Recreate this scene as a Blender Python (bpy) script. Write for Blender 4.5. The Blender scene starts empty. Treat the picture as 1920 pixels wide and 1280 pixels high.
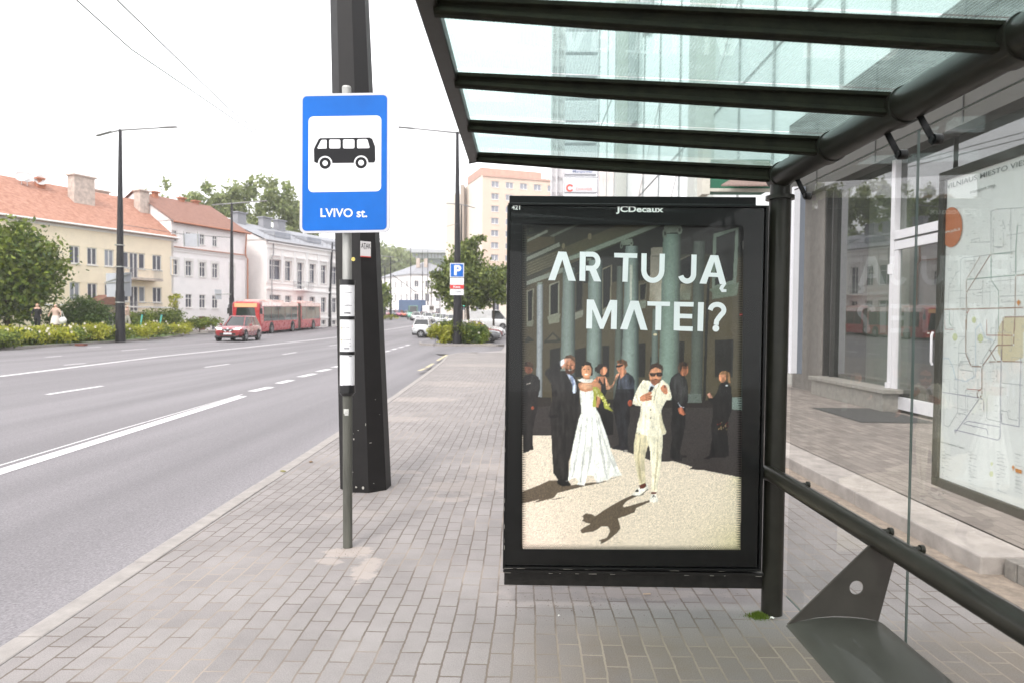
import bpy, math, random
import numpy as np
from mathutils import Vector, Matrix
from mathutils.geometry import tessellate_polygon
random.seed(7); rng = np.random.default_rng(7)
SC = bpy.context.scene
COL = SC.collection
R = math.radians
# ------------------------------------------------------------------ camera
EYE = 1.53; F = 1280.0
_d = Vector((20 / F, 37 / F, -1)).normalized()             # world +Y seen from the camera
_Z = Vector((1, -.009, 0)).cross(_d).normalized()
_X = _d.cross(_Z).normalized()
ROT = Matrix((_X, _d, _Z))                                    # camera axes -> world axes
cam_d = bpy.data.cameras.new('camera'); cam = bpy.data.objects.new('camera', cam_d); COL.objects.link(cam)
cam.matrix_world = Matrix.Translation((0, 0, EYE)) @ ROT.to_4x4()
cam_d.sensor_width = 36; cam_d.lens = 24; cam_d.clip_end = 3000; cam_d.clip_start = .05
cam_d.dof.use_dof = True; cam_d.dof.focus_distance = 3.9; cam_d.dof.aperture_fstop = 3.5
SC.camera = cam
# ------------------------------------------------------------------ light
w = bpy.data.worlds.new('World'); SC.world = w; w.use_nodes = True
nt = w.node_tree; nt.nodes.clear()
sky = nt.nodes.new('ShaderNodeTexSky'); sky.sky_type = 'NISHITA'; sky.sun_disc = False
sky.sun_elevation = R(52); sky.sun_rotation = R(200); sky.air_density = 1; sky.dust_density = 4; sky.ozone_density = 1
cl = nt.nodes.new('ShaderNodeMix'); cl.data_type = 'RGBA'; cl.inputs[0].default_value = .88
nt.links.new(sky.outputs[0], cl.inputs[6]); cl.inputs[7].default_value = (9.8, 9.75, 9.85, 1)   # the cloud deck
bg = nt.nodes.new('ShaderNodeBackground'); bg.inputs[1].default_value = .1
nt.links.new(cl.outputs[2], bg.inputs[0])
wo = nt.nodes.new('ShaderNodeOutputWorld'); nt.links.new(bg.outputs[0], wo.inputs[0])
sl = bpy.data.lights.new('sun', 'SUN'); sl.energy = .9; sl.angle = R(14); sl.color = (1, .96, .9)
so = bpy.data.objects.new('sun', sl); COL.objects.link(so)
so.rotation_euler = (R(38), 0, R(-20))
SC.view_settings.view_transform = 'Standard'; SC.view_settings.look = 'None'
SC.view_settings.exposure = 1.40; SC.view_settings.gamma = 1
SC.cycles.max_bounces = 8; SC.cycles.transparent_max_bounces = 16

def gz(y):                                                    # the street climbs gently away
    if y < 34: return 0.0
    if y < 85: return 2.7e-4 * (y - 34) ** 2
    if y < 230: return .702 + .0275 * (y - 85)
    return 4.69
def ray(px, py): return ROT @ Vector(((px - 960) / F, -(py - 640) / F, -1))
def P(px, py, Y):
    r = ray(px, py); return Vector((0, 0, EYE)) + r * (Y / r.y)
def G(px, py, base=0.0):
    r = ray(px, py); lo, hi = .5, 400.0
    f = lambda t: EYE + r.z * t - gz(r.y * t) - base
    if f(hi) > 0: return Vector((r.x * hi, r.y * hi, gz(r.y * hi) + base))
    for _ in range(60):
        m = (lo + hi) / 2
        if f(m) > 0: lo = m
        else: hi = m
    return Vector((r.x * lo, r.y * lo, gz(r.y * lo) + base))

# ------------------------------------------------------------------ materials
def lin(c):
    return tuple((v / 255 / 12.92) if v / 255 <= .04045 else ((v / 255 + .055) / 1.055) ** 2.4 for v in c)
MATS = {}
def N(nt, t, **kw):
    n = nt.nodes.new('ShaderNode' + t)
    for k, v in kw.items():
        if k.startswith('i_'): n.inputs[int(k[2:])].default_value = v
        else: setattr(n, k, v)
    return n
def newmat(name):
    m = bpy.data.materials.new(name); m.use_nodes = True; nt = m.node_tree; nt.nodes.clear()
    o = nt.nodes.new('ShaderNodeOutputMaterial'); b = nt.nodes.new('ShaderNodeBsdfPrincipled')
    nt.links.new(b.outputs[0], o.inputs[0]); return m, nt, b, o
def mat(name, col, rough=.6, metal=0, var=.12, scale=6, bump=0, bscale=80, coat=0, emit=None, es=0, streak=False, spec=.5):
    if name in MATS: return MATS[name]
    m, nt, b, o = newmat(name); L = nt.links.new
    b.inputs['Roughness'].default_value = rough; b.inputs['Metallic'].default_value = metal
    b.inputs['Coat Weight'].default_value = coat; b.inputs['Specular IOR Level'].default_value = spec
    tc = N(nt, 'TexCoord')
    if var:
        mp = N(nt, 'Mapping'); L(tc.outputs[3], mp.inputs[0])
        if streak: mp.inputs[3].default_value = (1, 1, .15)
        n = N(nt, 'TexNoise'); n.inputs['Scale'].default_value = scale; n.inputs['Detail'].default_value = 7
        n.inputs['Roughness'].default_value = .65
        L(mp.outputs[0], n.inputs[0])
        r = N(nt, 'MapRange'); r.inputs[1].default_value = .3; r.inputs[2].default_value = .7
        r.inputs[3].default_value = 1 - var; r.inputs[4].default_value = 1 + var; L(n.outputs[0], r.inputs[0])
        mx = N(nt, 'VectorMath', operation='MULTIPLY'); mx.inputs[0].default_value = col[:3]; L(r.outputs[0], mx.inputs[1])
        L(mx.outputs[0], b.inputs['Base Color'])
        rr = N(nt, 'MapRange'); rr.inputs[3].default_value = max(rough - .12, .02); rr.inputs[4].default_value = min(rough + .12, 1)
        L(n.outputs[0], rr.inputs[0]); L(rr.outputs[0], b.inputs['Roughness'])
    else: b.inputs['Base Color'].default_value = (*col[:3], 1)
    if bump:
        n2 = N(nt, 'TexNoise'); n2.inputs['Scale'].default_value = bscale; n2.inputs['Detail'].default_value = 4
        L(tc.outputs[3], n2.inputs[0]); bp = N(nt, 'Bump'); bp.inputs['Strength'].default_value = bump
        bp.inputs['Distance'].default_value = .01; L(n2.outputs[0], bp.inputs['Height']); L(bp.outputs[0], b.inputs['Normal'])
    if emit: b.inputs['Emission Color'].default_value = (*emit, 1); b.inputs['Emission Strength'].default_value = es
    MATS[name] = m; return m
def glassmat(name, tint, ior=1.5, rough=0.0, haze=0, hcol=(.8, .85, .85), lines=False):
    if name in MATS: return MATS[name]
    m, nt, b, o = newmat(name); L = nt.links.new; nt.nodes.remove(b)
    tr = N(nt, 'BsdfTransparent'); tr.inputs[0].default_value = (*tint, 1)
    gl = N(nt, 'BsdfGlossy'); gl.inputs[0].default_value = (1, 1, 1, 1); gl.inputs['Roughness'].default_value = rough
    fr = N(nt, 'Fresnel'); ge = N(nt, 'NewGeometry'); mi = N(nt, 'MapRange'); mi.inputs[3].default_value = ior; mi.inputs[4].default_value = 1 / ior
    L(ge.outputs['Backfacing'], mi.inputs[0]); L(mi.outputs[0], fr.inputs[0])      # a thin sheet mirrors the same from both faces
    base = tr.outputs[0]
    if haze:
        df = N(nt, 'BsdfTranslucent'); df.inputs[0].default_value = (*hcol, 1)
        d2 = N(nt, 'BsdfDiffuse'); d2.inputs[0].default_value = (*hcol, 1)
        mm = N(nt, 'MixShader'); mm.inputs[0].default_value = .5; L(df.outputs[0], mm.inputs[1]); L(d2.outputs[0], mm.inputs[2])
        ms = N(nt, 'MixShader'); L(tr.outputs[0], ms.inputs[1]); L(mm.outputs[0], ms.inputs[2])
        tc = N(nt, 'TexCoord'); no = N(nt, 'TexNoise'); no.inputs['Scale'].default_value = 5; no.inputs['Detail'].default_value = 9
        no.inputs['Roughness'].default_value = .75
        L(tc.outputs[3], no.inputs[0]); r = N(nt, 'MapRange'); r.inputs[1].default_value = .35; r.inputs[2].default_value = .75
        r.inputs[3].default_value = haze * .4; r.inputs[4].default_value = haze * 1.8; L(no.outputs[0], r.inputs[0])
        if lines:
            wv = N(nt, 'TexWave', bands_direction='X'); wv.inputs['Scale'].default_value = 28; L(tc.outputs[3], wv.inputs[0])
            r2 = N(nt, 'MapRange'); r2.inputs[1].default_value = .75; r2.inputs[4].default_value = .14; L(wv.outputs['Fac'], r2.inputs[0])
            ad = N(nt, 'Math', operation='ADD'); L(r.outputs[0], ad.inputs[0]); L(r2.outputs[0], ad.inputs[1]); L(ad.outputs[0], ms.inputs[0])
        else: L(r.outputs[0], ms.inputs[0])
        base = ms.outputs[0]
    mx = N(nt, 'MixShader'); L(fr.outputs[0], mx.inputs[0]); L(base, mx.inputs[1]); L(gl.outputs[0], mx.inputs[2])
    L(mx.outputs[0], o.inputs[0]); MATS[name] = m; return m
def vcolmat(name, gain=1.0, rough=.45, grain=.12, es=0):
    m, nt, b, o = newmat(name); L = nt.links.new
    a = N(nt, 'VertexColor'); a.layer_name = 'Col'
    tc = N(nt, 'TexCoord'); n = N(nt, 'TexNoise'); n.inputs['Scale'].default_value = 420; n.inputs['Detail'].default_value = 2
    L(tc.outputs[3], n.inputs[0]); r = N(nt, 'MapRange'); r.inputs[1].default_value = .3; r.inputs[2].default_value = .7
    r.inputs[3].default_value = gain * (1 - grain); r.inputs[4].default_value = gain * (1 + grain); L(n.outputs[0], r.inputs[0])
    mx = N(nt, 'VectorMath', operation='MULTIPLY'); L(a.outputs[0], mx.inputs[0]); L(r.outputs[0], mx.inputs[1])
    L(mx.outputs[0], b.inputs['Base Color']); b.inputs['Roughness'].default_value = rough
    if es: L(mx.outputs[0], b.inputs['Emission Color']); b.inputs['Emission Strength'].default_value = es
    MATS[name] = m; return m
def leafmat(name, a, b2, trans=.35):
    if name in MATS: return MATS[name]
    m, nt, b, o = newmat(name); L = nt.links.new
    g = N(nt, 'NewGeometry'); cr = N(nt, 'Mix', data_type='RGBA'); L(g.outputs['Random Per Island'], cr.inputs[0])
    cr.inputs[6].default_value = (*a, 1); cr.inputs[7].default_value = (*b2, 1)
    tc = N(nt, 'TexCoord'); n = N(nt, 'TexNoise'); n.inputs['Scale'].default_value = .9; L(tc.outputs[3], n.inputs[0])
    r = N(nt, 'MapRange'); r.inputs[1].default_value = .35; r.inputs[2].default_value = .65; r.inputs[3].default_value = .7; r.inputs[4].default_value = 1.35
    L(n.outputs[0], r.inputs[0]); mx = N(nt, 'VectorMath', operation='MULTIPLY'); L(cr.outputs[2], mx.inputs[0]); L(r.outputs[0], mx.inputs[1])
    b.inputs['Roughness'].default_value = .5; L(mx.outputs[0], b.inputs['Base Color'])
    t = N(nt, 'BsdfTranslucent'); L(mx.outputs[0], t.inputs[0]); ms = N(nt, 'MixShader'); ms.inputs[0].default_value = trans
    L(b.outputs[0], ms.inputs[1]); L(t.outputs[0], ms.inputs[2]); L(ms.outputs[0], o.inputs[0]); MATS[name] = m; return m

# ------------------------------------------------------------------ mesh helpers
ORG = {}
class MB:
    def __init__(s): s.v = []; s.f = []; s.c = []
    def add(s, vs, fs, col=None):
        o = len(s.v); s.v += [tuple(v) for v in vs]; s.f += [tuple(i + o for i in f) for f in fs]
        s.c += [col] * len(vs); return s
    def quad(s, a, b, c, d): return s.add([a, b, c, d], [(0, 1, 2, 3)])
    def box(s, c, d, rz=0, M=None):
        x, y, z = [q / 2 for q in d]
        vs = [Vector((i, j, k)) for k in (-z, z) for (i, j) in ((-x, -y), (x, -y), (x, y), (-x, y))]
        if M is None: M = Matrix.Rotation(rz, 3, 'Z')
        vs = [M @ v + Vector(c) for v in vs]
        return s.add(vs, [(3, 2, 1, 0), (4, 5, 6, 7), (0, 1, 5, 4), (1, 2, 6, 5), (2, 3, 7, 6), (3, 0, 4, 7)])
    def bar(s, a, b, wd, h, up=(0, 0, 1)):
        a, b = Vector(a), Vector(b); u = (b - a).normalized(); sd = u.cross(Vector(up)).normalized(); t = sd.cross(u)
        vs = [p + sd * i * wd / 2 + t * k * h / 2 for p in (a, b) for (i, k) in ((-1, -1), (1, -1), (1, 1), (-1, 1))]
        return s.add(vs, [(0, 1, 2, 3), (7, 6, 5, 4), (0, 4, 5, 1), (1, 5, 6, 2), (2, 6, 7, 3), (3, 7, 4, 0)])
    def tube(s, pts, r, n=12, caps=True, rot=0):
        pts = [Vector(p) for p in pts]; rs = r if isinstance(r, (list, tuple)) else [r] * len(pts)
        o = len(s.v); ref = None
        for i, p in enumerate(pts):
            u = (pts[min(i + 1, len(pts) - 1)] - pts[max(i - 1, 0)]).normalized()
            if ref is None: ref = Vector((0, 0, 1)) if abs(u.z) < .9 else Vector((1, 0, 0))
            a = (ref - u * ref.dot(u)).normalized(); ref = a; b = u.cross(a)
            for k in range(n):
                t = 2 * math.pi * k / n + rot; s.v.append(tuple(p + (a * math.cos(t) + b * math.sin(t)) * rs[i])); s.c.append(None)
        for i in range(len(pts) - 1):
            for k in range(n):
                k2 = (k + 1) % n; s.f.append((o + i * n + k, o + i * n + k2, o + (i + 1) * n + k2, o + (i + 1) * n + k))
        if caps:
            s.f.append(tuple(o + k for k in range(n))[::-1]); e = o + (len(pts) - 1) * n; s.f.append(tuple(e + k for k in range(n)))
        return s
    def ell(s, c, r, nu=14, nv=9, M=None):
        c = Vector(c); vs = []; fs = []
        for j in range(nv + 1):
            ph = math.pi * j / nv
            for i in range(nu):
                th = 2 * math.pi * i / nu
                v = Vector((r[0] * math.sin(ph) * math.cos(th), r[1] * math.sin(ph) * math.sin(th), r[2] * math.cos(ph)))
                vs.append((M @ v if M else v) + c)
        for j in range(nv):
            for i in range(nu):
                i2 = (i + 1) % nu; fs.append((j * nu + i, (j + 1) * nu + i, (j + 1) * nu + i2, j * nu + i2))
        return s.add(vs, fs)
    def loft(s, rings, caps=True, closed=True):
        n = len(rings[0]); vs = [p for r in rings for p in r]; fs = []
        for i in range(len(rings) - 1):
            for k in range(n if closed else n - 1):
                k2 = (k + 1) % n; fs.append((i * n + k, i * n + k2, (i + 1) * n + k2, (i + 1) * n + k))
        if caps: fs.append(tuple(range(n))[::-1]); e = (len(rings) - 1) * n; fs.append(tuple(e + k for k in range(n)))
        return s.add(vs, fs)
    def prism(s, poly, fn, d0, d1):
        """poly: 2D points; fn(u,v,d)->3D"""
        n = len(poly); a = [fn(u, v, d0) for u, v in poly]; b = [fn(u, v, d1) for u, v in poly]
        tris = tessellate_polygon([[Vector((u, v, 0)) for u, v in poly]])
        fs = [tuple(t) for t in tris] + [tuple(i + n for i in t[::-1]) for t in tris] + [(i, (i + 1) % n, n + (i + 1) % n, n + i) for i in range(n)]
        return s.add(a + b, fs)
    def flat(s, pts3, col=None):
        tris = tessellate_polygon([[Vector(p) for p in pts3]])
        return s.add(pts3, [tuple(t) for t in tris], col)
    def build(s, name, m, parent=None, smooth=0, bevel=0, kind=None, local=False):
        me = bpy.data.meshes.new(name); org = Vector((0, 0, 0)) if (local or parent is None) else ORG.get(parent.name, Vector((0, 0, 0)))
        vs = [(v[0] - org.x, v[1] - org.y, v[2] - org.z) for v in s.v]
        me.from_pydata(vs, [], s.f); me.validate(); me.update()
        if any(c is not None for c in s.c):
            ca = me.color_attributes.new('Col', 'FLOAT_COLOR', 'POINT')
            ca.data.foreach_set('color', [x for c in s.c for x in ((*(c or (0, 0, 0)), 1))])
        ms = m if isinstance(m, (list, tuple)) else [m]
        for q in ms: me.materials.append(q)
        if smooth:
            me.shade_smooth(); me.set_sharp_from_angle(angle=R(smooth))
        o = bpy.data.objects.new(name, me); COL.objects.link(o)
        if parent: o.parent = parent; ORG[o.name] = org
        if bevel:
            b = o.modifiers.new('bevel', 'BEVEL'); b.width = bevel; b.segments = 2; b.limit_method = 'ANGLE'; b.angle_limit = R(40)
        if kind: o['kind'] = kind
        return o
def tag(o, label, cat, group=None):
    o['label'] = label; o['category'] = cat
    if group: o['group'] = group
    return o
def thing(name, label, cat, loc=(0, 0, 0), rz=0, group=None):
    o = bpy.data.objects.new(name, None); COL.objects.link(o); o.empty_display_size = .1
    o.location = loc; o.rotation_euler = (0, 0, rz); ORG[o.name] = Vector(loc); tag(o, label, cat, group); return o
def copytree(o, parent=None):
    c = o.copy(); COL.objects.link(c); c.parent = parent
    for ch in [q for q in bpy.data.objects if q.parent == o and q != c]: copytree(ch, c)
    return c
def text(body, name, m, parent, origin, right, up, width=None, height=None, bold=.0, align='LEFT', thick=.0006):
    cu = bpy.data.curves.new(name, 'FONT'); cu.body = body; cu.size = 1; cu.offset = bold; cu.resolution_u = 4
    to = bpy.data.objects.new(name, cu); COL.objects.link(to)
    me = bpy.data.meshes.new_from_object(to.evaluated_get(bpy.context.evaluated_depsgraph_get()))
    bpy.data.objects.remove(to); bpy.data.curves.remove(cu)
    co = np.array([v.co[:] for v in me.vertices]); 
    x0, x1, y0, y1 = co[:, 0].min(), co[:, 0].max(), co[:, 1].min(), co[:, 1].max()
    sx = width / (x1 - x0) if width else None; sy = height / (y1 - y0) if height else None
    sx = sx or sy; sy = sy or sx
    org = ORG.get(parent.name, Vector((0, 0, 0))) if parent else Vector((0, 0, 0))
    right, up = Vector(right).normalized(), Vector(up).normalized(); nn = right.cross(up)
    fs = [tuple(p.vertices) for p in me.polygons]; bpy.data.meshes.remove(me)
    ax = {'LEFT': x0, 'CENTER': (x0 + x1) / 2, 'RIGHT': x1}[align]
    b = MB(); b.add([Vector(origin) + right * (x - ax) * sx + up * (y - y0) * sy for x, y, _ in co], fs)
    o = b.build(name, m, parent); return o
# ------------------------------------------------------------------ the setting
def interp(tab, y):
    if y <= tab[0][0]: return tab[0][1]
    for (a, p), (b, q) in zip(tab, tab[1:]):
        if y <= b: return p + (q - p) * (y - a) / (b - a)
    return tab[-1][1]
XR = [(-8, -2.2), (3.2, -2.42), (9.3, -2.53), (13.6, -2.63), (20, -2.85), (26, -3.1), (31, -3.45), (36, -5.1), (44, -6.5), (62, -8.3), (100, -12.5), (150, -19), (230, -30)]
XL = [(-30, -22), (10, -24.5), (34, -25.6), (45, -27.2), (58, -29.3), (64, -30.5), (70, -29.5), (80, -27.3), (100, -27.5), (150, -32), (230, -42)]
def pavermat(name, rot, base, mort, spots=False):
    m, nt, b, o = newmat(name); L = nt.links.new
    tc = N(nt, 'TexCoord'); mp = N(nt, 'Mapping'); mp.inputs[2].default_value = (0, 0, rot); L(tc.outputs[3], mp.inputs[0])
    wn = N(nt, 'TexNoise'); wn.inputs['Scale'].default_value = 1.1; wn.inputs['Detail'].default_value = 3; L(tc.outputs[3], wn.inputs[0])
    wv = N(nt, 'VectorMath', operation='MULTIPLY_ADD'); L(wn.outputs[1], wv.inputs[0]); wv.inputs[1].default_value = (.055, .055, 0); L(mp.outputs[0], wv.inputs[2])
    wn2 = N(nt, 'TexNoise'); wn2.inputs['Scale'].default_value = 45; L(tc.outputs[3], wn2.inputs[0])
    wv2 = N(nt, 'VectorMath', operation='MULTIPLY_ADD'); L(wn2.outputs[1], wv2.inputs[0]); wv2.inputs[1].default_value = (.008, .008, 0); L(wv.outputs[0], wv2.inputs[2])
    br = N(nt, 'TexBrick'); br.offset = .5; br.inputs['Scale'].default_value = 1
    br.inputs['Brick Width'].default_value = .205; br.inputs['Row Height'].default_value = .103; br.inputs['Mortar Size'].default_value = .0058
    br.inputs['Mortar Smooth'].default_value = .35; br.inputs['Bias'].default_value = 0
    br.inputs['Color1'].default_value = (0, 0, 0, 1); br.inputs['Color2'].default_value = (1, 1, 1, 1); br.inputs['Mortar'].default_value = (.5, .5, .5, 1)
    L(wv2.outputs[0], br.inputs[0])
    cm = N(nt, 'Mix', data_type='RGBA'); L(br.outputs[0], cm.inputs[0]); cm.inputs[6].default_value = (*base[0], 1); cm.inputs[7].default_value = (*base[1], 1)
    # fine grain and large wear
    g1 = N(nt, 'TexNoise'); g1.inputs['Scale'].default_value = 190; g1.inputs['Detail'].default_value = 3; L(tc.outputs[3], g1.inputs[0])
    r1 = N(nt, 'MapRange'); r1.inputs[1].default_value = .3; r1.inputs[2].default_value = .7; r1.inputs[3].default_value = .8; r1.inputs[4].default_value = 1.2; L(g1.outputs[0], r1.inputs[0])
    g2 = N(nt, 'TexNoise'); g2.inputs['Scale'].default_value = 1.7; g2.inputs['Detail'].default_value = 8; g2.inputs['Roughness'].default_value = .7; L(tc.outputs[3], g2.inputs[0])
    r2 = N(nt, 'MapRange'); r2.inputs[1].default_value = .3; r2.inputs[2].default_value = .7; r2.inputs[3].default_value = .84; r2.inputs[4].default_value = 1.14; L(g2.outputs[0], r2.inputs[0])
    m1 = N(nt, 'Math', operation='MULTIPLY'); L(r1.outputs[0], m1.inputs[0]); L(r2.outputs[0], m1.inputs[1])
    mx = N(nt, 'VectorMath', operation='MULTIPLY'); L(cm.outputs[2], mx.inputs[0]); L(m1.outputs[0], mx.inputs[1])
    # joints: sandy in places, dark in others
    g3 = N(nt, 'TexNoise'); g3.inputs['Scale'].default_value = .9; g3.inputs['Detail'].default_value = 5; L(tc.outputs[3], g3.inputs[0])
    r3 = N(nt, 'MapRange'); r3.inputs[1].default_value = .50; r3.inputs[2].default_value = .62; L(g3.outputs[0], r3.inputs[0])
    mm = N(nt, 'Mix', data_type='RGBA'); L(r3.outputs[0], mm.inputs[0]); mm.inputs[6].default_value = (*mort[0], 1); mm.inputs[7].default_value = (*mort[1], 1)
    c2 = N(nt, 'Mix', data_type='RGBA'); L(br.outputs[1], c2.inputs[0]); L(mx.outputs[0], c2.inputs[6]); L(mm.outputs[2], c2.inputs[7])
    # sand washed over the pavers in patches
    g4 = N(nt, 'TexNoise'); g4.inputs['Scale'].default_value = .75; g4.inputs['Detail'].default_value = 6; g4.inputs['Roughness'].default_value = .6
    mp4 = N(nt, 'Mapping'); mp4.inputs[1].default_value = (3.1, 7.7, 0); mp4.inputs[3].default_value = (.7, 1, 1); L(tc.outputs[3], mp4.inputs[0]); L(mp4.outputs[0], g4.inputs[0])
    r4 = N(nt, 'MapRange'); r4.inputs[1].default_value = .64; r4.inputs[2].default_value = .80; r4.inputs[4].default_value = .35; L(g4.outputs[0], r4.inputs[0])
    fac = r4.outputs[0]
    if spots:                                     # sand washed out around the posts and the sunken pavers
        wob = N(nt, 'TexNoise'); wob.inputs['Scale'].default_value = 7; wob.inputs['Detail'].default_value = 7; wob.inputs['Roughness'].default_value = .7; L(tc.outputs[3], wob.inputs[0])
        wr_ = N(nt, 'MapRange'); wr_.inputs[1].default_value = .25; wr_.inputs[2].default_value = .75; wr_.inputs[3].default_value = -.75; wr_.inputs[4].default_value = .75; L(wob.outputs[0], wr_.inputs[0])
        for (px, py, sx, sy, am) in ((655, 1034, .17, .11, 1.0), (688, 1066, .08, .22, .95), (617, 1052, .10, .07, .8), (668, 962, .3, .12, .5), (880, 912, .42, .30, .85), (915, 880, .25, .35, .6), (840, 935, .22, .08, .6), (780, 748, .8, .45, .9), (735, 785, .6, .35, .7), (865, 719, 1.0, .8, .7), (900, 684, 1.5, .9, .7), (1035, 1118, .3, .12, .6), (1180, 1112, .5, .08, .5), (752, 884, .25, .1, .6)  ):
            q = G(px, py); mq = N(nt, 'Mapping', vector_type='POINT'); mq.inputs[1].default_value = (-q.x / sx, -q.y / sy, 0); mq.inputs[3].default_value = (1 / sx, 1 / sy, 0); L(tc.outputs[3], mq.inputs[0])
            ln = N(nt, 'VectorMath', operation='LENGTH'); L(mq.outputs[0], ln.inputs[0]); s_ = N(nt, 'Math', operation='ADD'); L(ln.outputs[1], s_.inputs[0]); L(wr_.outputs[0], s_.inputs[1])
            rr = N(nt, 'MapRange'); rr.inputs[1].default_value = .75; rr.inputs[2].default_value = 1.1; rr.inputs[3].default_value = am * (.62 if sy < .12 or sx < .12 else .38); rr.inputs[4].default_value = 0; L(s_.outputs[0], rr.inputs[0])
            mxm = N(nt, 'Math', operation='MAXIMUM'); L(fac, mxm.inputs[0]); L(rr.outputs[0], mxm.inputs[1]); fac = mxm.outputs[0]
    c3 = N(nt, 'Mix', data_type='RGBA'); L(fac, c3.inputs[0]); L(c2.outputs[2], c3.inputs[6]); c3.inputs[7].default_value = (.40, .345, .31, 1)
    last = c3.outputs[2]
    if spots:                                     # pavers within the shelter's footprint: darker and browner, with sandy joints
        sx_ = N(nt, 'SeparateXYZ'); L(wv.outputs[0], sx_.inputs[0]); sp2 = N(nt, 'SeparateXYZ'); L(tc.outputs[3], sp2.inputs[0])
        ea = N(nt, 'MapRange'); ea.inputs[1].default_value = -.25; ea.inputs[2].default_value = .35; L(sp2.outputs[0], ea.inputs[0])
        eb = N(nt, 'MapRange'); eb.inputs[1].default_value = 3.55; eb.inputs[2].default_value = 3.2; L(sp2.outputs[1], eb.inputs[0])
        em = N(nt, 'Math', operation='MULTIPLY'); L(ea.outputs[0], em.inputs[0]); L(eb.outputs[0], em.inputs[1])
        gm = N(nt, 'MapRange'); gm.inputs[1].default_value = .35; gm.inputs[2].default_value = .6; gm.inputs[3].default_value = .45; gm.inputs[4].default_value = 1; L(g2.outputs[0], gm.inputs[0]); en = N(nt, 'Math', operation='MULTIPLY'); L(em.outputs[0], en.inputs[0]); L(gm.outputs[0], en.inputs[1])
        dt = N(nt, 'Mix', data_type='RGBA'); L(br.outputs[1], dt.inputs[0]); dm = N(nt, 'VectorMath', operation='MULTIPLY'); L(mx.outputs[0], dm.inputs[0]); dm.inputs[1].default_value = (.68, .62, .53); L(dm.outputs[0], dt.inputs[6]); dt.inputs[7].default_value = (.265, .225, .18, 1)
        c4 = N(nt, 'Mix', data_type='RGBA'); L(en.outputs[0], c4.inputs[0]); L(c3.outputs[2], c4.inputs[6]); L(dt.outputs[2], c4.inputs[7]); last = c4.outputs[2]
    L(last, b.inputs['Base Color']); b.inputs['Roughness'].default_value = .85
    iv = N(nt, 'Math', operation='MULTIPLY_ADD'); L(br.outputs[1], iv.inputs[0]); iv.inputs[1].default_value = -1; L(g1.outputs[0], iv.inputs[2])
    ad = N(nt, 'Math', operation='MULTIPLY_ADD'); L(wn.outputs[0], ad.inputs[0]); ad.inputs[1].default_value = 1.5; L(iv.outputs[0], ad.inputs[2])
    bp = N(nt, 'Bump'); bp.inputs['Strength'].default_value = .35; bp.inputs['Distance'].default_value = .004; L(ad.outputs[0], bp.inputs['Height'])
    L(bp.outputs[0], b.inputs['Normal']); return m
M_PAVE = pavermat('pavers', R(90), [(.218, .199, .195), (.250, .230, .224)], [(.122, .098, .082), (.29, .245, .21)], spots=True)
M_PAVE2 = pavermat('shop_pavers', R(90), [(.16, .135, .12), (.25, .215, .19)], [(.10, .085, .07), (.16, .14, .12)])
def asphaltmat():
    m, nt, b, o = newmat('asphalt'); L = nt.links.new; tc = N(nt, 'TexCoord')
    g = N(nt, 'TexVoronoi'); g.inputs['Scale'].default_value = 85; L(tc.outputs[3], g.inputs[0])
    g1 = N(nt, 'TexNoise'); g1.inputs['Scale'].default_value = 60; g1.inputs['Detail'].default_value = 6; g1.inputs['Roughness'].default_value = .8; L(tc.outputs[3], g1.inputs[0])
    r1 = N(nt, 'MapRange'); r1.inputs[1].default_value = .25; r1.inputs[2].default_value = .75; r1.inputs[3].default_value = .55; r1.inputs[4].default_value = 1.45; L(g1.outputs[0], r1.inputs[0])
    r0 = N(nt, 'MapRange'); r0.inputs[3].default_value = .8; r0.inputs[4].default_value = 1.2; L(g.outputs[1], r0.inputs[0])
    mp = N(nt, 'Mapping'); mp.inputs[3].default_value = (.9, .05, 1); mp.inputs[2].default_value = (0, 0, R(3)); L(tc.outputs[3], mp.inputs[0])
    g2 = N(nt, 'TexNoise'); g2.inputs['Scale'].default_value = 1; g2.inputs['Detail'].default_value = 4; L(mp.outputs[0], g2.inputs[0])
    r2 = N(nt, 'MapRange'); r2.inputs[1].default_value = .3; r2.inputs[2].default_value = .7; r2.inputs[3].default_value = .78; r2.inputs[4].default_value = 1.18; L(g2.outputs[0], r2.inputs[0])
    a = N(nt, 'Math', operation='MULTIPLY'); L(r1.outputs[0], a.inputs[0]); L(r2.outputs[0], a.inputs[1])
    a2 = N(nt, 'Math', operation='MULTIPLY'); L(a.outputs[0], a2.inputs[0]); L(r0.outputs[0], a2.inputs[1])
    mx = N(nt, 'VectorMath', operation='MULTIPLY'); mx.inputs[0].default_value = (.170, .159, .168); L(a2.outputs[0], mx.inputs[1])
    L(mx.outputs[0], b.inputs['Base Color']); b.inputs['Roughness'].default_value = .8
    bp = N(nt, 'Bump'); bp.inputs['Strength'].default_value = .5; bp.inputs['Distance'].default_value = .006; L(g1.outputs[0], bp.inputs['Height']); L(bp.outputs[0], b.inputs['Normal'])
    return m
M_ASPH = asphaltmat()
def paintmat():
    m, nt, b, o = newmat('road_paint'); L = nt.links.new; tc = N(nt, 'TexCoord')
    g1 = N(nt, 'TexNoise'); g1.inputs['Scale'].default_value = 9; g1.inputs['Detail'].default_value = 9; g1.inputs['Roughness'].default_value = .75; L(tc.outputs[3], g1.inputs[0])
    r = N(nt, 'MapRange'); r.inputs[1].default_value = .30; r.inputs[2].default_value = .42; L(g1.outputs[0], r.inputs[0])
    c = N(nt, 'Mix', data_type='RGBA'); L(r.outputs[0], c.inputs[0]); c.inputs[6].default_value = (.22, .21, .22, 1); c.inputs[7].default_value = (.62, .60, .61, 1)
    L(c.outputs[2], b.inputs['Base Color']); b.inputs['Roughness'].default_value = .7; return m
M_PAINT = paintmat()
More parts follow.
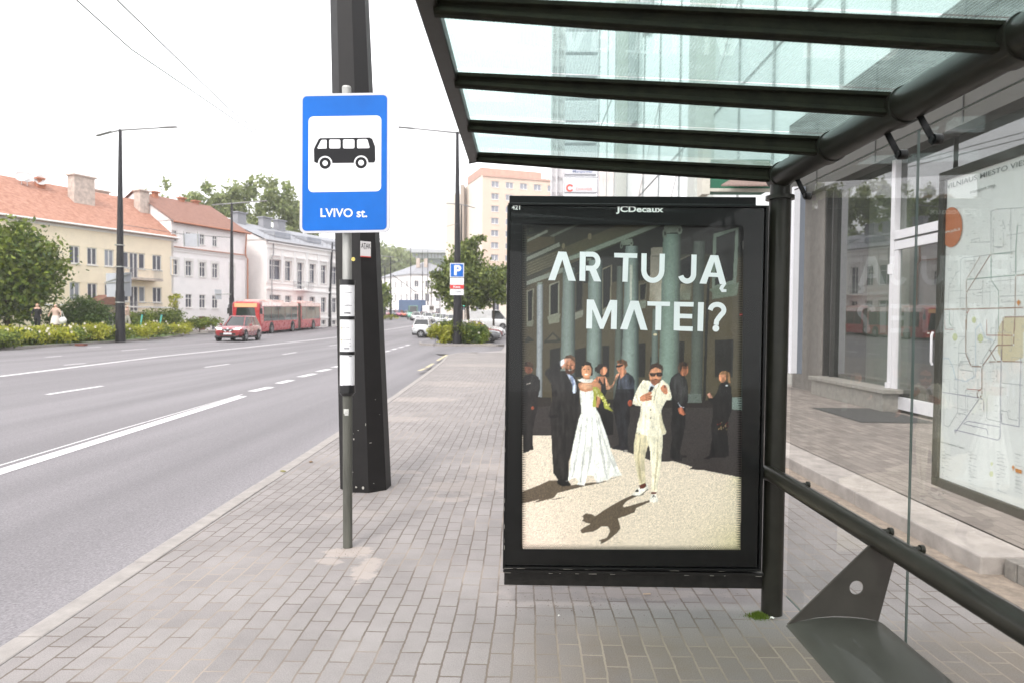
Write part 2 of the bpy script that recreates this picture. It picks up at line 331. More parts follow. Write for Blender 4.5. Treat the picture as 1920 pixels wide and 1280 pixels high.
M_KERB = mat('kerb_stone', (.285, .262, .248), .85, var=.18, scale=9, bump=.3, bscale=150)
M_KERBP = mat('pale_kerb', (.33, .295, .272), .9, var=.28, scale=5, bump=.3, bscale=120)
M_DIRT = mat('sandy_gutter', (.25, .2, .16), .95, var=.35, scale=14, bump=.6, bscale=90)
M_GROUND = mat('ground_mat', (.2, .19, .17), .9, var=.2, scale=.4)
M_GRASS = mat('lawn', (.09, .14, .03), .95, var=.35, scale=2, bump=.5, bscale=40)

def sheet(name, ys, xl, xr, dz, m, nx=1, kind='structure'):
    b = MB(); n = nx + 1
    for y in ys:
        a, c = xl(y), xr(y)
        for i in range(n):
            b.v.append((a + (c - a) * i / nx, y, gz(y) + dz(y) if callable(dz) else gz(y) + dz)); b.c.append(None)
    for j in range(len(ys) - 1):
        for i in range(nx):
            b.f.append((j * n + i, j * n + i + 1, (j + 1) * n + i + 1, (j + 1) * n + i))
    return b.build(name, m, kind=kind)
YS = [-30, -8, 0, 3.2, 6, 9.3, 13.6, 17, 20, 23, 26, 28.5, 31, 33.5, 36, 40, 44, 48, 53, 58, 62, 67, 73, 80, 85, 95, 110, 130, 150, 175, 200, 230]
sheet('ground', [-9] + YS[1:] + [260, 400, 670], lambda y: -580, lambda y: 580, -.16, M_GROUND, 2)
sheet('road', [y for y in YS if y <= 230], lambda y: interp(XL, y) - (0 if y < 60 else 0), lambda y: interp(XR, y), -.1, M_ASPH, 6)
# side access between the pavement and the planted island, and the car park behind it
sheet('car_park_surface', [33.6, 36, 40, 43.9, 48, 53, 58, 62, 67, 73, 80, 90, 105, 120], lambda y: interp(XR, y), lambda y: 8 if y > 44 else (-1.2 if y > 35 else -2.4), -.104 + .008, M_ASPH, 2)
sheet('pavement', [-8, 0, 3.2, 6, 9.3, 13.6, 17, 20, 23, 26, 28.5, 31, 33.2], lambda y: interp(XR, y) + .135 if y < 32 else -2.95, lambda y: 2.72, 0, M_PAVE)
sheet('far_pavement', [33.5, 36, 40, 44, 48, 54, 60], lambda y: -2.3 if y < 35 else -1.1, lambda y: 8, 0, mat('far_paving', (.3, .275, .27), .85, var=.1, scale=3))
sheet('shop_pavement', [-8, 0, 4, 4.1, 10, 20, 33.5], lambda y: 3.195, lambda y: 6.3, .12, M_PAVE2)
sheet('gutter', [-8, 0, 10, 20, 33.5], lambda y: 2.72, lambda y: 3.2, .004, M_DIRT)
# kerb stones along the road, one run of 1 m stones
def run(name, pts, wd, z0, z1, m, L=1.0, gap=.006, side=1):
    b = MB(); acc = []
    for (a, c) in zip(pts, pts[1:]):
        a, c = Vector(a), Vector(c); n = max(1, round((c - a).length / L))
        for i in range(n):
            p, q = a.lerp(c, i / n), a.lerp(c, (i + 1) / n); u = (q - p).normalized(); s = Vector((u.y, -u.x)) * side
            p2, q2 = p + u * gap / 2, q - u * gap / 2; jit = random.uniform(-.002, .004)
            g0, g1 = gz(p.y), gz(q.y)
            vs = [(*p2, g0 + z0), (*q2, g1 + z0), (*(q2 + s * wd), g1 + z0), (*(p2 + s * wd), g0 + z0)]
            vs += [(x, y, z - z0 + z1 + jit) for x, y, z in vs]
            b.add(vs, [(3, 2, 1, 0), (4, 5, 6, 7), (0, 1, 5, 4), (1, 2, 6, 5), (2, 3, 7, 6), (3, 0, 4, 7)])
    o = b.build(name, m, bevel=.012, kind='structure'); return o
run('kerb', [(x, y) for y, x in XR if y <= 31] + [(-3.1, 33.2), (-2.3, 33.9)], .13, -.2, .004, M_KERB)
run('shop_kerb', [(2.83, 4.2), (2.83, 33)], .36, -.02, .118, M_KERBP, L=1.6)
b = MB()
for i in range(58): b.box((3.05 + random.uniform(-.006, .006), 4.12 - i * .103, .06), (.2, .097, .118))
b.build('brick_nosing', mat('brick_nosing', (.21, .19, .17), .9, var=.25, scale=20, bump=.3), kind='structure', bevel=.006)
LK = [G(px, py, -.1) for px, py in ((-260, 680), (-120, 667), (0, 655.5), (90, 650), (170, 645), (250, 640), (310, 634.5), (345, 630))]
lkp = [(p.x, p.y) for p in LK]
lk2 = lkp + [(lkp[-1][0] - 1.6, lkp[-1][1] + 2), (lkp[-1][0] - 6, lkp[-1][1] + 3.5)]
run('far_kerb', [(-22.5, -10)] + lk2, .16, -.2, .03, M_KERB, side=-1)
run('bus_side_kerb', [(-35, 66.5), (-31, 66.8), (-28.5, 72), (-27.1, 80), (-27.3, 100), (-31.8, 150)], .16, -.2, .05, M_KERB, side=-1)
# lawn / bank behind the far kerb, footway beyond the side street
def poly_sheet(name, pts, dz, m):
    b = MB(); b.flat([(x, y, gz(y) + dz) for x, y in pts]); return b.build(name, m, kind='structure')
b = MB()
edge = [Vector(p) for p in [(-22.66, -10)] + [(x - .16, y) for x, y in lk2]]
rows = []
for off, h in ((0, .02), (2.2, .10), (4.5, .60), (30, .72)):
    rows.append([Vector((p.x - off, p.y + off * .12, gz(p.y + off * .12) + h)) for p in edge])
for a, c in zip(rows, rows[1:]):
    for i in range(len(a) - 1): b.quad(a[i + 1], a[i], c[i], c[i + 1])
b.build('lawn', M_GRASS, kind='structure')
poly_sheet('side_street_footway', [(-31.2, 66.9), (-28.6, 72), (-27.2, 80), (-27.4, 100), (-31.9, 150), (-45, 150), (-45, 100), (-45, 67)], .04, mat('far_paving', (.3, .275, .27)))
# ---- road markings (worn paint)
def mark(pts, wd, name='road_marking', dz=-.096):
    b = MB(); q = [G(px, py, -.1) for px, py in pts]; L = []; Rr = []
    dense = []
    for a, c in zip(q, q[1:]):
        n = max(1, int((c - a).length / 4))
        dense += [a.lerp(c, i / n) for i in range(n)]
    dense.append(q[-1])
    for i, p in enumerate(dense):
        u = dense[min(i + 1, len(dense) - 1)] - dense[max(i - 1, 0)]; u.z = 0; u.normalize(); s = Vector((u.y, -u.x, 0)) * wd / 2
        for lst, t in ((L, p - s), (Rr, p + s)): lst.append(Vector((t.x, t.y, gz(t.y) + dz)))
    for i in range(len(L) - 1): b.quad(L[i], Rr[i], Rr[i + 1], L[i + 1])
    return b
mk = MB()
def addm(b): mk.add(b.v, b.f)
addm(mark([(-500, 1040), (0, 884), (230, 812), (455, 742)], .20))
addm(mark([(-500, 1025), (0, 872), (230, 803), (455, 738.5)], .035))
for a in (((472, 733), (508, 725)), ((522, 718), (547, 712)), ((562, 706), (590, 700)), ((596, 696), (618, 691.5)), ((625, 688), (645, 684)),
          ((722, 659), (731, 657)), ((735, 655.2), (744, 653)), ((748, 651.5), (757, 649.5)), ((760, 648), (768, 646))): addm(mark(a, .22))
addm(mark([(-200, 727), (0, 705), (300, 668), (520, 644.5), (640, 631), (719, 619.5), (772, 611)], .18))
for a in (((88, 739), (192, 723)), ((384, 688), (430, 682)), ((530, 664), (556, 660)), ((617, 648), (634, 646)), ((85, 669), (116, 667)),
          ((120, 684), (160, 680.5)), ((228, 657), (275, 653.5)), ((165, 651.5), (190, 649.5))): addm(mark(a, .13))
mk.build('road_marking', M_PAINT, kind='structure')
# yellow painted kerb where the bus bay ends
yb = MB()
M_YEL = mat('kerb_yellow', (.46, .40, .26), .8, var=.35, scale=5)
for a in (((800, 688), (812, 681)), ((820, 675.5), (838, 664.5)), ((786, 694), (797, 690))):
    p, q = G(*a[0], .01), G(*a[1], .01); yb.bar(p, q, .12, .004)
yb.build('kerb_paint', M_YEL, kind='structure')
# ------------------------------------------------------------------ vegetation
def leaves(name, centers, n, size, m, parent, seed=0, flat=.0):
    """centers: list of (cx,cy,cz, rx,ry,rz); leaf quads scattered through each blob's volume, denser to the shell"""
    g = np.random.default_rng(seed); vol = np.array([c[3] * c[4] * c[5] for c in centers]); pr = vol ** .75; pr /= pr.sum()
    idx = g.choice(len(centers), n, p=pr); C = np.array(centers)[idx]
    d = g.normal(size=(n, 3)); d /= np.linalg.norm(d, axis=1)[:, None]
    rad = g.random(n) ** .45 * (1 + .24 * g.normal(size=n)); p = C[:, :3] + d * rad[:, None] * C[:, 3:]
    a = g.normal(size=(n, 3)); a /= np.linalg.norm(a, axis=1)[:, None]; b = g.normal(size=(n, 3)); b -= a * (a * b).sum(1)[:, None]; b /= np.linalg.norm(b, axis=1)[:, None]
    s = size * (.55 + .9 * g.random(n)); a *= s[:, None]; b *= (s * .6)[:, None]
    v = np.empty((n, 4, 3)); v[:, 0] = p - a; v[:, 1] = p + b * .9; v[:, 2] = p + a; v[:, 3] = p - b * .9
    org = np.array(ORG.get(parent.name, Vector((0, 0, 0)))) if parent else np.zeros(3)
    v = (v.reshape(-1, 3) - org).astype('f')
    me = bpy.data.meshes.new(name); me.vertices.add(4 * n); me.vertices.foreach_set('co', v.ravel())
    me.loops.add(4 * n); me.loops.foreach_set('vertex_index', np.arange(4 * n, dtype='i'))
    me.polygons.add(n); me.polygons.foreach_set('loop_start', np.arange(0, 4 * n, 4, dtype='i'))
    try: me.polygons.foreach_set('loop_total', np.full(n, 4, dtype='i'))
    except Exception: pass
    me.update(); me.validate(); me.materials.append(m)
    o = bpy.data.objects.new(name, me); COL.objects.link(o); o.parent = parent; return o
M_BARK = mat('bark', (.07, .055, .04), .9, var=.3, scale=12, bump=.6, bscale=30)
L_MID = leafmat('leaf_mid', (.045, .09, .010), (.21, .25, .03), .25)
L_DARK = leafmat('leaf_dark', (.045, .085, .02), (.10, .15, .035))
L_YEL = leafmat('leaf_yellow', (.22, .26, .02), (.44, .42, .05))
L_BUSH = leafmat('leaf_bush', (.04, .08, .012), (.13, .19, .04), .28)
L_OLIVE = leafmat('leaf_olive', (.05, .085, .018), (.23, .27, .06), .28)
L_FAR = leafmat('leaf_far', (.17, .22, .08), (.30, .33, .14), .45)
M_FLOW = mat('petal_white', (.8, .74, .66), .7, var=0)
def tree(label, base, h, blobs, n, size, lm, trunk_r=.16, group=None, seed=1, name='broadleaf_tree', extra=None, limbs=6, trunkh=None):
    t = thing(name, label, 'tree', base, group=group); b = MB(); g = random.Random(seed)
    B = Vector(base); th = trunkh or h * .5; top = B + Vector((g.uniform(-.2, .2), g.uniform(-.2, .2), th))
    b.tube([B - Vector((0, 0, .3)), B + Vector((.03, 0, .4)), B.lerp(top, .5) + Vector((g.uniform(-.1, .1), 0, 0)), top], [trunk_r * 1.4, trunk_r, trunk_r * .8, trunk_r * .5], 9)
    cs = [(B.x + x, B.y + y, B.z + z, rx, ry, rz) for x, y, z, rx, ry, rz in blobs]
    for c in cs[:limbs * 2]:
        st = B.lerp(top, g.uniform(.45, .95)); e = Vector(c[:3]); mid = st.lerp(e, .5) + Vector((g.uniform(-.2, .2), g.uniform(-.2, .2), -.1))
        b.tube([st, mid, e + Vector((0, 0, c[5] * .5))], [trunk_r * .45, trunk_r * .28, trunk_r * .08], 6)
    b.build('trunk', M_BARK, t, smooth=50)
    leaves('crown', cs, n, size, lm, t, seed)
    return t
def crown_blobs(rx, ry, z0, z1, n, seed, br=.42):
    g = random.Random(seed); out = []
    for i in range(n):
        t = (i + .5) / n; z = z0 + (z1 - z0) * t; k = math.sin(math.pi * (0.12 + .83 * t)) ** .7
        a = i * 2.4 + g.uniform(-.4, .4); rr = g.uniform(.25, .8)
        s = br * g.uniform(.7, 1.25)
        out.append((rx * k * rr * math.cos(a), ry * k * rr * math.sin(a), z, rx * s, ry * s, (z1 - z0) * s * .42))
    return out
# near tree on the far verge, cut by the left edge of the view
b0 = P(14, 600, 46); tree('bushy light green tree at the left, in front of the cream building', (b0.x, 46, .55), 7.6, [(0, 0, 4.2, 3, 3, 2.6), (-2.6, 0, 5.0, 2.1, 2.2, 1.9), (2.0, .2, 4.6, 1.9, 2.2, 1.8), (.8, -.3, 6.2, 1.7, 2, 1.25), (-1.5, 0, 6.3, 1.6, 1.6, 1.2), (2.1, 0, 3.0, 1.2, 1.6, 1.1), (-.5, .4, 2.4, 1.9, 1.8, 1.1), (2.5, 0, 5.5, .8, .9, .6), (2.9, .1, 3.7, .55, .6, .45), (2.2, -.6, 2.2, 1.0, 1, .6), (-1.2, -.3, 1.4, 2.4, 1.2, 1.1), (1.0, .2, 1.3, 1.3, 1.0, .9), (3.1, 0, 4.6, .5, .5, .4), (.2, -1.8, 4.2, 1.6, .8, 1.5), (-3.2, 0, 3.2, 1.6, 1.6, 1.4), (-1, -.5, 7.1, .9, .9, .5), (1.3, -.5, 7.2, .7, .7, .4)], 17000, .16, L_MID, .2, seed=3)
b0 = P(153, 600, 49); tree('round dark green bush behind the walking women', (b0.x, 49, .55), 2.4, [(0, 0, 1.2, 1.7, 1.5, 1.15), (.9, 0, .9, 1.2, 1.1, .9), (-1, 0, 1.0, 1.2, 1.1, .95), (.3, 0, 2.0, 1.0, 1, .55), (1.5, .2, 1.5, .5, .6, .4), (-2.2, .5, .8, .9, .9, .8)], 8000, .085, L_BUSH, .06, seed=4, name='round_bush', trunkh=.8)
for lab, px, Z, w_, h_, sd in (('leafy green bush left of the pale electric scooters', 262, 56, 1.5, 1.5, 5), ('leafy green bush behind the teal scooters', 300, 58, 1.7, 1.7, 6), ('pointed young bush in front of the white block with red roof', 330, 60, 1.3, 1.6, 7), ('low bush at the side street beside the red car', 374, 62, 1.8, 1.2, 8)):
    b0 = P(px, 600, Z); g = random.Random(sd)
    bl = [(g.uniform(-w_, w_) * .7, g.uniform(-.5, .5), h_ * g.uniform(.3, .8), w_ * .55, .8, h_ * .38) for _ in range(7)]
    tree(lab, (b0.x, Z, gz(Z) + .35), h_, bl, 3500, .085, L_MID, .04, seed=sd, name='green_bush', trunkh=h_ * .5)
b0 = P(327, 600, 61); tree('thin yellow green sapling rising above the bushes', (b0.x, 61, gz(61) + .4), 3, [(0, 0, 2.2, .45, .4, .7), (.3, 0, 2.9, .4, .3, .3), (-.3, 0, 2.8, .3, .3, .3)], 420, .09, L_YEL, .03, seed=12, name='sapling', trunkh=2.4)
# tall trees behind the far row of houses
for lab, px, Z, top, rx, sd in (('rounded tree crown behind the chimneys of the red roofed house', 305, 100, 362, 5.0, 21), ('tall tree with a thin spiky top behind the red brown roof', 372, 104, 352, 5.4, 22),
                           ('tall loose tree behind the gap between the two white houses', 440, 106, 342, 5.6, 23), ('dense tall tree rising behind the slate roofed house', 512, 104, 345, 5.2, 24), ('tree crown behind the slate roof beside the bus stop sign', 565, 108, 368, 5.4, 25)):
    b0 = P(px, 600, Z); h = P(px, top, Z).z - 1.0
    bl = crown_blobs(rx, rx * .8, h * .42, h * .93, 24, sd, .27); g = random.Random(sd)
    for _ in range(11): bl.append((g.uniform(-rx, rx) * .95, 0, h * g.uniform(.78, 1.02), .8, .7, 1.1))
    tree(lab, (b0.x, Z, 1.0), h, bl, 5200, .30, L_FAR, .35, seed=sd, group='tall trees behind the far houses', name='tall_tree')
# tree behind the parking sign
b0 = P(878, 600, 68); g = random.Random(9)
tree('leafy olive green street tree behind the parking sign post', (b0.x, 68, gz(68)), 9.5, [(0, 0, 5.6, 2.6, 2.3, 2.1), (-2.2, 0, 4.6, 1.6, 1.6, 1.2), (1.8, 0, 4.9, 1.8, 1.7, 1.5), (-.4, 0, 7.6, 1.5, 1.5, 1.3), (.2, 0, 8.8, .9, .9, .7), (2.9, 0, 3.9, 1.1, 1.1, .9), (-3.1, 0, 5.8, .8, .8, .5), (-1.4, 0, 3.2, 1.2, 1.2, .8), (.9, 0, 3.3, 1.5, 1.4, .9), (1.1, -.2, 9.4, .8, .5, .3), (-1.9, 0, 6.6, 1.0, 1, .8), (3.4, 0, 5.3, .6, .6, .4)], 10500, .2, L_OLIVE, .2, seed=9, trunkh=5)
b0 = P(925, 600, 74); tree('slim street tree behind the parked cars beside the advert panel', (b0.x, 74, gz(74)), 7.5, [(0, 0, 5.2, 2.0, 1.8, 1.5), (1.2, 0, 6.3, 1.2, 1.2, 1), (-1, 0, 4.4, 1.3, 1.2, .9), (.8, 0, 3.7, 1.2, 1.1, .7)], 3600, .2, L_OLIVE, .13, seed=10, trunkh=4)
b0 = P(712, 600, 120); tree('small green tree behind the far traffic light', (b0.x, 120, gz(120)), 6, [(0, 0, 3.5, 2, 2, 2), (.5, 0, 5.2, 1.4, 1.4, 1.2)], 1800, .3, L_MID, .15, seed=13)
# flowering shrubs along the far kerb
def shrub(w_, h_, sd, base, lab, grp, lm, nf=8, nl=1700, nm='flowering_shrub'):
    t = thing(nm, lab, 'shrub', base, group=grp); g = random.Random(sd)
    bl = [(base[0] + g.uniform(-w_, w_) * .75, base[1] + g.uniform(-.5, .5), base[2] + h_ * g.uniform(.25, .75), w_ * .42, .5, h_ * .32) for _ in range(8)]
    leaves('foliage', bl, nl, .075, lm, t, sd)
    b = MB()
    for _ in range(6):
        x = base[0] + g.uniform(-.3, .3) * w_; b.tube([(x, base[1], base[2] - .05), (x + g.uniform(-.3, .3), base[1] + g.uniform(-.2, .2), base[2] + h_ * .7)], [.015, .006], 5)
    b.build('stem', M_BARK, t)
    b = MB()
    for _ in range(nf):
        c = (base[0] + g.uniform(-w_, w_), base[1] + g.uniform(-.8, -.1), base[2] + h_ * g.uniform(.55, 1.08))
        for k in range(5):
            a = k * 1.26; b.flat([c, (c[0] + .055 * math.cos(a - .5), c[1] - .03, c[2] + .055 * math.sin(a - .5)), (c[0] + .085 * math.cos(a), c[1] - .015, c[2] + .085 * math.sin(a)), (c[0] + .055 * math.cos(a + .5), c[1] - .03, c[2] + .055 * math.sin(a + .5))])
    b.build('blossom', M_FLOW, t)
    return t
HL = ['yellow green shrub of the kerb row cut by the left edge of the view', 'darker shrub of the kerb row, second from the left edge', 'flowering shrub of the kerb row at the foot of the left tree', 'darker shrub of the kerb row in front of the small red sign', 'flowering shrub of the kerb row below the woman in black',
      'flowering shrub of the kerb row below the woman in beige', 'darker shrub of the kerb row left of the gully grate', 'flowering shrub of the kerb row behind the gully grate', 'flowering shrub of the kerb row in front of the round dark bush', 'darker shrub of the kerb row just left of the tall lamp',
      'flowering shrub of the kerb row just right of the tall lamp', 'flowering shrub of the kerb row in front of the left teal scooter', 'darker shrub of the kerb row in front of the orange scooter', 'flowering shrub of the kerb row in front of the right teal scooter', 'last flowering shrub at the right end of the kerb row']
hp = [(-70, 0), (-30, 1), (4, 2), (34, 1), (64, 0), (95, 2), (124, 1), (152, 0), (178, 2), (203, 1), (246, 0), (268, 2), (290, 1), (311, 0), (330, 2)]
for i, (px, k) in enumerate(hp):
    ky = np.interp(px, [-120, 0, 90, 170, 250, 310, 345], [667, 655.5, 650, 645, 640, 634.5, 630]); c = G(px, float(ky) - .6, -.1)
    gi = random.Random(i); yy = c.y + 1.0 + (.5 if i % 2 else 0)
    hh = [1.0, .88, 1.15][k]
    shrub(1.25 if px < 200 else 1.3, hh, 40 + i, (c.x - .5, yy, gz(yy) + .03), HL[i], 'flowering shrubs along the far kerb', L_YEL if k != 1 else L_MID, nf=[4, 2, 6][k])
    if px < 200:
        shrub(1.3, hh * .75, 70 + i, (c.x - 1.5, yy + 1.8, gz(yy) + .1), 'low flowering shrub of the back row, behind the shrubs along the far kerb', 'flowering shrubs along the far kerb', L_YEL if k else L_MID, nf=3, nl=1200)
# the planted island with the parking sign
run('island_kerb', [(-6.9, 46.5), (-6.6, 44.6), (-5.6, 43.7), (-1.7, 43.6), (-1.3, 44.2)], .15, -.15, .05, M_KERB)
IL = ['yellow green shrub at the left tip of the island', 'green shrub just left of the parking sign post', 'tall green shrub just right of the parking sign post', 'dark green shrub near the right end of the island', 'low green shrub at the right tip of the island by the grey car', 'green shrub at the back left of the island', 'yellow green shrub at the back right of the island behind the post']
for i, (px, yy, w_, h_, lm) in enumerate(((822, 45.2, .85, 1.15, L_YEL), (846, 45.6, .9, 1.35, L_MID), (872, 45.0, .9, 1.5, L_MID), (886, 45.4, .8, 1.3, L_BUSH), (897, 45.5, .6, .9, L_MID), (835, 46.6, .9, 1.5, L_MID), (880, 46.8, 1.1, 1.5, L_YEL))):
    c = P(px, 640, yy)
    shrub(w_ * 1.05, h_ * 1.06, 100 + i, (c.x, yy + .75, gz(yy)), IL[i], 'shrubs on the island around the parking sign', lm, nf=[1, 2, 3, 3, 2, 1, 2][i], nl=3400)
c = P(732, 595, 120); shrub(1.6, .9, 120, (c.x, 120, gz(120)), 'small yellow green bush at the foot of the far street lamp', None, L_YEL, nf=0, nl=900, nm='roadside_bush')
p = G(820, 648, -.1)
yb = MB(); yb.bar((-3.1, 43.68, gz(43.6) + .058), (-1.9, 43.66, gz(43.6) + .058), .14, .012); yb.build('island_kerb_paint', M_YEL, kind='structure')
# ------------------------------------------------------------------ bus shelter
M_OLIVE = mat('olive_steel', (.0175, .0160, .0115), .45, spec=.26, metal=0, var=.3, scale=9, bump=.08, bscale=240, coat=.15)
M_OLIVE_D = mat('olive_steel_dusty', (.0125, .0120, .0070), .75, spec=.14, var=.45, scale=16, bump=.2, bscale=120)
M_BLACK = mat('black_frame', (.0045, .0045, .0045), .35, spec=.25, var=.2, scale=10)
M_RUB = mat('rubber', (.012, .012, .012), .6, var=0)
M_WGLASS = glassmat('shelter_glass', (.95, .96, .955), 1.46, 0, haze=.045, hcol=(.85, .83, .8))
M_RGLASS = glassmat('roof_glass', (.57, .74, .70), 1.45, .02, haze=.27, hcol=(.64, .83, .80), lines=True)
M_GEDGE = mat('glass_edge', (.06, .09, .08), .3, var=0)
SX = 1.335; ZT = 2.30; TR = .062; Y0 = -1.25; YE = 3.62
sh = thing('bus_shelter', 'dark olive steel and glass bus shelter with tubular beam and slatted glass roof', 'bus shelter', (SX, 3.6, 0))
# column and its collars
b = MB(); b.tube([(SX, 3.6, -.02), (SX, 3.6, 2.20)], .054, 28); b.build('column', M_OLIVE, sh, smooth=50)
b = MB(); b.tube([(SX, -1.1, -.02), (SX, -1.1, 2.20)], .054, 28); b.build('column', M_OLIVE, sh, smooth=50)
b = MB(); b.tube([(SX, 3.6, 2.175), (SX, 3.6, 2.195)], .072, 28); b.tube([(SX, 3.6, 2.195), (SX, 3.6, 2.26)], .05, 24); b.build('column_cap', M_OLIVE, sh, smooth=50)
# main tube
b = MB(); b.tube([(SX, Y0, ZT), (SX, YE + .02, ZT)], TR, 36); b.tube([(SX, YE + .02, ZT), (SX, YE + .045, ZT)], [TR, TR * .8], 36); b.build('roof_tube', M_OLIVE, sh, smooth=50)
# roof: left edge rail rises slightly towards the street
RX0, RZ0 = -.27, 2.415; RX1, RZ1 = SX + .05, 2.345
def rz(x): return RZ1 + (RZ0 - RZ1) * (RX1 - x) / (RX1 - RX0)
b = MB(); b.prism([(-.022, -.045), (.03, -.035), (.03, .012), (-.022, .012)], lambda u, v, d: Vector((RX0 + u, d, RZ0 + v)), Y0 - .1, YE + .04)
b.build('roof_edge', M_OLIVE, sh, bevel=.004)
BY = [3.60, 3.03, 2.46, 1.89, 1.32, .75, .18, -.39, -.96]
for y in BY:
    b = MB()
    # T beam: web + rounded foot, deeper near the tube
    ring = []
    for x, dp in ((RX0 + .02, .042), (RX0 + .5, .056), (SX - .3, .070), (SX - .045, .074)):
        z = rz(x) - .004
        sec = [(-.022, 0), (.022, 0), (.022, -.012), (.008, -.016), (.008, -dp + .02), (.017, -dp + .012), (.019, -dp + .003), (.012, -dp - .004), (-.012, -dp - .004), (-.019, -dp + .003), (-.017, -dp + .012), (-.008, -dp + .02), (-.008, -.016), (-.022, -.012)]
        ring.append([Vector((x, y + u, z + v)) for u, v in sec])
    b.loft(ring); b.build('roof_beam', M_OLIVE_D, sh, smooth=40)
    b = MB(); b.tube([(SX, y - .035, ZT), (SX, y + .035, ZT)], TR + .006, 32); b.build('beam_collar', M_OLIVE, sh, smooth=50)
ys = [YE + .05] + BY[1:] + [Y0 - .1]
for a, c in zip(ys, ys[1:]):
    b = MB(); a2, c2 = a - .004, c + .004
    vs = [Vector((x, y, rz(x) + dz)) for dz in (.004, .014) for (x, y) in ((RX0 - .01, a2), (RX1 + .04, a2), (RX1 + .04, c2), (RX0 - .01, c2))]
    b.add(vs[4:], [(0, 3, 2, 1)]); b.build('roof_pane', M_RGLASS, sh)
# rear wall of glass, two panes with a joint
GX = SX + .055
for (a, c) in ((2.452, 3.545), (-1.05, 2.444)):
    b = MB(); b.quad((GX, a, .115), (GX, c, .115), (GX, c, 2.215), (GX, a, 2.215)); b.build('wall_pane', M_WGLASS, sh)
b = MB()
for y in (2.4435, 2.4525): b.box((GX, y, 1.165), (.004, .0012, 2.1))
for a, c in ((2.452, 3.545), (-1.05, 2.444)):
    b.box((GX, (a + c) / 2, .1135), (.009, c - a, .0025)); b.box((GX, (a + c) / 2, 2.2165), (.009, c - a, .0025))
b.build('pane_edge', M_GEDGE, sh)
def clamp(y, z, tilt):
    b = MB(); b.bar((SX + .012, y + .012, z + .09), (GX - .012, y - .012, z + .005), .022, .005, up=(0, 1, 0)); b.tube([(GX - .014, y - .02, z), (GX + .012, y - .02, z)], .0185, 18); b.tube([(GX - .022, y - .02, z), (GX - .016, y - .02, z)], .013, 12)
    b.build('glass_clamp', M_BLACK, sh, smooth=40)
for y in (3.40, 2.57, 2.36, 1.5, .4): clamp(y, 2.155, 1)
# hand rail
RXX, RZZ = 1.30, .752
b = MB(); b.tube([(RXX - .012, 3.585, RZZ), (RXX, 3.52, RZZ), (RXX, -1.1, RZZ)], .039, 32); b.ell((RXX - .012, 3.585, RZZ), (.039, .032, .039)); b.build('hand_rail', M_OLIVE, sh, smooth=50)
for y in (3.30, 2.56, 2.36):
    b = MB(); b.tube([(RXX + .02, y, RZZ + .005), (GX - .010, y, RZZ + .006)], .010, 12); b.tube([(GX - .010, y, RZZ + .006), (GX + .003, y, RZZ + .006)], .015, 16); b.build('rail_clamp', M_OLIVE, sh, smooth=40)

# ------------------------------------------------------------------ bench
be = thing('shelter_bench', 'grey steel shelter bench with triangular punched end plate', 'bench', (1.14, 2.4, .43))
YB = 2.475
plate = [(.975, .437), (1.02, .4515), (1.08, .4655), (1.14, .471), (1.20, .470), (1.26, .464), (1.303, .456), (1.36, .695), (1.288, .752), (1.278, .746)]
hole = [(1.222 + .026 * math.cos(t), .577 + .026 * math.sin(t)) for t in [2 * math.pi * i / 24 for i in range(24)]]
b = MB()
tr = tessellate_polygon([[Vector((*p, 0)) for p in plate], [Vector((*p, 0)) for p in hole]]); allp = plate + hole; n = len(allp)
for d in (-.004, .004): b.v += [(x, YB + d, z) for x, z in allp]; b.c += [None] * n
b.f += [tuple(t) for t in tr] + [tuple(i + n for i in t[::-1]) for t in tr]
m_ = len(plate)
b.f += [(i, (i + 1) % m_, n + (i + 1) % m_, n + i) for i in range(m_)] + [(m_ + i, m_ + (i + 1) % 24, n + m_ + (i + 1) % 24, n + m_ + i) for i in range(24)]
b.build('end_plate', mat('bench_plate', (.048, .041, .035), .5, spec=.4, var=.2, scale=8), be)
prof = [(.975, .425), (.968, .434), (.978, .4405), (1.02, .452), (1.08, .465), (1.14, .470), (1.20, .469), (1.26, .4635), (1.30, .457), (1.318, .449), (1.32, .44), (1.305, .435), (1.2, .45), (1.1, .45), (1.02, .436)]
b = MB(); b.loft([[Vector((x, y, z)) for x, z in prof] for y in (YB - .006, 1.5, .6, -.4)]); b.build('seat', mat('bench_steel', (.062, .059, .050), .4, metal=.15, var=.16, scale=5, coat=.2), be, smooth=35)

# ------------------------------------------------------------------ advertising display
YP = 3.56
ad = thing('advertising_display', 'black framed advert lightbox showing a wedding party poster with white lettering', 'advert display', (.6, 3.6, .13))
def PP(px, py, d=0): return P(px, py, YP - d)
c0, c1, c2, c3 = PP(953, 383), PP(1437, 388), PP(1423, 1066), PP(943, 1061)
xl_, xr_ = (c0.x + c3.x) / 2, (c1.x + c2.x) / 2; zt_, zb_ = (c0.z + c1.z) / 2, (c2.z + c3.z) / 2
b = MB(); b.box(((xl_ + xr_) / 2, YP + .07, (zt_ + zb_) / 2), (xr_ - xl_, .13, zt_ - zb_)); b.build('housing', M_OLIVE, ad, bevel=.006)
t0 = PP(958, 360); b = MB(); b.box(((xl_ + xr_) / 2 - .015, YP + .085, zt_ + .028), (xr_ - xl_ - .05, .10, .05)); b.box(((xl_ + xr_) / 2 - .015, YP + .06, zt_ + .006), (xr_ - xl_ - .07, .12, .008)); b.build('top_rail', M_BLACK, ad, bevel=.004)
b = MB(); b.box(((xl_ + xr_) / 2 + .01, YP + .06, zb_ - .026), (xr_ - xl_ + .03, .13, .016)); b.box(((xl_ + xr_) / 2 + .02, YP + .075, zb_ - .075), (xr_ - xl_ + .04, .07, .085)); b.box(((xl_ + xr_) / 2, YP + .09, zb_ - .011), (xr_ - xl_ - .03, .06, .016))
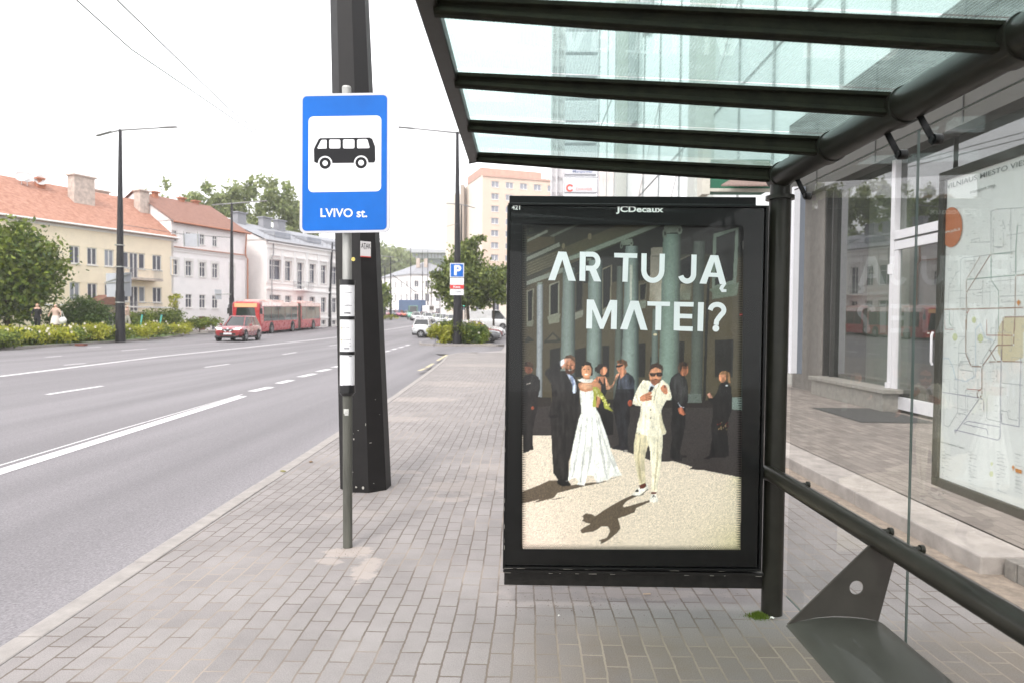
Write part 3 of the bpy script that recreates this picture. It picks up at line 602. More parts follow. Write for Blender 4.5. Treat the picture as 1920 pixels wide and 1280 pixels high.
b.build('support_beam', mat('beam_worn', (.013, .0115, .010), .5, spec=.3, var=.5, scale=22, bump=.1), ad, bevel=.004)
b = MB(); g = random.Random(21)
def chipx(x0, x1, y, z, h):
    x = x0
    while x < x1:
        l = g.uniform(.004, .05) if g.random() < .5 else 0
        if l: b.quad((x, y, z), (min(x + l, x1), y, z + g.uniform(-.0008, .0008)), (min(x + l, x1), y, z + h * g.uniform(.4, 1)), (x, y, z + h * g.uniform(.4, 1)))
        x += l + g.uniform(.01, .12)
chipx(xl_ - .0, xr_ + .02, YP - .0066, zb_ - .0345, .0035); chipx(xl_, xr_, YP - .0386, zb_ + .001, .002)
z = zb_ + .1
while z < zt_:
    if g.random() < .5: b.quad((xl_ + .0004, YP - .0392, z), (xl_ + .003 * g.uniform(.5, 1), YP - .0392, z), (xl_ + .003 * g.uniform(.4, 1), YP - .0392, z + .02), (xl_ + .0004, YP - .0392, z + .026))
    z += g.uniform(.02, .14)
b.build('worn_edge', mat('bare_metal', (.30, .28, .25), .6, var=.2, scale=50), ad)['kind'] = 'stuff'
# the print: flat coloured shapes on one sheet behind the glass
ART_GAIN = 1.0
M_ART = vcolmat('poster_print_mat', ART_GAIN, .4, .2, es=.03)
art = MB(); lvl = [0]
def S(c): return tuple(lin(c))
# the printed picture is worked out on a raster first (cloth folds, grain, soft edges) and becomes the sheet's own vertex colours
CX0, CY0, CX1, CY1, SS = 972.0, 414.0, 1398.0, 1034.0, 2
CW, CH = int((CX1 - CX0) * SS), int((CY1 - CY0) * SS)
CAN = np.zeros((CH, CW, 3)); grn = np.random.default_rng(12)
def nfield(sx, sy):
    h, w_ = int(CH / sy) + 3, int(CW / sx) + 3; g0 = grn.random((h, w_)) * 2 - 1
    y, x = np.arange(CH) / sy, np.arange(CW) / sx; yi, xi = y.astype(int), x.astype(int); fy, fx = y - yi, x - xi; fy = fy * fy * (3 - 2 * fy); fx = fx * fx * (3 - 2 * fx)
    a_ = g0[yi][:, xi] * (1 - fx) + g0[yi][:, xi + 1] * fx; b_ = g0[yi + 1][:, xi] * (1 - fx) + g0[yi + 1][:, xi + 1] * fx
    return a_ * (1 - fy)[:, None] + b_ * fy[:, None]
NF = {'fold': .6 * nfield(7, 46) + .5 * nfield(13, 22) + .3 * nfield(4, 9), 'soft': .6 * nfield(26, 26) + .5 * nfield(11, 11), 'grain': .9 * nfield(1.6, 1.5), 'stone': .5 * nfield(60, 60) + .35 * nfield(9, 5) + .3 * nfield(3, 3)}
TEX = ['stone', .18]; MODE = ['raster']
def mask(q):
    xs = [(x - CX0) * SS for x, y in q]; ys = [(y - CY0) * SS for x, y in q]
    x0, x1, y0, y1 = max(0, int(min(xs))), min(CW, int(max(xs)) + 2), max(0, int(min(ys))), min(CH, int(max(ys)) + 2)
    if x1 <= x0 or y1 <= y0: return None
    X, Y = np.meshgrid(np.arange(x0, x1) + .5, np.arange(y0, y1) + .5); m_ = np.zeros(X.shape, bool); n = len(q)
    for i in range(n):
        ax, ay, bx, by = xs[i], ys[i], xs[(i + 1) % n], ys[(i + 1) % n]
        if ay == by: continue
        m_ ^= ((ay > Y) != (by > Y)) & (X < (bx - ax) * (Y - ay) / (by - ay) + ax)
    return m_, slice(y0, y1), slice(x0, x1), X, Y, xs, ys
def A(pts, col, off=None, sc=None, tex=None):
    """pts in photo pixels (or zoom pixels with off, sc). col sRGB or one per vertex"""
    q = [((x / sc + off[0]), (y / sc + off[1])) if sc else (x, y) for x, y in pts]
    if MODE[0] == 'mesh':
        lvl[0] += 1; p3 = [PP(x, y, .0046 + lvl[0] * .00005) for x, y in q]; tris = tessellate_polygon([[Vector((x, y, 0)) for x, y in q]])
        art.add(p3, [tuple(t) for t in tris]); return
    r_ = mask(q)
    if r_ is None: return
    m_, sy, sx, X, Y, xs, ys = r_
    if isinstance(col[0], (list, tuple)):
        c = np.zeros(X.shape + (3,)); wt = np.zeros(X.shape)
        for (x, y), cc in zip(zip(xs, ys), col): d_ = 1 / ((X - x) ** 2 + (Y - y) ** 2 + 4); c += d_[..., None] * np.array(S(cc)); wt += d_
        c /= wt[..., None]
    else: c = np.broadcast_to(np.array(S(col)), X.shape + (3,)).copy()
    t, amp = tex or TEX
    k = 1 + amp * NF[t][sy, sx]
    if t in ('fold', 'soft'):                      # rounded bodies: the printed light falls from one side
        rowx0 = np.where(m_, X, 1e9).min(1); rowx1 = np.where(m_, X, -1e9).max(1); uu = (X - rowx0[:, None]) / np.maximum(rowx1 - rowx0, 1)[:, None]; uu = np.clip(uu, 0, 1)
        k = k * (1.10 - (.45 if t == 'soft' else .30) * np.abs(uu - .38) ** 1.3 * 1.4)
    c = c * np.clip(k, .15, 2.2)[..., None]
    sub_ = CAN[sy, sx]; sub_[m_] = c[m_]
Z1 = dict(off=(970, 640), sc=4.268); Z2 = dict(off=(1170, 650), sc=4.13); Z3 = dict(off=(970, 400), sc=4.266); Z4 = dict(off=(970, 860), sc=4.364)
def E(cx, cy, rx, ry, col, n=20, rot=0, **kw):
    A([(cx + rx * math.cos(t) * math.cos(rot) - ry * math.sin(t) * math.sin(rot), cy + rx * math.cos(t) * math.sin(rot) + ry * math.sin(t) * math.cos(rot)) for t in [2 * math.pi * i / n for i in range(n)]], col, **kw)
def ST(path, wd, col, **kw):
    L_, R_ = [], []
    for i, p in enumerate(path):
        a = path[max(i - 1, 0)]; c = path[min(i + 1, len(path) - 1)]; dx, dy = c[0] - a[0], c[1] - a[1]; l = math.hypot(dx, dy) or 1
        wn = wd[i] if isinstance(wd, (list, tuple)) else wd
        L_.append((p[0] - dy / l * wn / 2, p[1] + dx / l * wn / 2)); R_.append((p[0] + dy / l * wn / 2, p[1] - dx / l * wn / 2))
    A(L_ + R_[::-1], col, **kw)
wall, dk, pale, pg = (96, 84, 52), (34, 30, 24), (150, 158, 140), (128, 146, 128)
A([(978, 420), (1394, 422), (1389, 1031), (976, 1029)], wall)
A([(0, 60), (1880, 60), (1880, 330), (1480, 420), (900, 400), (400, 340), (60, 600)], (70, 66, 46), **Z3)
A([(600, 330), (1190, 90), (1880, 60), (1880, 300), (1600, 320), (1300, 330), (1270, 520), (480, 560), (430, 400)], (44, 39, 31), **Z3)
A([(75, 65), (330, 65), (180, 150), (80, 175)], (38, 42, 20), **Z3)
for k in range(26): E(90 + random.random() * 170, 70 + random.random() * 75, 6, 4, (88, 92, 44), 6, **Z3)
A([(75, 190), (300, 190), (300, 240), (75, 330)], (104, 90, 54), **Z3)
A([(80, 210), (240, 132), (248, 150), (80, 232)], pale, **Z3)
A([(262, 180), (500, 72), (545, 72), (285, 190)], (118, 128, 110), **Z3)
A([(75, 352), (335, 232), (345, 262), (75, 382)], pale, **Z3)
A([(75, 395), (820, 90), (1080, 80), (360, 385), (75, 500)], (98, 92, 58), **Z3)
for q in range(5): A([(75, 405 + q * 22), (360, 290 + q * 22), (360, 293 + q * 22), (75, 409 + q * 22)], (140, 132, 96), **Z3)
A([(370, 362), (1105, 80), (1195, 82), (500, 350), (395, 385)], (140, 158, 138), **Z3)
A([(400, 345), (1060, 92), (1075, 92), (410, 350)], (92, 100, 80), **Z3)
A([(75, 540), (365, 430), (365, 470), (75, 572)], (146, 156, 140), **Z3)
E(370, 262, 13, 24, (140, 130, 90), 12, **Z3); E(582, 185, 16, 26, (140, 130, 90), 12, **Z3)
# windows
def win(p, fr, ins=10, dkc=(30, 27, 24)):
    A(p, fr, **Z3); cx = sum(q[0] for q in p) / 4; cy = sum(q[1] for q in p) / 4
    A([(x + ins * (1 if x < cx else -1), y + ins * (1 if y < cy else -1)) for x, y in p], dkc, **Z3)
win([(75, 612), (132, 596), (126, 860), (75, 866)], (140, 138, 112)); A([(75, 860), (130, 845), (126, 895), (75, 900)], (130, 132, 110), **Z3)
win([(256, 565), (340, 538), (334, 800), (254, 820)], (150, 150, 128)); A([(240, 820), (345, 800), (335, 865), (255, 880)], (140, 142, 118), **Z3)
win([(465, 480), (535, 450), (530, 765), (462, 790)], (90, 84, 60)); A([(462, 790), (530, 765), (525, 820), (462, 845)], (140, 142, 124), **Z3)
win([(676, 440), (762, 408), (750, 740), (676, 770)], (140, 132, 100)); A([(676, 770), (750, 740), (748, 790), (676, 810)], (140, 142, 124), **Z3)
win([(975, 560), (1045, 545), (1030, 690), (975, 700)], (110, 104, 80)); A([(975, 700), (1035, 690), (1030, 750), (980, 760)], (130, 140, 120), **Z3)
A([(1072, 275), (1162, 268), (1158, 700), (1055, 705)], [(150, 142, 124), (160, 150, 132), (196, 188, 170), (150, 138, 108)], **Z3)
A([(1080, 340), (1160, 338), (1160, 344), (1080, 346)], (90, 84, 70), **Z3)
win([(1285, 370), (1405, 320), (1395, 660), (1290, 660)], (120, 112, 88)); A([(1300, 560), (1390, 555), (1385, 690), (1300, 690)], [(150, 142, 110), (110, 108, 90), (130, 140, 120), (120, 126, 106)], **Z3)
win([(1568, 165), (1772, 112), (1752, 556), (1556, 600)], (122, 144, 126), 26, (36, 33, 29))
A([(1530, 602), (1775, 548), (1770, 575), (1755, 652), (1560, 682), (1556, 625)], (116, 134, 112), **Z3)
A([(1580, 1005), (1732, 1000), (1722, 1300), (1580, 1300)], (38, 34, 28), **Z3)
A([(262, 1080), (345, 1060), (340, 1300), (262, 1300)], (40, 36, 28), **Z3)
A([(215, 1012), (285, 942), (348, 1000), (345, 1022), (215, 1030)], (60, 56, 44), **Z3); A([(238, 1006), (285, 960), (328, 1000)], (104, 94, 64), **Z3)
A([(65, 1000), (85, 972), (138, 1010), (65, 1030)], (56, 52, 40), **Z3)
A([(462, 1080), (550, 1060), (548, 1300), (462, 1300)], (44, 40, 32), **Z3); A([(680, 1050), (738, 1048), (735, 1300), (680, 1300)], (36, 33, 28), **Z3)
A([(975, 1030), (1028, 1028), (1024, 1300), (970, 1300)], (38, 35, 30), **Z3); A([(1065, 1140), (1130, 1140), (1130, 1300), (1065, 1300)], (40, 38, 36), **Z3); A([(1290, 1015), (1340, 1015), (1335, 1300), (1288, 1300)], (42, 38, 32), **Z3)
# columns: left lit, right shaded (as printed)
def column(x0t, x1t, yt, x0b, x1b, yb_, l, r_, mid=.35):
    q = [(x / 4.266 + 970, y / 4.266 + 400) for x, y in ((x0t, yt), (x1t, yt), (x1b, yb_), (x0b, yb_))]; m_, sy, sx, X, Y, xs, ys = mask(q)
    rowx0 = np.where(m_, X, 1e9).min(1)[:, None]; rowx1 = np.where(m_, X, -1e9).max(1)[:, None]; uu = np.clip((X - rowx0) / np.maximum(rowx1 - rowx0, 1), 0, 1)
    f_ = np.clip(1 - ((uu - mid) / (1 - mid)) ** 2 * 1.15, 0, 1) * np.where(uu < mid, .72 + .28 * uu / mid, 1); c = np.array(S(r_)) * .75 + (np.array(S(l)) - np.array(S(r_)) * .75) * f_[..., None]
    c = c * (1 + .16 * NF['stone'][sy, sx])[..., None]; sb_ = CAN[sy, sx]; sb_[m_] = c[m_]
YBT = 1530
column(158, 208, 560, 150, 200, YBT, (170, 180, 190), (120, 128, 130))
column(368, 462, 430, 338, 462, YBT, (140, 160, 154), (78, 92, 88))
column(800, 852, 420, 768, 838, YBT, (104, 118, 108), (66, 74, 66)); column(575, 685, 370, 545, 672, YBT, (142, 166, 160), (74, 92, 88))
column(868, 968, 260, 826, 975, YBT, (146, 170, 164), (76, 92, 88)); A([(905, 410), (922, 410), (918, 690), (903, 690)], (200, 206, 190), **Z3)
column(1085, 1130, 760, 1065, 1125, YBT, (112, 132, 124), (84, 98, 92))
column(1170, 1310, 165, 1125, 1292, YBT, (134, 166, 152), (84, 100, 88))
column(1412, 1500, 225, 1385, 1480, YBT, (98, 110, 100), (76, 84, 76)); ST([(1535, 450), (1515, 900), (1495, 1500)], 22, (34, 30, 24), **Z3)
column(1822, 1856, 130, 1788, 1842, YBT, (96, 118, 110), (66, 86, 80))
for (x, y, s) in ((876, 240, .8), (1243, 135, 1.2), (180, 560, .35), (575, 370, .3)):
    A([(x - 55 * s, y - 34 * s), (x + 55 * s, y - 44 * s), (x + 62 * s, y - 8 * s), (x + 50 * s, y + 14 * s), (x - 46 * s, y + 20 * s), (x - 58 * s, y)], (134, 150, 132), **Z3)
    E(x - 52 * s, y + 24 * s, 15 * s, 30 * s, (120, 136, 118), 14, **Z3); E(x - 50 * s, y + 24 * s, 7 * s, 14 * s, (60, 60, 48), 10, **Z3); E(x + 48 * s, y, 18 * s, 28 * s, (140, 156, 138), 14, **Z3); E(x + 48 * s, y, 9 * s, 14 * s, (84, 90, 74), 10, **Z3)
E(1788, 803, 11, 11, (235, 50, 40), 12, **Z3); E(1105, 962, 15, 9, (235, 215, 160), 12, **Z3)
A([(1800, 222), (1865, 222), (1865, 288), (1800, 285)], (150, 146, 142), **Z3)
g_ = CAN.mean(2, keepdims=True); CAN[:] = (CAN * .62 + g_ * .38) * .86
ramp_ = np.clip((np.arange(CH) / SS - 0) / 150, 0, 1)[:, None, None]; CAN *= .55 + .45 * ramp_
# ground: shade of the building, then the sunlit court
TEX[:] = ['grain', .22]
A([(978, 752), (1391, 752), (1389, 1030), (976, 1029)], (64, 58, 58))
A([(978, 740), (1034, 742), (1034, 758), (978, 762)], (50, 44, 40)); A([(1090, 745), (1390, 748), (1390, 762), (1090, 760)], (46, 40, 38))
A([(1335, 742), (1393, 742), (1393, 766), (1338, 762)], (128, 142, 138)); A([(1285, 735), (1315, 735), (1316, 752), (1284, 752)], (104, 112, 108))
TEX[:] = ['grain', .20]
A([(977, 814), (1034, 814), (1140, 836), (1172, 843), (1200, 853), (1228, 864), (1262, 862), (1284, 868), (1299, 873), (1291, 877), (1320, 879), (1355, 886), (1390, 893), (1388, 1030), (976, 1029)], [(226, 214, 200)] * 12 + [(214, 206, 180)] * 1 + [(206, 198, 166), (232, 216, 204)])
gr = random.Random(3)
for k in range(900):
    x, y = gr.uniform(982, 1384), gr.uniform(900, 1024); s = gr.uniform(.5, 1.1); v = gr.choice(((168, 156, 126), (188, 178, 150), (242, 236, 222)))
    A([(x - s, y), (x, y - s * .6), (x + s, y), (x, y + s * .6)], v)
SH = (104, 92, 78); TEX[:] = ['grain', .30]
A([(20, 268), (180, 205), (260, 168), (330, 168), (440, 205), (500, 198), (750, 168), (700, 185), (550, 215), (330, 270), (300, 310), (190, 340), (130, 352), (190, 322), (40, 358), (20, 370)], SH, **Z4)
A([(770, 150), (860, 125), (800, 145), (760, 160)], SH, **Z4); A([(240, 330), (410, 298), (330, 322)], SH, **Z4)
A([(1050, 280), (940, 290), (860, 325), (780, 370), (700, 420), (640, 462), (610, 445), (560, 440), (532, 462), (545, 478), (532, 500), (560, 515), (600, 525), (540, 560), (515, 580), (530, 602), (620, 590), (660, 570), (690, 545), (740, 545), (762, 582), (735, 640), (660, 665), (690, 672), (680, 695), (740, 665), (815, 605), (848, 560), (825, 480), (900, 455), (960, 432), (975, 395), (1085, 345), (1085, 328), (960, 365), (872, 390), (868, 372), (900, 335), (960, 305)], SH, **Z4)
for k in range(160):
    x, y = gr.uniform(620, 900), gr.uniform(380, 600); E(x, y, 3, 2, (96, 84, 70) if k % 2 else (116, 104, 88), 5, **Z4) if 640 < x < 830 and 440 < y < 545 else None
# figures: back row
TEX[:] = ['fold', .95]
BK = (42, 38, 38); SKIN = (196, 138, 108); SKD = (150, 98, 76)
A([(58, 260), (118, 243), (165, 268), (183, 300), (185, 360), (165, 440), (160, 530), (138, 620), (125, 700), (125, 800), (130, 855), (95, 860), (92, 872), (45, 880), (40, 300)], (36, 32, 32), **Z1)
E(92, 200, 34, 48, SKD, **Z1); A([(62, 155), (100, 148), (130, 175), (128, 215), (105, 190), (60, 190)], (70, 50, 40), **Z1); A([(72, 325), (104, 320), (104, 326), (72, 333)], (220, 214, 205), **Z1); E(122, 520, 12, 14, (130, 70, 50), **Z1)
A([(640, 285), (700, 268), (728, 300), (735, 350), (700, 430), (720, 520), (768, 570), (770, 730), (715, 745), (660, 560), (600, 420)], (24, 21, 22), **Z1)
A([(700, 268), (712, 275), (738, 345), (765, 330), (795, 250), (826, 240), (815, 262), (792, 300), (765, 352), (735, 372), (716, 372)], (200, 150, 122), **Z1)
A([(612, 300), (640, 268), (700, 268), (690, 340), (660, 330)], SKIN, **Z1); A([(655, 275), (690, 330), (720, 350), (690, 360), (650, 320)], (40, 32, 34), **Z1)
E(690, 218, 30, 40, SKIN, **Z1); A([(632, 200), (650, 172), (690, 165), (718, 190), (690, 192), (668, 215), (660, 245), (640, 240)], (42, 30, 26), **Z1); E(632, 212, 12, 20, (42, 30, 26), **Z1)
A([(820, 240), (880, 235), (925, 265), (940, 300), (940, 470), (905, 510), (900, 640), (885, 690), (888, 815), (895, 852), (885, 876), (850, 876), (845, 858), (765, 852), (760, 840), (815, 815), (815, 760), (790, 640), (772, 540), (770, 470), (790, 380), (800, 300)], (34, 33, 38), **Z1)
A([(860, 240), (925, 265), (942, 300), (938, 370), (800, 370), (820, 260)], (66, 70, 82), **Z1); E(905, 480, 18, 26, (160, 84, 62), **Z1)
E(833, 195, 34, 48, SKIN, **Z1); A([(830, 225), (872, 215), (872, 245), (828, 290), (824, 250)], (190, 134, 106), **Z1); A([(796, 145), (840, 130), (880, 148), (884, 180), (868, 205), (862, 178), (800, 160)], (104, 74, 50), **Z1); A([(792, 180), (850, 172), (850, 184), (822, 196), (792, 196)], (26, 20, 20), **Z1); E(868, 865, 16, 10, (170, 165, 160), **Z1)
# man in dark long suit, hand over brow
A([(300, 215), (340, 160), (368, 195), (330, 225), (392, 225), (450, 260), (482, 300), (500, 345), (492, 560), (472, 650), (452, 800), (438, 870), (412, 960), (412, 1100), (330, 1105), (312, 1075), (290, 1045), (284, 960), (275, 780), (264, 590), (250, 580), (262, 540), (280, 440), (272, 330), (242, 280), (218, 250), (228, 222), (262, 192), (340, 158)], BK, **Z1)
A([(262, 192), (300, 176), (345, 160), (352, 185), (300, 240), (262, 300), (240, 280), (218, 248)], (38, 34, 34), **Z1); A([(286, 800), (300, 560), (318, 500), (316, 1040), (292, 1020)], (42, 38, 37), **Z1)
A([(250, 580), (320, 575), (335, 590), (300, 602), (264, 600)], (18, 16, 16), **Z1)
A([(396, 245), (440, 262), (462, 300), (476, 345), (472, 398), (446, 404), (440, 330)], (206, 214, 236), **Z1); A([(430, 262), (445, 268), (458, 330), (446, 345), (436, 300)], (150, 165, 205), **Z1)
E(422, 188, 44, 62, (206, 146, 116), **Z1); A([(384, 200), (392, 246), (425, 252), (458, 240), (464, 200), (452, 212), (425, 206), (402, 212)], (100, 62, 44), **Z1); E(424, 216, 16, 6, (236, 220, 210), 10, **Z1)
A([(374, 130), (392, 104), (430, 96), (462, 118), (470, 160), (455, 150), (430, 132), (395, 150)], (96, 72, 54), **Z1); A([(330, 155), (372, 128), (424, 122), (436, 134), (400, 150), (378, 180), (366, 215), (352, 180)], (222, 172, 150), **Z1); A([(330, 152), (372, 130), (380, 160), (352, 190)], (226, 228, 238), **Z1)
E(406, 178, 8, 4, (60, 36, 30), 8, **Z1); E(440, 178, 8, 4, (60, 36, 30), 8, **Z1); A([(318, 1100), (400, 1090), (434, 1140), (410, 1148), (360, 1150), (322, 1130)], (16, 15, 15), **Z1); E(395, 1105, 14, 7, (120, 118, 118), 8, **Z1)
# woman in the white gown
TEX[:] = ['soft', .30]
A([(500, 318), (555, 305), (615, 300), (660, 322), (674, 345), (672, 410), (664, 480), (648, 516), (630, 512), (640, 440), (625, 388), (505, 388), (488, 330)], (202, 146, 112), **Z1); A([(505, 330), (560, 318), (600, 330), (600, 360), (540, 372), (505, 350)], (226, 178, 146), **Z1)
A([(532, 262), (580, 262), (585, 300), (530, 300)], (190, 130, 98), **Z1)
A([(506, 250), (508, 185), (530, 155), (560, 147), (592, 162), (604, 200), (604, 258), (590, 262), (520, 262)], (40, 28, 24), **Z1); E(555, 222, 40, 62, (222, 164, 128), **Z1); A([(520, 205), (528, 172), (560, 155), (586, 172), (595, 205), (580, 180), (545, 176)], (40, 28, 24), **Z1)
E(538, 212, 8, 3, (50, 30, 26), 8, **Z1); E(572, 212, 8, 3, (50, 30, 26), 8, **Z1); E(554, 252, 16, 6, (244, 232, 226), 10, **Z1); A([(552, 214), (560, 236), (546, 236)], (200, 138, 104), **Z1)
A([(480, 296), (520, 282), (560, 292), (605, 286), (612, 300), (596, 316), (540, 320), (500, 306)], (244, 240, 234), **Z1)
WH = (246, 246, 244); TEX[:] = ['fold', .30]
A([(500, 380), (545, 390), (612, 380), (618, 450), (630, 520), (602, 562), (556, 580), (514, 566), (508, 480)], (238, 238, 236), **Z1)
A([(512, 560), (556, 578), (604, 560), (630, 520), (660, 575), (690, 665), (722, 752), (750, 860), (780, 930), (812, 1010), (842, 1062), (760, 1074), (722, 1104), (698, 1100), (664, 1120), (635, 1118), (610, 1062), (560, 1060), (540, 1144), (480, 1134), (492, 1108), (468, 1080), (440, 1090), (408, 1104), (414, 1040), (428, 940), (450, 800), (478, 680), (496, 600)], WH, **Z1)
for pth, wd in (([(525, 590), (500, 760), (470, 930), (440, 1080)], [4, 14, 20, 8]), ([(600, 570), (600, 760), (588, 900), (560, 1060)], [4, 16, 22, 8]), ([(622, 560), (660, 760), (690, 930), (720, 1090)], [4, 10, 20, 10]), ([(560, 600), (545, 800), (520, 1000), (505, 1120)], [3, 8, 12, 10]), ([(640, 570), (690, 760), (745, 930), (800, 1050)], [3, 8, 12, 8])): ST(pth, wd, (208, 208, 208), **Z1)
A([(606, 350), (640, 352), (660, 372), (700, 430), (732, 500), (772, 550), (700, 522), (690, 470), (655, 420), (634, 420), (634, 512), (603, 510), (612, 430)], (176, 178, 84), **Z1)
for k in range(34):
    t = gr.random(); x, y = 625 + 110 * t, 370 + 140 * t; E(x + gr.uniform(-16, 16), y + gr.uniform(-14, 14), 9, 4, gr.choice(((214, 212, 120), (138, 142, 58), (230, 228, 170))), 6, rot=gr.uniform(0, 3), **Z1)
# man in the white suit
TEX[:] = ['fold', .32]
A([(92, 655), (180, 676), (192, 742), (170, 820), (160, 880), (170, 1045), (122, 1060), (105, 980), (90, 900), (77, 820), (80, 740)], (222, 212, 184), **Z2)
A([(176, 676), (302, 672), (300, 760), (290, 860), (280, 980), (262, 1060), (256, 1118), (212, 1120), (214, 1040), (220, 960), (206, 860), (206, 800), (190, 742)], (240, 234, 214), **Z2)
ST([(262, 700), (262, 850), (245, 1000), (236, 1110)], [4, 14, 14, 6], (206, 196, 168), **Z2); ST([(130, 700), (112, 850), (128, 1000), (140, 1050)], [4, 16, 18, 6], (196, 184, 154), **Z2)
A([(148, 248), (190, 250), (212, 262), (245, 285), (300, 243), (345, 282), (366, 318), (374, 376), (360, 400), (330, 402), (318, 424), (300, 455), (290, 490), (292, 520), (304, 575), (330, 650), (322, 664), (268, 682), (180, 680), (96, 652), (108, 580), (128, 510), (132, 448), (96, 444), (70, 430), (72, 400), (88, 352), (112, 300)], (244, 238, 220), **Z2)
A([(290, 490), (300, 560), (328, 655), (300, 668), (280, 600), (276, 520)], (214, 206, 182), **Z2); ST([(205, 270), (250, 330), (232, 440)], [6, 8, 3], (206, 198, 176), **Z2); ST([(88, 352), (120, 420), (140, 440)], 6, (206, 198, 176), **Z2)
ST([(285, 262), (245, 330), (225, 440)], [4, 9, 3], (214, 206, 186), **Z2)
for x, y in ((208, 476), (208, 540)): E(x, y, 6, 8, (160, 150, 124), 8, **Z2)
A([(210, 262), (245, 280), (240, 296), (214, 340), (190, 330), (196, 292)], (224, 228, 238), **Z2); A([(208, 293), (234, 298), (226, 318), (206, 340), (192, 332), (200, 312)], (28, 26, 30), **Z2)
A([(205, 238), (262, 238), (256, 278), (236, 290), (212, 270)], (176, 116, 86), **Z2); E(246, 206, 50, 66, (214, 156, 122), **Z2)
A([(208, 236), (216, 268), (246, 280), (278, 266), (290, 232), (268, 240), (246, 236), (224, 242)], (150, 98, 72), **Z2); E(247, 240, 16, 5, (90, 44, 38), 8, **Z2)
A([(197, 195), (200, 150), (222, 122), (262, 113), (300, 132), (306, 160), (298, 195), (290, 162), (245, 148), (212, 165)], (66, 46, 34), **Z2)
A([(202, 190), (300, 188), (300, 208), (286, 222), (262, 220), (250, 202), (240, 218), (216, 220), (203, 206)], (24, 18, 18), **Z2); E(228, 205, 13, 8, (82, 54, 40), 10, **Z2); E(278, 204, 13, 8, (82, 54, 40), 10, **Z2)
A([(122, 378), (152, 358), (196, 338), (216, 334), (218, 350), (208, 362), (222, 366), (216, 386), (218, 396), (196, 404), (150, 412), (126, 404)], (206, 146, 114), **Z2)
for y in (352, 368, 384): ST([(160, y + 12), (212, y)], 2.5, (130, 82, 62), **Z2)
A([(284, 308), (300, 286), (322, 284), (334, 300), (342, 340), (330, 360), (312, 350), (292, 330)], (196, 134, 102), **Z2); A([(336, 362), (346, 345), (366, 378), (350, 392)], (222, 214, 194), **Z2); E(318, 296, 8, 12, (110, 66, 50), 8, **Z2)
A([(64, 1136), (98, 1098), (120, 1078), (160, 1062), (184, 1050), (190, 1090), (160, 1112), (132, 1140), (90, 1146)], (236, 232, 224), **Z2); A([(118, 1064), (170, 1042), (178, 1070), (150, 1090), (126, 1092)], (96, 50, 36), **Z2); A([(84, 1110), (108, 1092), (118, 1112), (100, 1118)], (26, 24, 26), **Z2)
ST([(64, 1140), (100, 1148), (134, 1140), (188, 1094)], 5, (30, 26, 24), **Z2)
A([(200, 1188), (206, 1150), (216, 1128), (250, 1126), (262, 1160), (266, 1190), (232, 1200)], (238, 234, 228), **Z2); A([(212, 1116), (252, 1116), (250, 1132), (214, 1134)], (110, 60, 42), **Z2); A([(218, 1160), (232, 1134), (252, 1160), (234, 1150)], (26, 24, 26), **Z2)
TEX[:] = ['fold', .95]
# man in dark shirt with hands behind, woman in black at the right
A([(400, 200), (424, 190), (462, 205), (490, 250), (497, 320), (500, 400), (478, 450), (476, 600), (452, 720), (434, 800), (440, 828), (488, 832), (486, 848), (450, 850), (450, 876), (400, 872), (362, 852), (358, 820), (374, 700), (366, 600), (376, 480), (372, 380), (352, 290), (366, 230)], (32, 30, 31), **Z2)
A([(362, 240), (420, 200), (485, 250), (497, 330), (490, 400), (440, 440), (380, 380)], (50, 49, 50), **Z2)
E(466, 165, 34, 50, (176, 120, 92), **Z2); A([(418, 150), (430, 112), (470, 103), (502, 122), (500, 142), (452, 142), (440, 190), (424, 190)], (78, 58, 46), **Z2); ST([(452, 150), (504, 152)], 7, (40, 34, 36), **Z2)
A([(418, 466), (448, 452), (462, 480), (480, 512), (462, 520), (430, 502)], (190, 120, 92), **Z2); ST([(420, 420), (440, 452), (470, 458)], 5, (190, 196, 210), **Z2)
A([(735, 290), (760, 262), (800, 258), (830, 300), (838, 380), (835, 480), (805, 560), (800, 650), (815, 830), (780, 848), (690, 846), (655, 860), (620, 856), (664, 830), (682, 700), (676, 600), (690, 520), (690, 440), (655, 405), (650, 380), (695, 380), (722, 340)], (26, 23, 24), **Z2)
E(764, 222, 28, 44, (196, 142, 112), **Z2); A([(738, 205), (752, 182), (790, 175), (818, 190), (824, 240), (826, 270), (808, 262), (800, 225), (785, 200)], (150, 116, 84), **Z2); A([(645, 356), (665, 342), (684, 372), (690, 384), (660, 384)], (210, 160, 140), **Z2)
for k in range(26): E(gr.uniform(722, 810), gr.uniform(560, 635), 7, 6, gr.choice(((120, 40, 44), (150, 120, 80), (60, 70, 44), (170, 150, 120))), 7, **Z2)
E(796, 288, 9, 7, (190, 196, 200), 8, **Z2)
# the sheet itself: softened raster as vertex colours
for _ in range(1): CAN[1:-1, 1:-1] = (CAN[1:-1, 1:-1] * 4 + CAN[:-2, 1:-1] + CAN[2:, 1:-1] + CAN[1:-1, :-2] + CAN[1:-1, 2:]) / 8
CAN *= (1 + .16 * NF['grain'])[..., None]; CAN = CAN ** 1.14 * np.array((1.04, 1.01, .98))
GX_, GY_ = 324, 470; px_ = np.linspace(979, 1394, GX_); py_ = np.linspace(420, 1030, GY_)
c00, c10, c01, c11 = [np.array(PP(*p, .004)) for p in ((979, 420), (1394, 420), (979, 1030), (1394, 1030))]
uu, vv = np.meshgrid(np.linspace(0, 1, GX_), np.linspace(0, 1, GY_)); uu = uu[..., None]; vv = vv[..., None]
co_ = (c00 * (1 - uu) * (1 - vv) + c10 * uu * (1 - vv) + c01 * (1 - uu) * vv + c11 * uu * vv) - np.array(ORG[ad.name])
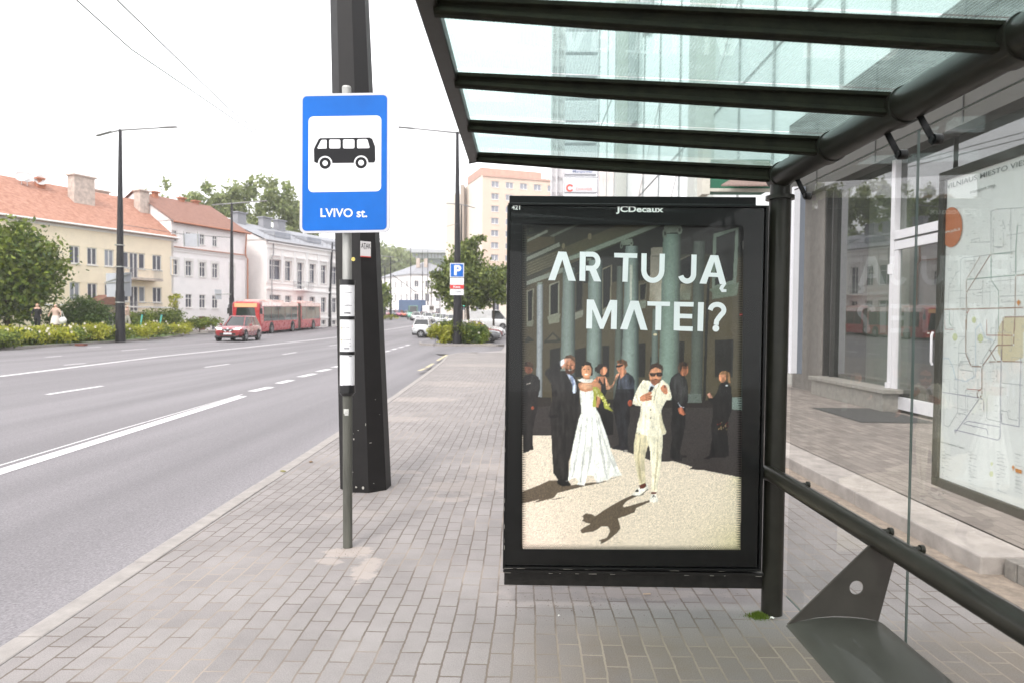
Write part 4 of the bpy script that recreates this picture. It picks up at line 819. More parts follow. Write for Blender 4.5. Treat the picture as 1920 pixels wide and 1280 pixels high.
ix = np.clip(((px_ - CX0) * SS).astype(int), 0, CW - 1); iy = np.clip(((py_ - CY0) * SS).astype(int), 0, CH - 1); cc_ = CAN[iy][:, ix]
me = bpy.data.meshes.new('poster'); nv_ = GX_ * GY_; me.vertices.add(nv_); me.vertices.foreach_set('co', co_.reshape(-1).astype('f'))
k_ = np.arange(nv_).reshape(GY_, GX_); qd = np.stack([k_[1:, :-1], k_[1:, 1:], k_[:-1, 1:], k_[:-1, :-1]], -1).reshape(-1, 4).astype('i'); me.loops.add(qd.size); me.loops.foreach_set('vertex_index', qd.ravel()); me.polygons.add(len(qd)); me.polygons.foreach_set('loop_start', np.arange(0, qd.size, 4, dtype='i')); me.update(); me.validate()
ca = me.color_attributes.new('Col', 'FLOAT_COLOR', 'POINT'); ca.data.foreach_set('color', np.concatenate([cc_.reshape(-1, 3), np.ones((nv_, 1))], 1).ravel().astype('f')); me.materials.append(M_ART)
po_ = bpy.data.objects.new('poster', me); COL.objects.link(po_); po_.parent = ad; ORG[po_.name] = ORG[ad.name]
MODE[0] = 'mesh'
# lettering of the poster
LT = (232, 238, 242)
for p in ([(328, 307), (392, 310), (468, 543), (408, 540), (360, 372), (302, 537), (247, 537)], [(500, 308), (548, 310), (543, 544), (496, 541)], [(775, 318), (960, 322), (958, 360), (775, 354)], [(846, 355), (890, 356), (882, 550), (840, 548)],
          [(1040, 705), (1222, 709), (1220, 744), (1040, 739)], [(1106, 740), (1153, 741), (1148, 936), (1103, 934)], [(905, 700), (970, 702), (1042, 936), (985, 931), (934, 768), (880, 930), (822, 927)],
          [(1254, 708), (1300, 710), (1298, 939), (1250, 936)], [(1300, 710), (1411, 712), (1409, 748), (1300, 746)], [(1299, 804), (1399, 807), (1398, 843), (1299, 840)], [(1298, 903), (1404, 906), (1402, 943), (1298, 939)], [(1446, 712), (1492, 713), (1485, 944), (1440, 941)],
          [(556, 690), (612, 692), (676, 850), (742, 694), (799, 696), (794, 928), (748, 926), (752, 770), (688, 926), (662, 925), (600, 768), (597, 923), (551, 921)],
          [(1545, 336), (1575, 337), (1575, 390), (1546, 476), (1560, 477), (1560, 510), (1530, 509), (1512, 566), (1456, 563)], [(1575, 337), (1607, 338), (1672, 570), (1620, 568), (1604, 512), (1560, 510), (1560, 477), (1597, 478), (1575, 390)]): A(p, LT, **Z3)
def arc(cx, cy, rx, ry, a0, a1, n=12): return [(cx + rx * math.cos(R(a0 + (a1 - a0) * i / n)), cy + ry * math.sin(R(a0 + (a1 - a0) * i / n))) for i in range(n + 1)]
ST([(548, 328), (590, 329)] + arc(598, 385, 47, 56, -85, 85) + [(590, 441), (548, 440)], 40, LT, **Z3)
A([(576, 455), (628, 445), (670, 547), (612, 545)], LT, **Z3)
ST([(1014, 322), (1012, 460)] + arc(1084, 462, 71, 76, 175, 5)[0:] + [(1156, 460), (1160, 325)], 42, LT, **Z3)
ST([(1414, 332), (1410, 480)] + arc(1358, 486, 52, 58, 5, 165) , 42, LT, **Z3)
ST([(1662, 568), (1640, 585), (1632, 604), (1640, 620), (1672, 620)], [16, 30, 34, 26, 22], LT, **Z3)
ST([(1542, 775)] + arc(1598, 775, 54, 45, -150, 50)[0:] + [(1612, 835), (1594, 862), (1590, 893)], 40, LT, **Z3); E(1588, 920, 27, 27, LT, **Z3)
art.build('poster_lettering', mat('poster_white', (.80, .83, .85), .45, var=.02, scale=40), po_)
# dotted edge of the print
db = MB(); lvl[0] += 2
def dot(x, y, r_): dd = .0044 + lvl[0] * .00005; db.add([PP(x + a * r_, y + c * r_, dd) for a, c in ((-1, 0), (0, -1), (1, 0), (0, 1))], [(0, 1, 2, 3)])
for row, r_ in enumerate((1.45, 1.2, .9, .6)):
    o_ = 1.2 + row * 2.2; sh_ = (row % 2) * 2.2
    y = 424 + o_
    while y < 1026: dot(980 - (y - 420) * .0055 + o_, y + sh_, r_); dot(1393 - (y - 420) * .0075 - o_, y + sh_, r_); y += 4.4
    x = 980
    while x < 1388: dot(x + sh_, 1027.5 - o_ + (x - 980) * .005, r_); dot(x + sh_, 421 + o_, r_); x += 4.4
o = db.build('dotted_edge', M_BLACK, po_); o['kind'] = 'stuff'
# black border around the print, the glass in front
def ringframe(name, outer, inner, d, m, par, th=.003, Pf=None):
    b = MB(); o = [Pf(*p, d) for p in outer]; i = [Pf(*p, d) for p in inner]
    for k in range(4): k2 = (k + 1) % 4; b.quad(o[k], o[k2], i[k2], i[k])
    return b.build(name, m, par)
inn = [(979, 421), (1394, 424), (1389, 1030), (976, 1028)]; 
ringframe('black_border', [(957, 387), (1433, 391), (1419, 1062), (947, 1058)], inn, .031, M_BLACK, ad, Pf=PP)
def rim(o_, i_):
    b = MB()
    for k in range(4):
        k2 = (k + 1) % 4; a, c, e, f_ = PP(*o_[k], .0), PP(*o_[k2], .0), PP(*i_[k2], .0), PP(*i_[k], .0)
        vs = [Vector((v.x, YP - dd, v.z)) for dd in (0.0, .038) for v in (a, c, e, f_)]
        b.add(vs, [(0, 1, 2, 3), (7, 6, 5, 4), (0, 4, 5, 1), (1, 5, 6, 2), (2, 6, 7, 3), (3, 7, 4, 0)])
    return b
rim([(953, 383), (1437, 388), (1423, 1066), (943, 1061)], [(957.5, 387.5), (1432, 392), (1418.5, 1061.5), (948, 1057)]).build('frame', M_BLACK, ad, bevel=.002)
b = MB(); q = [PP(957, 387, .034), PP(1433, 391, .034), PP(1419, 1062, .034), PP(947, 1058, .034)]; b.quad(*q[::-1]); b.build('front_glass', glassmat('display_glass', (.98, .985, .98), 1.22), ad)
M_LET = mat('white_lettering', (.8, .8, .78), .5, var=0)
RT = (PP(1430, 388) - PP(960, 383)).normalized(); RT = Vector((RT.x, 0, RT.z)); UPV = Vector((0, 0, 1))
def txt(body, px0, px1, base, top, par, m, Pf, bold=.02, d=0.0):
    a, c, t = Pf(px0, base, d), Pf(px1, base, d), Pf(px0, top, d)
    return text(body, 'lettering', m, par, a, (1, 0, 0), (0, 0, 1), width=(c - a).length, height=(t - a).length, bold=bold)
txt('JCDecaux', 1155, 1244, 401.5, 386.5, ad, M_LET, lambda x, y, d: PP(x, y, .033), bold=.03)
txt('421', 959.5, 975, 393.5, 385, ad, M_LET, lambda x, y, d: PP(x, y, .033), bold=.02)
# ------------------------------------------------------------------ route map case
MXX = GX + .03
def MP(px, py, d=0):
    r = ray(px, py); X = MXX - .02 - d; t = X / r.x; return Vector((0, 0, EYE)) + r * t
mc = thing('route_map_case', 'framed public transport route map fixed to the shelter glass', 'map case', (MXX, 1.75, 1.0))
ytop = MP(1757, 332); zt, zb2 = 2.043, .988; ya, yb_ = 2.346, .98
b = MB()
fw = .03
b.box((MXX, (ya + yb_) / 2, zt - fw / 2), (.035, ya - yb_, fw)); b.box((MXX, (ya + yb_) / 2, zb2 + fw / 2), (.035, ya - yb_, fw))
b.box((MXX, ya - fw / 2, (zt + zb2) / 2), (.0345, fw, zt - zb2 - 2 * fw)); b.box((MXX, yb_ + fw / 2, (zt + zb2) / 2), (.0345, fw, zt - zb2 - 2 * fw))
b.build('frame', mat('case_frame', (.04, .034, .026), .5, metal=.1, var=.15, scale=9), mc, bevel=.003)
b = MB(); X = MXX - .006
b.quad((X, ya - fw, zb2 + fw), (X, yb_ + fw, zb2 + fw), (X, yb_ + fw, zt - fw), (X, ya - fw, zt - fw))
mp_ = b.build('map_sheet', mat('map_paper', (.86, .85, .83), .7, var=.04, scale=3), mc)
b = MB(); X2 = MXX - .0155; b.quad((X2, ya - fw, zb2 + fw), (X2, yb_ + fw, zb2 + fw), (X2, yb_ + fw, zt - fw), (X2, ya - fw, zt - fw)); b.build('cover_glass', glassmat('case_glass', (.985, .985, .985), 1.45, 0), mc)
mlv = [0]
def MQ(px, py): # photo pixel -> point on the map sheet
    r = ray(px, py); X = MXX - .0065 - mlv[0] * .00004; t = X / r.x; return Vector((0, 0, EYE)) + r * t
def mline(bm, pts, wd):
    q = []
    for p in pts: q.append(MQ(*p))
    for a, c in zip(q, q[1:]):
        u = (c - a); u.x = 0
        if u.length < 1e-6: continue
        u.normalize(); s = Vector((0, -u.z, u.y)) * wd / 2; e = u * wd * .3
        bm.quad(a - s - e, c - s + e, c + s + e, a + s - e)
def zz(pts): return [(1740 + x / 3.767, 280 + y / 3.765) for x, y in pts]      # upper crop
def zy(pts): return [(1740 + x / 3.367, 600 + y / 3.368) for x, y in pts]      # lower crop
LC = {'grey': (.44, .45, .47), 'green': (.30, .42, .36), 'brown': (.46, .31, .25), 'red': (.56, .24, .20), 'river': (.70, .75, .80), 'violet': (.38, .36, .46)}
lines = [
 ('grey', .0014, zz([(445, 730), (445, 440), (480, 425), (675, 412)])), ('grey', .0014, zz([(225, 1130), (232, 780), (250, 768), (440, 745), (620, 720)])), ('grey', .0012, zz([(140, 1130), (150, 965), (200, 870), (228, 858)])),
 ('green', .0024, zz([(275, 920), (440, 905), (678, 885)])), ('brown', .0032, zz([(440, 745), (270, 1015)])), ('brown', .0018, zz([(370, 755), (275, 915)])), ('grey', .0012, zz([(275, 995), (375, 990), (388, 960), (388, 925)])),
 ('green', .0022, zz([(445, 925), (498, 1000), (498, 1280)])), ('brown', .0035, zz([(98, 1131), (270, 1128), (678, 1118)])), ('brown', .0030, zz([(270, 920), (272, 1280)])), ('red', .003, zz([(290, 1135), (272, 1165)])),
 ('green', .0028, zz([(445, 745), (445, 920)])), ('green', .0026, zz([(632, 530), (620, 700), (618, 1000)])), ('brown', .003, zz([(618, 890), (612, 1280)])), ('brown', .003, zz([(678, 888), (620, 892)])),
 ('grey', .0012, zz([(585, 420), (585, 740)])), ('grey', .0012, zz([(560, 610), (678, 590)])), ('grey', .0012, zz([(300, 660), (440, 655)])), ('grey', .0012, zz([(305, 665), (305, 640), (365, 628), (365, 650)])), ('grey', .0012, zz([(460, 560), (460, 740)])), ('green', .002, zz([(445, 742), (600, 732)])), ('grey', .0012, zz([(500, 1040), (678, 1032)])), ('brown', .0035, zz([(535, 1185), (678, 1183)])), ('brown', .0025, zz([(532, 1190), (532, 1280)])),
 ('green', .0022, zz([(150, 1140), (150, 1225), (165, 1245)])), ('grey', .0012, zz([(118, 1140), (118, 1265), (175, 1275), (180, 1140)])), ('grey', .0012, zz([(525, 500), (545, 560), (525, 560)])), ('grey', .0013, zz([(460, 690), (530, 690), (530, 660)])),
 ('brown', .0035, zy([(238, 0), (238, 210), (272, 290), (340, 292), (435, 158), (540, 156), (545, 0)])), ('brown', .003, zy([(470, 0), (466, 260), (385, 262)])), ('brown', .003, zy([(385, 180), (430, 258), (600, 262)])), ('red', .002, zy([(370, 0), (370, 96), (540, 98)])),
 ('grey', .0016, zy([(345, 300), (345, 250), (428, 120), (430, 0)])), ('brown', .003, zy([(340, 292), (340, 470), (325, 490), (310, 480), (310, 450), (340, 430)])), ('red', .002, zy([(245, 432), (340, 440)])),
 ('violet', .0022, zy([(75, 450), (330, 490), (350, 500), (352, 570)])), ('grey', .0015, zy([(100, 455), (100, 660), (130, 672), (185, 582), (240, 594)])), ('violet', .0022, zy([(325, 492), (170, 710), (168, 690), (440, 755), (455, 740), (462, 180)])), ('grey', .0014, zy([(190, 300), (185, 582)])), ('grey', .0015, zy([(195, 290), (205, 262), (262, 258)])),
 ('violet', .0018, zy([(225, 650), (250, 635), (455, 672)])), ('violet', .0018, zy([(225, 652), (370, 685), (380, 720)])), ('grey', .0014, zy([(372, 490), (370, 620), (455, 640)])), ('grey', .0016, zy([(470, 395), (600, 408)])), ('violet', .002, zy([(585, 240), (575, 670), (465, 650), (462, 590)])), ('grey', .0014, zy([(460, 570), (500, 575), (510, 620), (565, 632)])), ('grey', .0014, zy([(200, 310), (285, 322), (290, 350)])), ('grey', .0014, zy([(190, 205), (250, 208), (262, 258)])), ('grey', .0012, zy([(168, 395), (165, 430), (185, 436)])), ('red', .0014, zy([(105, 0), (108, 60), (160, 60)])), ('grey', .0014, zy([(238, 100), (195, 150), (190, 300)])),
 ('river', .0045, zy([(78, 240), (130, 240), (155, 290), (175, 370), (240, 385), (300, 350), (300, 60), (330, 25), (360, 110), (410, 130)]))]
g = random.Random(77)
for k in range(46):
    x, y = g.uniform(1768, 1900), g.uniform(400, 790); pts = [(x, y)]
    for _ in range(g.choice((1, 2, 3))):
        if g.random() < .5: x2 = x + g.uniform(-34, 34); y += (x2 - x) * (y - 607) / (x - 980); x = x2
        else: y += g.uniform(-42, 42)
        pts.append((x, y))
    if not any(p[0] < 1765 or (p[0] < 1812 and 385 < p[1] < 470) or p[1] > 815 or p[1] < 385 for p in pts): lines.append(('grey', .0009, pts))
bms = {}
for i, (c, wd, pts) in enumerate(sorted(lines, key=lambda q: q[0] != 'river')):
    mlv[0] = 2 + i * .5; mline(bms.setdefault(c, MB()), pts, wd)
for c, bm in bms.items(): bm.build('route_line', mat('map_' + c, LC[c], .7, var=0), mp_)
# pale yellow town centre patch, parks, red roundel, tiny stop names as ticks
mlv[0] = 1; b = MB(); b.flat([MQ(*p) for p in zy([(470, 0), (600, 0), (600, 235), (540, 260), (470, 262), (440, 200), (440, 60)])]); mlv[0] = .4; b.flat([MQ(*p) for p in zz([(525, 1190), (678, 1180), (678, 1290), (525, 1290)])]); b.build('town_area', mat('map_yellow', (.74, .64, .44), .7, var=.03), mp_)
b = MB()
for x, y, r_ in ((170, 108, 16), (330, 115, 18), (290, 0, 14), (400, 968, 12), (402, 905, 8)):
    mlv[0] += .5; b.flat([MQ(*zy([(x + r_ * math.cos(t), y + r_ * 1.5 * math.sin(t))])[0]) for t in [i * .524 for i in range(12)]])
b.build('park_spot', mat('map_park', (.70, .71, .42), .7, var=.1), mp_)
mlv[0] = 60; b = MB(); b.flat([MQ(1783.5 + 20.5 * math.cos(t), 426.5 + 37.5 * math.sin(t) - 2.5 * math.cos(t)) for t in [i * math.pi / 20 for i in range(40)]]); b.build('orange_roundel', mat('map_orange', (.60, .20, .09), .6, var=.04), mp_)
def mtext(body, px0, py0, px1, py1, hpx, m, bold=.0, nm='lettering'):
    a, c = MQ(px0, py0), MQ(px1, py1); t = MQ(px0, py0 - hpx)
    u = Vector((0, (c - a).y, (c - a).z)); a2 = a; a2.x -= .0003
    return text(body, nm, m, mp_, a2, (0, -1, 0), (0, 0, 1), width=abs(c.y - a.y), height=(t - a).length, bold=bold)
mlv[0] = 63
M_MT = mat('map_text', (.20, .21, .20), .7, var=0); M_MW = mat('map_text_white', (.82, .78, .72), .7, var=0)
mtext('VILNIAUS MIESTO VIEŠOJO TRANSPORTO', 1775, 358, 2110, 270, 14, M_MT, .004)
mtext('transport map', 1819, 366, 1866, 354, 7, M_MT)
mtext('www.judu.lt', 1767, 441, 1800, 434, 7.5, M_MW, .01)
mtext('Sutartinis žymėjimas | Legend', 1763, 829, 1808, 838, 4.5, M_MT)
b = MB(); g = random.Random(5)
for k in range(420):
    if k < 250: p = (g.uniform(1765, 1918), g.uniform(395, 800))
    elif k < 340: p = (g.choice((1765, 1815, 1868)) + g.uniform(0, 3), 845 + (k % 14) * 6.0 + g.uniform(0, 1))
    else: p = (g.choice((1772, 1819, 1874, 1903)), 850 + g.randint(0, 10) * 7)
    if k < 250 and (abs(p[0] - 1783) < 26 and abs(p[1] - 427) < 42): continue
    ln = g.uniform(2, 6) if k < 340 else g.uniform(6, 14); mlv[0] = 50
    s = (p[1] - 607) / (p[0] - 980); a = MQ(*p); c = MQ(p[0] + ln, p[1] + ln * s); hh = Vector((0, 0, g.uniform(.0007, .0013)))
    b.quad(a, c, c + hh, a + hh)
b.build('stop_names', mat('map_ticks', (.45, .46, .47), .7, var=0), mp_)
b = MB()
for k in range(60):
    p = g.choice(lines[:40])[2]; p = g.choice(p); mlv[0] = 52 + k * .05; q = MQ(*p); r_ = .0035
    b.flat([(q.x, q.y + r_ * math.cos(t), q.z + r_ * math.sin(t)) for t in [i * 1.047 for i in range(6)]])
b.build('stop_marks', mat('map_stop', (.78, .76, .72), .7, var=0), mp_)
mlv[0] = 66; b = MB(); b.flat([MQ(*p) for p in zy([(550, 932), (592, 945), (590, 968), (552, 956)])]); b.flat([MQ(*p) for p in zy([(536, 912), (545, 925), (538, 950), (529, 925)])]); b.flat([MQ(*p) for p in zz([(638, 1062), (652, 1080), (638, 1110), (626, 1080)])]); b.build('orange_marker', mat('map_orange2', (.70, .26, .04), .6, var=0), mp_)

# ------------------------------------------------------------------ bus stop sign
ss = thing('bus_stop_sign', 'blue bus stop sign with black bus picture on a grey steel pole in the pavement', 'bus stop sign', tuple(P(652, 1030, 4.55)))
M_POLE = mat('grey_pole', (.10, .10, .085), .6, metal=.2, var=.35, scale=18, streak=True, bump=.1)
M_GALV = mat('galvanised', (.38, .38, .36), .5, metal=.5, var=.25, scale=16, streak=True)
pb, pt = P(652, 1031, 4.55), P(650, 166, 4.55)
b = MB(); b.tube([pb, pb.lerp(pt, .5)], .0315, 20); b.build('lower_pole', M_POLE, ss, smooth=50)
b = MB(); b.tube([pb.lerp(pt, .49), pt], .030, 20); b.tube([pt - Vector((0, 0, .002)), pt + Vector((0, 0, .012))], [.0315, .026], 20); b.build('upper_pole', M_GALV, ss, smooth=50)
b = MB(); k = P(651, 740, 4.55); b.tube([k, k + Vector((0, 0, .012))], .034, 20); k = P(651, 452, 4.55); b.build('pole_joint', M_POLE, ss, smooth=50)
YS_ = 4.49
def SP(px, py, d=0): return P(px, py, YS_ - d)
def rrect(x0, y0, x1, y1, r_, sk=(0, 0), n=6):
    pts = []
    for (cx, cy, a0) in ((x0 + r_, y0 + r_, 180), (x1 - r_, y0 + r_, 270), (x1 - r_, y1 - r_, 0), (x0 + r_, y1 - r_, 90)):
        for i in range(n + 1):
            a = R(a0 + 90 * i / n); x, y = cx + r_ * math.cos(a), cy + r_ * math.sin(a)
            pts.append((x + sk[0] * (y - y0) / (y1 - y0), y + sk[1] * (x - x0) / (x1 - x0)))
    return pts
def plate(pts, d0, d1, m, nm, par):
    n = len(pts); b = MB(); fr = [SP(x, y, d1) for x, y in pts]; bk = [Vector((v.x, YS_ - d0, v.z)) for v in fr]
    tr = tessellate_polygon([[Vector((x, y, 0)) for x, y in pts]])
    b.add(bk + fr, [tuple(i + n for i in t) for t in tr] + [tuple(t[::-1]) for t in tr] + [(i, (i + 1) % n, n + (i + 1) % n, n + i) for i in range(n)])
    return b.build(nm, m, par)
M_SBLUE = mat('sign_blue', (.002, .115, .47), .5, var=.14, scale=2.2, spec=.25); M_SWHITE = mat('sign_white', (.74, .74, .76), .5, var=.03, scale=6); M_SBLK = mat('sign_black', (.018, .018, .020), .55, var=.05, spec=.15)
sg = plate(rrect(563, 176.5, 732, 438, 11, (-1.5, -2.5)), 0, .016, mat('sign_rim', (.50, .50, .53), .5, var=.05, scale=6), 'sign_panel', ss)
plate(rrect(567.5, 181, 726, 433.5, 8, (-1, -2.5)), .0162, .0172, M_SBLUE, 'blue_field', sg)
plate(rrect(578.5, 219, 715, 361, 9, (-.5, -2)), .0173, .018, M_SWHITE, 'white_field', sg)
b = MB()
for x0, x1 in ((597, 712),): pass
def sflat(pts, d, col=None):
    tr = tessellate_polygon([[Vector((x, y, 0)) for x, y in pts]]); bb.add([SP(x, y, d) for x, y in pts], [tuple(t) for t in tr])
def z1(pts): return [(530 + x / 3.557, 140 + y / 3.556) for x, y in pts]
def circ(cx, cy, r_, n=24): return [(cx + r_ * math.cos(2 * math.pi * i / n), cy + r_ * math.sin(2 * math.pi * i / n)) for i in range(n)]
bb = MB(); sflat(z1([(208, 500), (212, 488), (240, 432), (252, 425), (580, 421), (597, 430), (616, 480), (618, 570), (612, 585), (604, 588)] + [(523 + 48 * math.cos(R(a)), 588 + 48 * math.sin(R(a))) for a in range(0, -181, -15)] + [(475, 590)] + [(283 + 48 * math.cos(R(a)), 591 + 48 * math.sin(R(a))) for a in range(0, -181, -15)] + [(222, 590), (210, 582)]), .0190)
sflat(z1(circ(283, 592, 38)), .0190); sflat(z1(circ(523, 589, 38)), .0190); bb.build('bus_picture', M_SBLK, sg)
bb = MB()
sflat(z1([(231, 490), (256, 440), (264, 436), (290, 436), (294, 442), (293, 494), (236, 496)]), .0196)
sflat(z1(rrect(310, 434, 385, 494, 10)), .0196); sflat(z1(rrect(402, 433, 479, 494, 10)), .0196); sflat(z1([(496, 440), (502, 432), (558, 431), (566, 436), (580, 486), (574, 492), (500, 493), (496, 486)]), .0196)
sflat(z1(circ(283, 592, 18)), .0196); sflat(z1(circ(523, 589, 19)), .0196); bb.build('bus_windows', M_SWHITE, sg)
bb = MB()
for q in (rrect(600, 330, 622, 356, 4), rrect(634, 320, 662, 356, 6), rrect(681, 325, 704, 352, 2)): sflat(q, .0184)
bb.build('glue_marks', mat('glue', (.60, .60, .61), .7, var=.1, scale=30), sg)
txt('LVIVO st.', 601, 688.5, 407.5, 391, sg, M_SWHITE, lambda x, y, d: SP(x, y, .0186), bold=.018)
b = MB()
for py in (235, 400): q = P(650, py, 4.53); b.box((q.x, 4.535, q.z), (.10, .05, .03))
b.build('sign_clamp', M_GALV, ss)
# timetable tube: three clear sleeves
th = None
a, c = P(651, 728, 4.55), P(651, 530, 4.55); r_ = .0485
b = MB(); b.tube([a, c], r_, 32); tth = b.build('timetable_holder', mat('timetable_sheet', (.80, .80, .82), .35, var=.02, scale=4, coat=.7), ss, smooth=50)
b = MB()
for t, h in ((0, .05), (.338, .022), (.667, .022), (1.0, .035)):
    b = MB(); q = a.lerp(c, t); b.tube([q - Vector((0, 0, h / 2))] + [q + Vector((0, 0, h / 2))], r_ + .0035, 32)
    if t == 0: b.tube([a - Vector((0, 0, .045)), a - Vector((0, 0, .025))], [r_ * .8, r_ + .003], 32)
    b.build('holder_ring', mat('black_plastic', (.012, .012, .013), .35, var=0), tth, smooth=40)
def cyl_patch(bm, u0, u1, v0, v1, rr=.0491):
    n = 5; A0 = [a.lerp(c, v) for v in (v0, v1)]
    pts = [[Vector((p.x + rr * math.sin(t), p.y - rr * math.cos(t), p.z)) for t in np.linspace(u0, u1, n)] for p in A0]
    for i in range(n - 1): bm.quad(pts[0][i], pts[0][i + 1], pts[1][i + 1], pts[1][i])
b = MB(); g = random.Random(2)
for (u0, u1, v) in ((-.2, .9, .78), (-.2, .9, .90), (-.8, .5, .46), (-.8, .5, .57), ): cyl_patch(b, u0, u1, v, v + .004)
cyl_patch(b, -.22, -.2, .70, .90); cyl_patch(b, -.2, .7, .705, .716); cyl_patch(b, -.2, .5, .378, .388); cyl_patch(b, -.4, .8, .033, .04); cyl_patch(b, -.9, .9, .03, .033)
for k in range(18): v = .72 + k * .0095; cyl_patch(b, g.uniform(-.1, .1), g.uniform(.2, .5), v, v + .0018)
for k in range(14): v = .40 + k * .015; cyl_patch(b, g.uniform(-.6, -.5), g.uniform(-.2, .1), v, v + .0015)
for v in (.402, .43, .46): cyl_patch(b, .6, .68, v, v + .008)
cyl_patch(b, .5, .9, .308, .313)
b.build('timetable_print', mat('print_black', (.07, .07, .08), .6, var=0), tth)
b = MB(); cyl_patch(b, -.75, -.62, .42, .60); b.build('yellow_strip', mat('print_yellow', (.6, .48, .2), .6, var=0), tth)
b = MB()
for (u, v, w_, h_) in ((0, -.21, .55, .045), (.1, -.235, .4, .03), (-.15, -.2, .4, .02)): cyl_patch(b, u - w_, u + w_, v - h_ / 2, v + h_ / 2, .0322)
b.build('white_residue', mat('residue', (.5, .5, .47), .8, var=.4, scale=60), ss)
q = P(661, 486, 4.5); b = MB(); b.tube([(q.x, q.y + .02, q.z), (q.x, q.y + .017, q.z)], .013, 14); b.build('round_sticker', mat('sticker_yellow', (.6, .5, .12), .5, var=.5, scale=90), ss)

# ------------------------------------------------------------------ big octagonal pole
M_PDARK = mat('pole_dark_paint', (.0115, .0105, .0105), .5, spec=.3, var=.22, scale=7, bump=.05)
def octpole(b, p0, p1, r0, r1, rot=.2, n=8, seg=1):
    b.tube([p0.lerp(p1, i / seg) for i in range(seg + 1)], [r0 + (r1 - r0) * i / seg for i in range(seg + 1)], n, rot=rot)
p0 = P(687, 914, 6.22) ; p1 = P(656, 0, 6.22); p0.z = 0; u = (p1 - p0); p2 = p0 + u * 2.5
bp_ = thing('overhead_line_pole', 'thick dark tapered eight-sided pole behind the bus stop sign', 'pole', tuple(p0))
b = MB(); octpole(b, p0 - Vector((0, 0, .1)), p2, .232, .232 - (.232 - .172) * 2.5, rot=.33, seg=2); b.build('shaft', M_PDARK, bp_)
scuff = MB(); g = random.Random(8)
def onpole(px, py):   # front of the pole at that pixel
    r = ray(px, py); base = p0 + u * ((EYE + r.z * 6.0 / r.y) / u.z)
    rad = .232 - .06 * (base.z / p1.z); x_ = r.x * 6.0 / r.y - base.x
    fr = None
    # intersect with octagon facets
    verts = []
    pts = [Vector(v) for v in (bp_shaft_ring(base, rad))]
    best = None; o2 = Vector((0, 0)); d2 = Vector((r.x, r.y))
    for i in range(8):
        a_, c_ = pts[i], pts[(i + 1) % 8]; e = Vector((c_.x - a_.x, c_.y - a_.y)); den = d2.x * e.y - d2.y * e.x
        if abs(den) < 1e-9: continue
        t = (a_.x * e.y - a_.y * e.x) / den; s = (a_.x * d2.y - a_.y * d2.x) / den
        if 0 <= s <= 1 and t > 0 and (best is None or t < best[0]):
            nrm = Vector((e.y, -e.x)).normalized(); nrm = nrm if nrm.dot(d2) < 0 else -nrm; best = (t, e.normalized(), nrm)
    if not best: return None
    t = best[0]; return Vector((r.x * t, r.y * t, EYE + r.z * t)), Vector((*best[1], 0)), Vector((*best[2], 0))
def bp_shaft_ring(base, rad):
    un = u.normalized(); a_ = (Vector((1, 0, 0)) if abs(un.z) > .9 else Vector((0, 0, 1))); a_ = (a_ - un * a_.dot(un)).normalized(); b_ = un.cross(a_)
    return [base + (a_ * math.cos(2 * math.pi * k / 8 + .33) + b_ * math.sin(2 * math.pi * k / 8 + .33)) * rad for k in range(8)]
for (px, py, w_, h_) in ((664, 822, .012, .022), (663, 812, .006, .008), (694, 829, .03, .008), (686, 795, .006, .03), (703, 748, .008, .008), (668, 912, .02, .02), (681, 913, .03, .03), (711, 776, .006, .006), (662, 884, .008, .008), (672, 806, .02, .005), (700, 905, .012, .006)):
    hit = onpole(px, py)
    if not hit: continue
    q, e, nn = hit; q = q + nn * .008
    scuff.flat([tuple(q + e * w_ / 2 * math.cos(t) * g.uniform(.6, 1.2) + Vector((0, 0, h_ / 2 * math.sin(t) * g.uniform(.6, 1.2)))) for t in [i * .9 for i in range(7)]])
scuff.build('paint_chips', mat('chips', (.4, .38, .35), .7, var=.1), bp_)
hit = onpole(684.5, 468)
q, e, nn = hit; e = e if e.x > 0 else -e; q = q + nn * .01
def on_st(x, y, d): return q + e * x + Vector((0, 0, y)) + nn * d
b = MB(); b.quad(on_st(-.052, -.07, 0), on_st(.052, -.07, 0), on_st(.052, .07, 0), on_st(-.052, .07, 0)); stk = b.build('paper_sticker', mat('sticker_white', (.62, .6, .6), .6, var=.05), bp_)
b = MB(); b.quad(on_st(-.052, -.07, .001), on_st(.052, -.07, .001), on_st(.052, -.061, .001), on_st(-.052, -.061, .001)); b.build('red_edge', mat('sticker_red', (.5, .06, .05), .6, var=0), stk)
text('ATAK', 'graffiti_tag', M_SBLK, stk, on_st(-.045, .008, .001), e, (0, 0, 1), width=.095, height=.045, bold=.01)
b = MB(); b.quad(on_st(-.02, .0, .001), on_st(.01, .003, .001), on_st(.01, .006, .001), on_st(-.02, .003, .001)); b.build('pen_stroke', M_SBLK, stk)

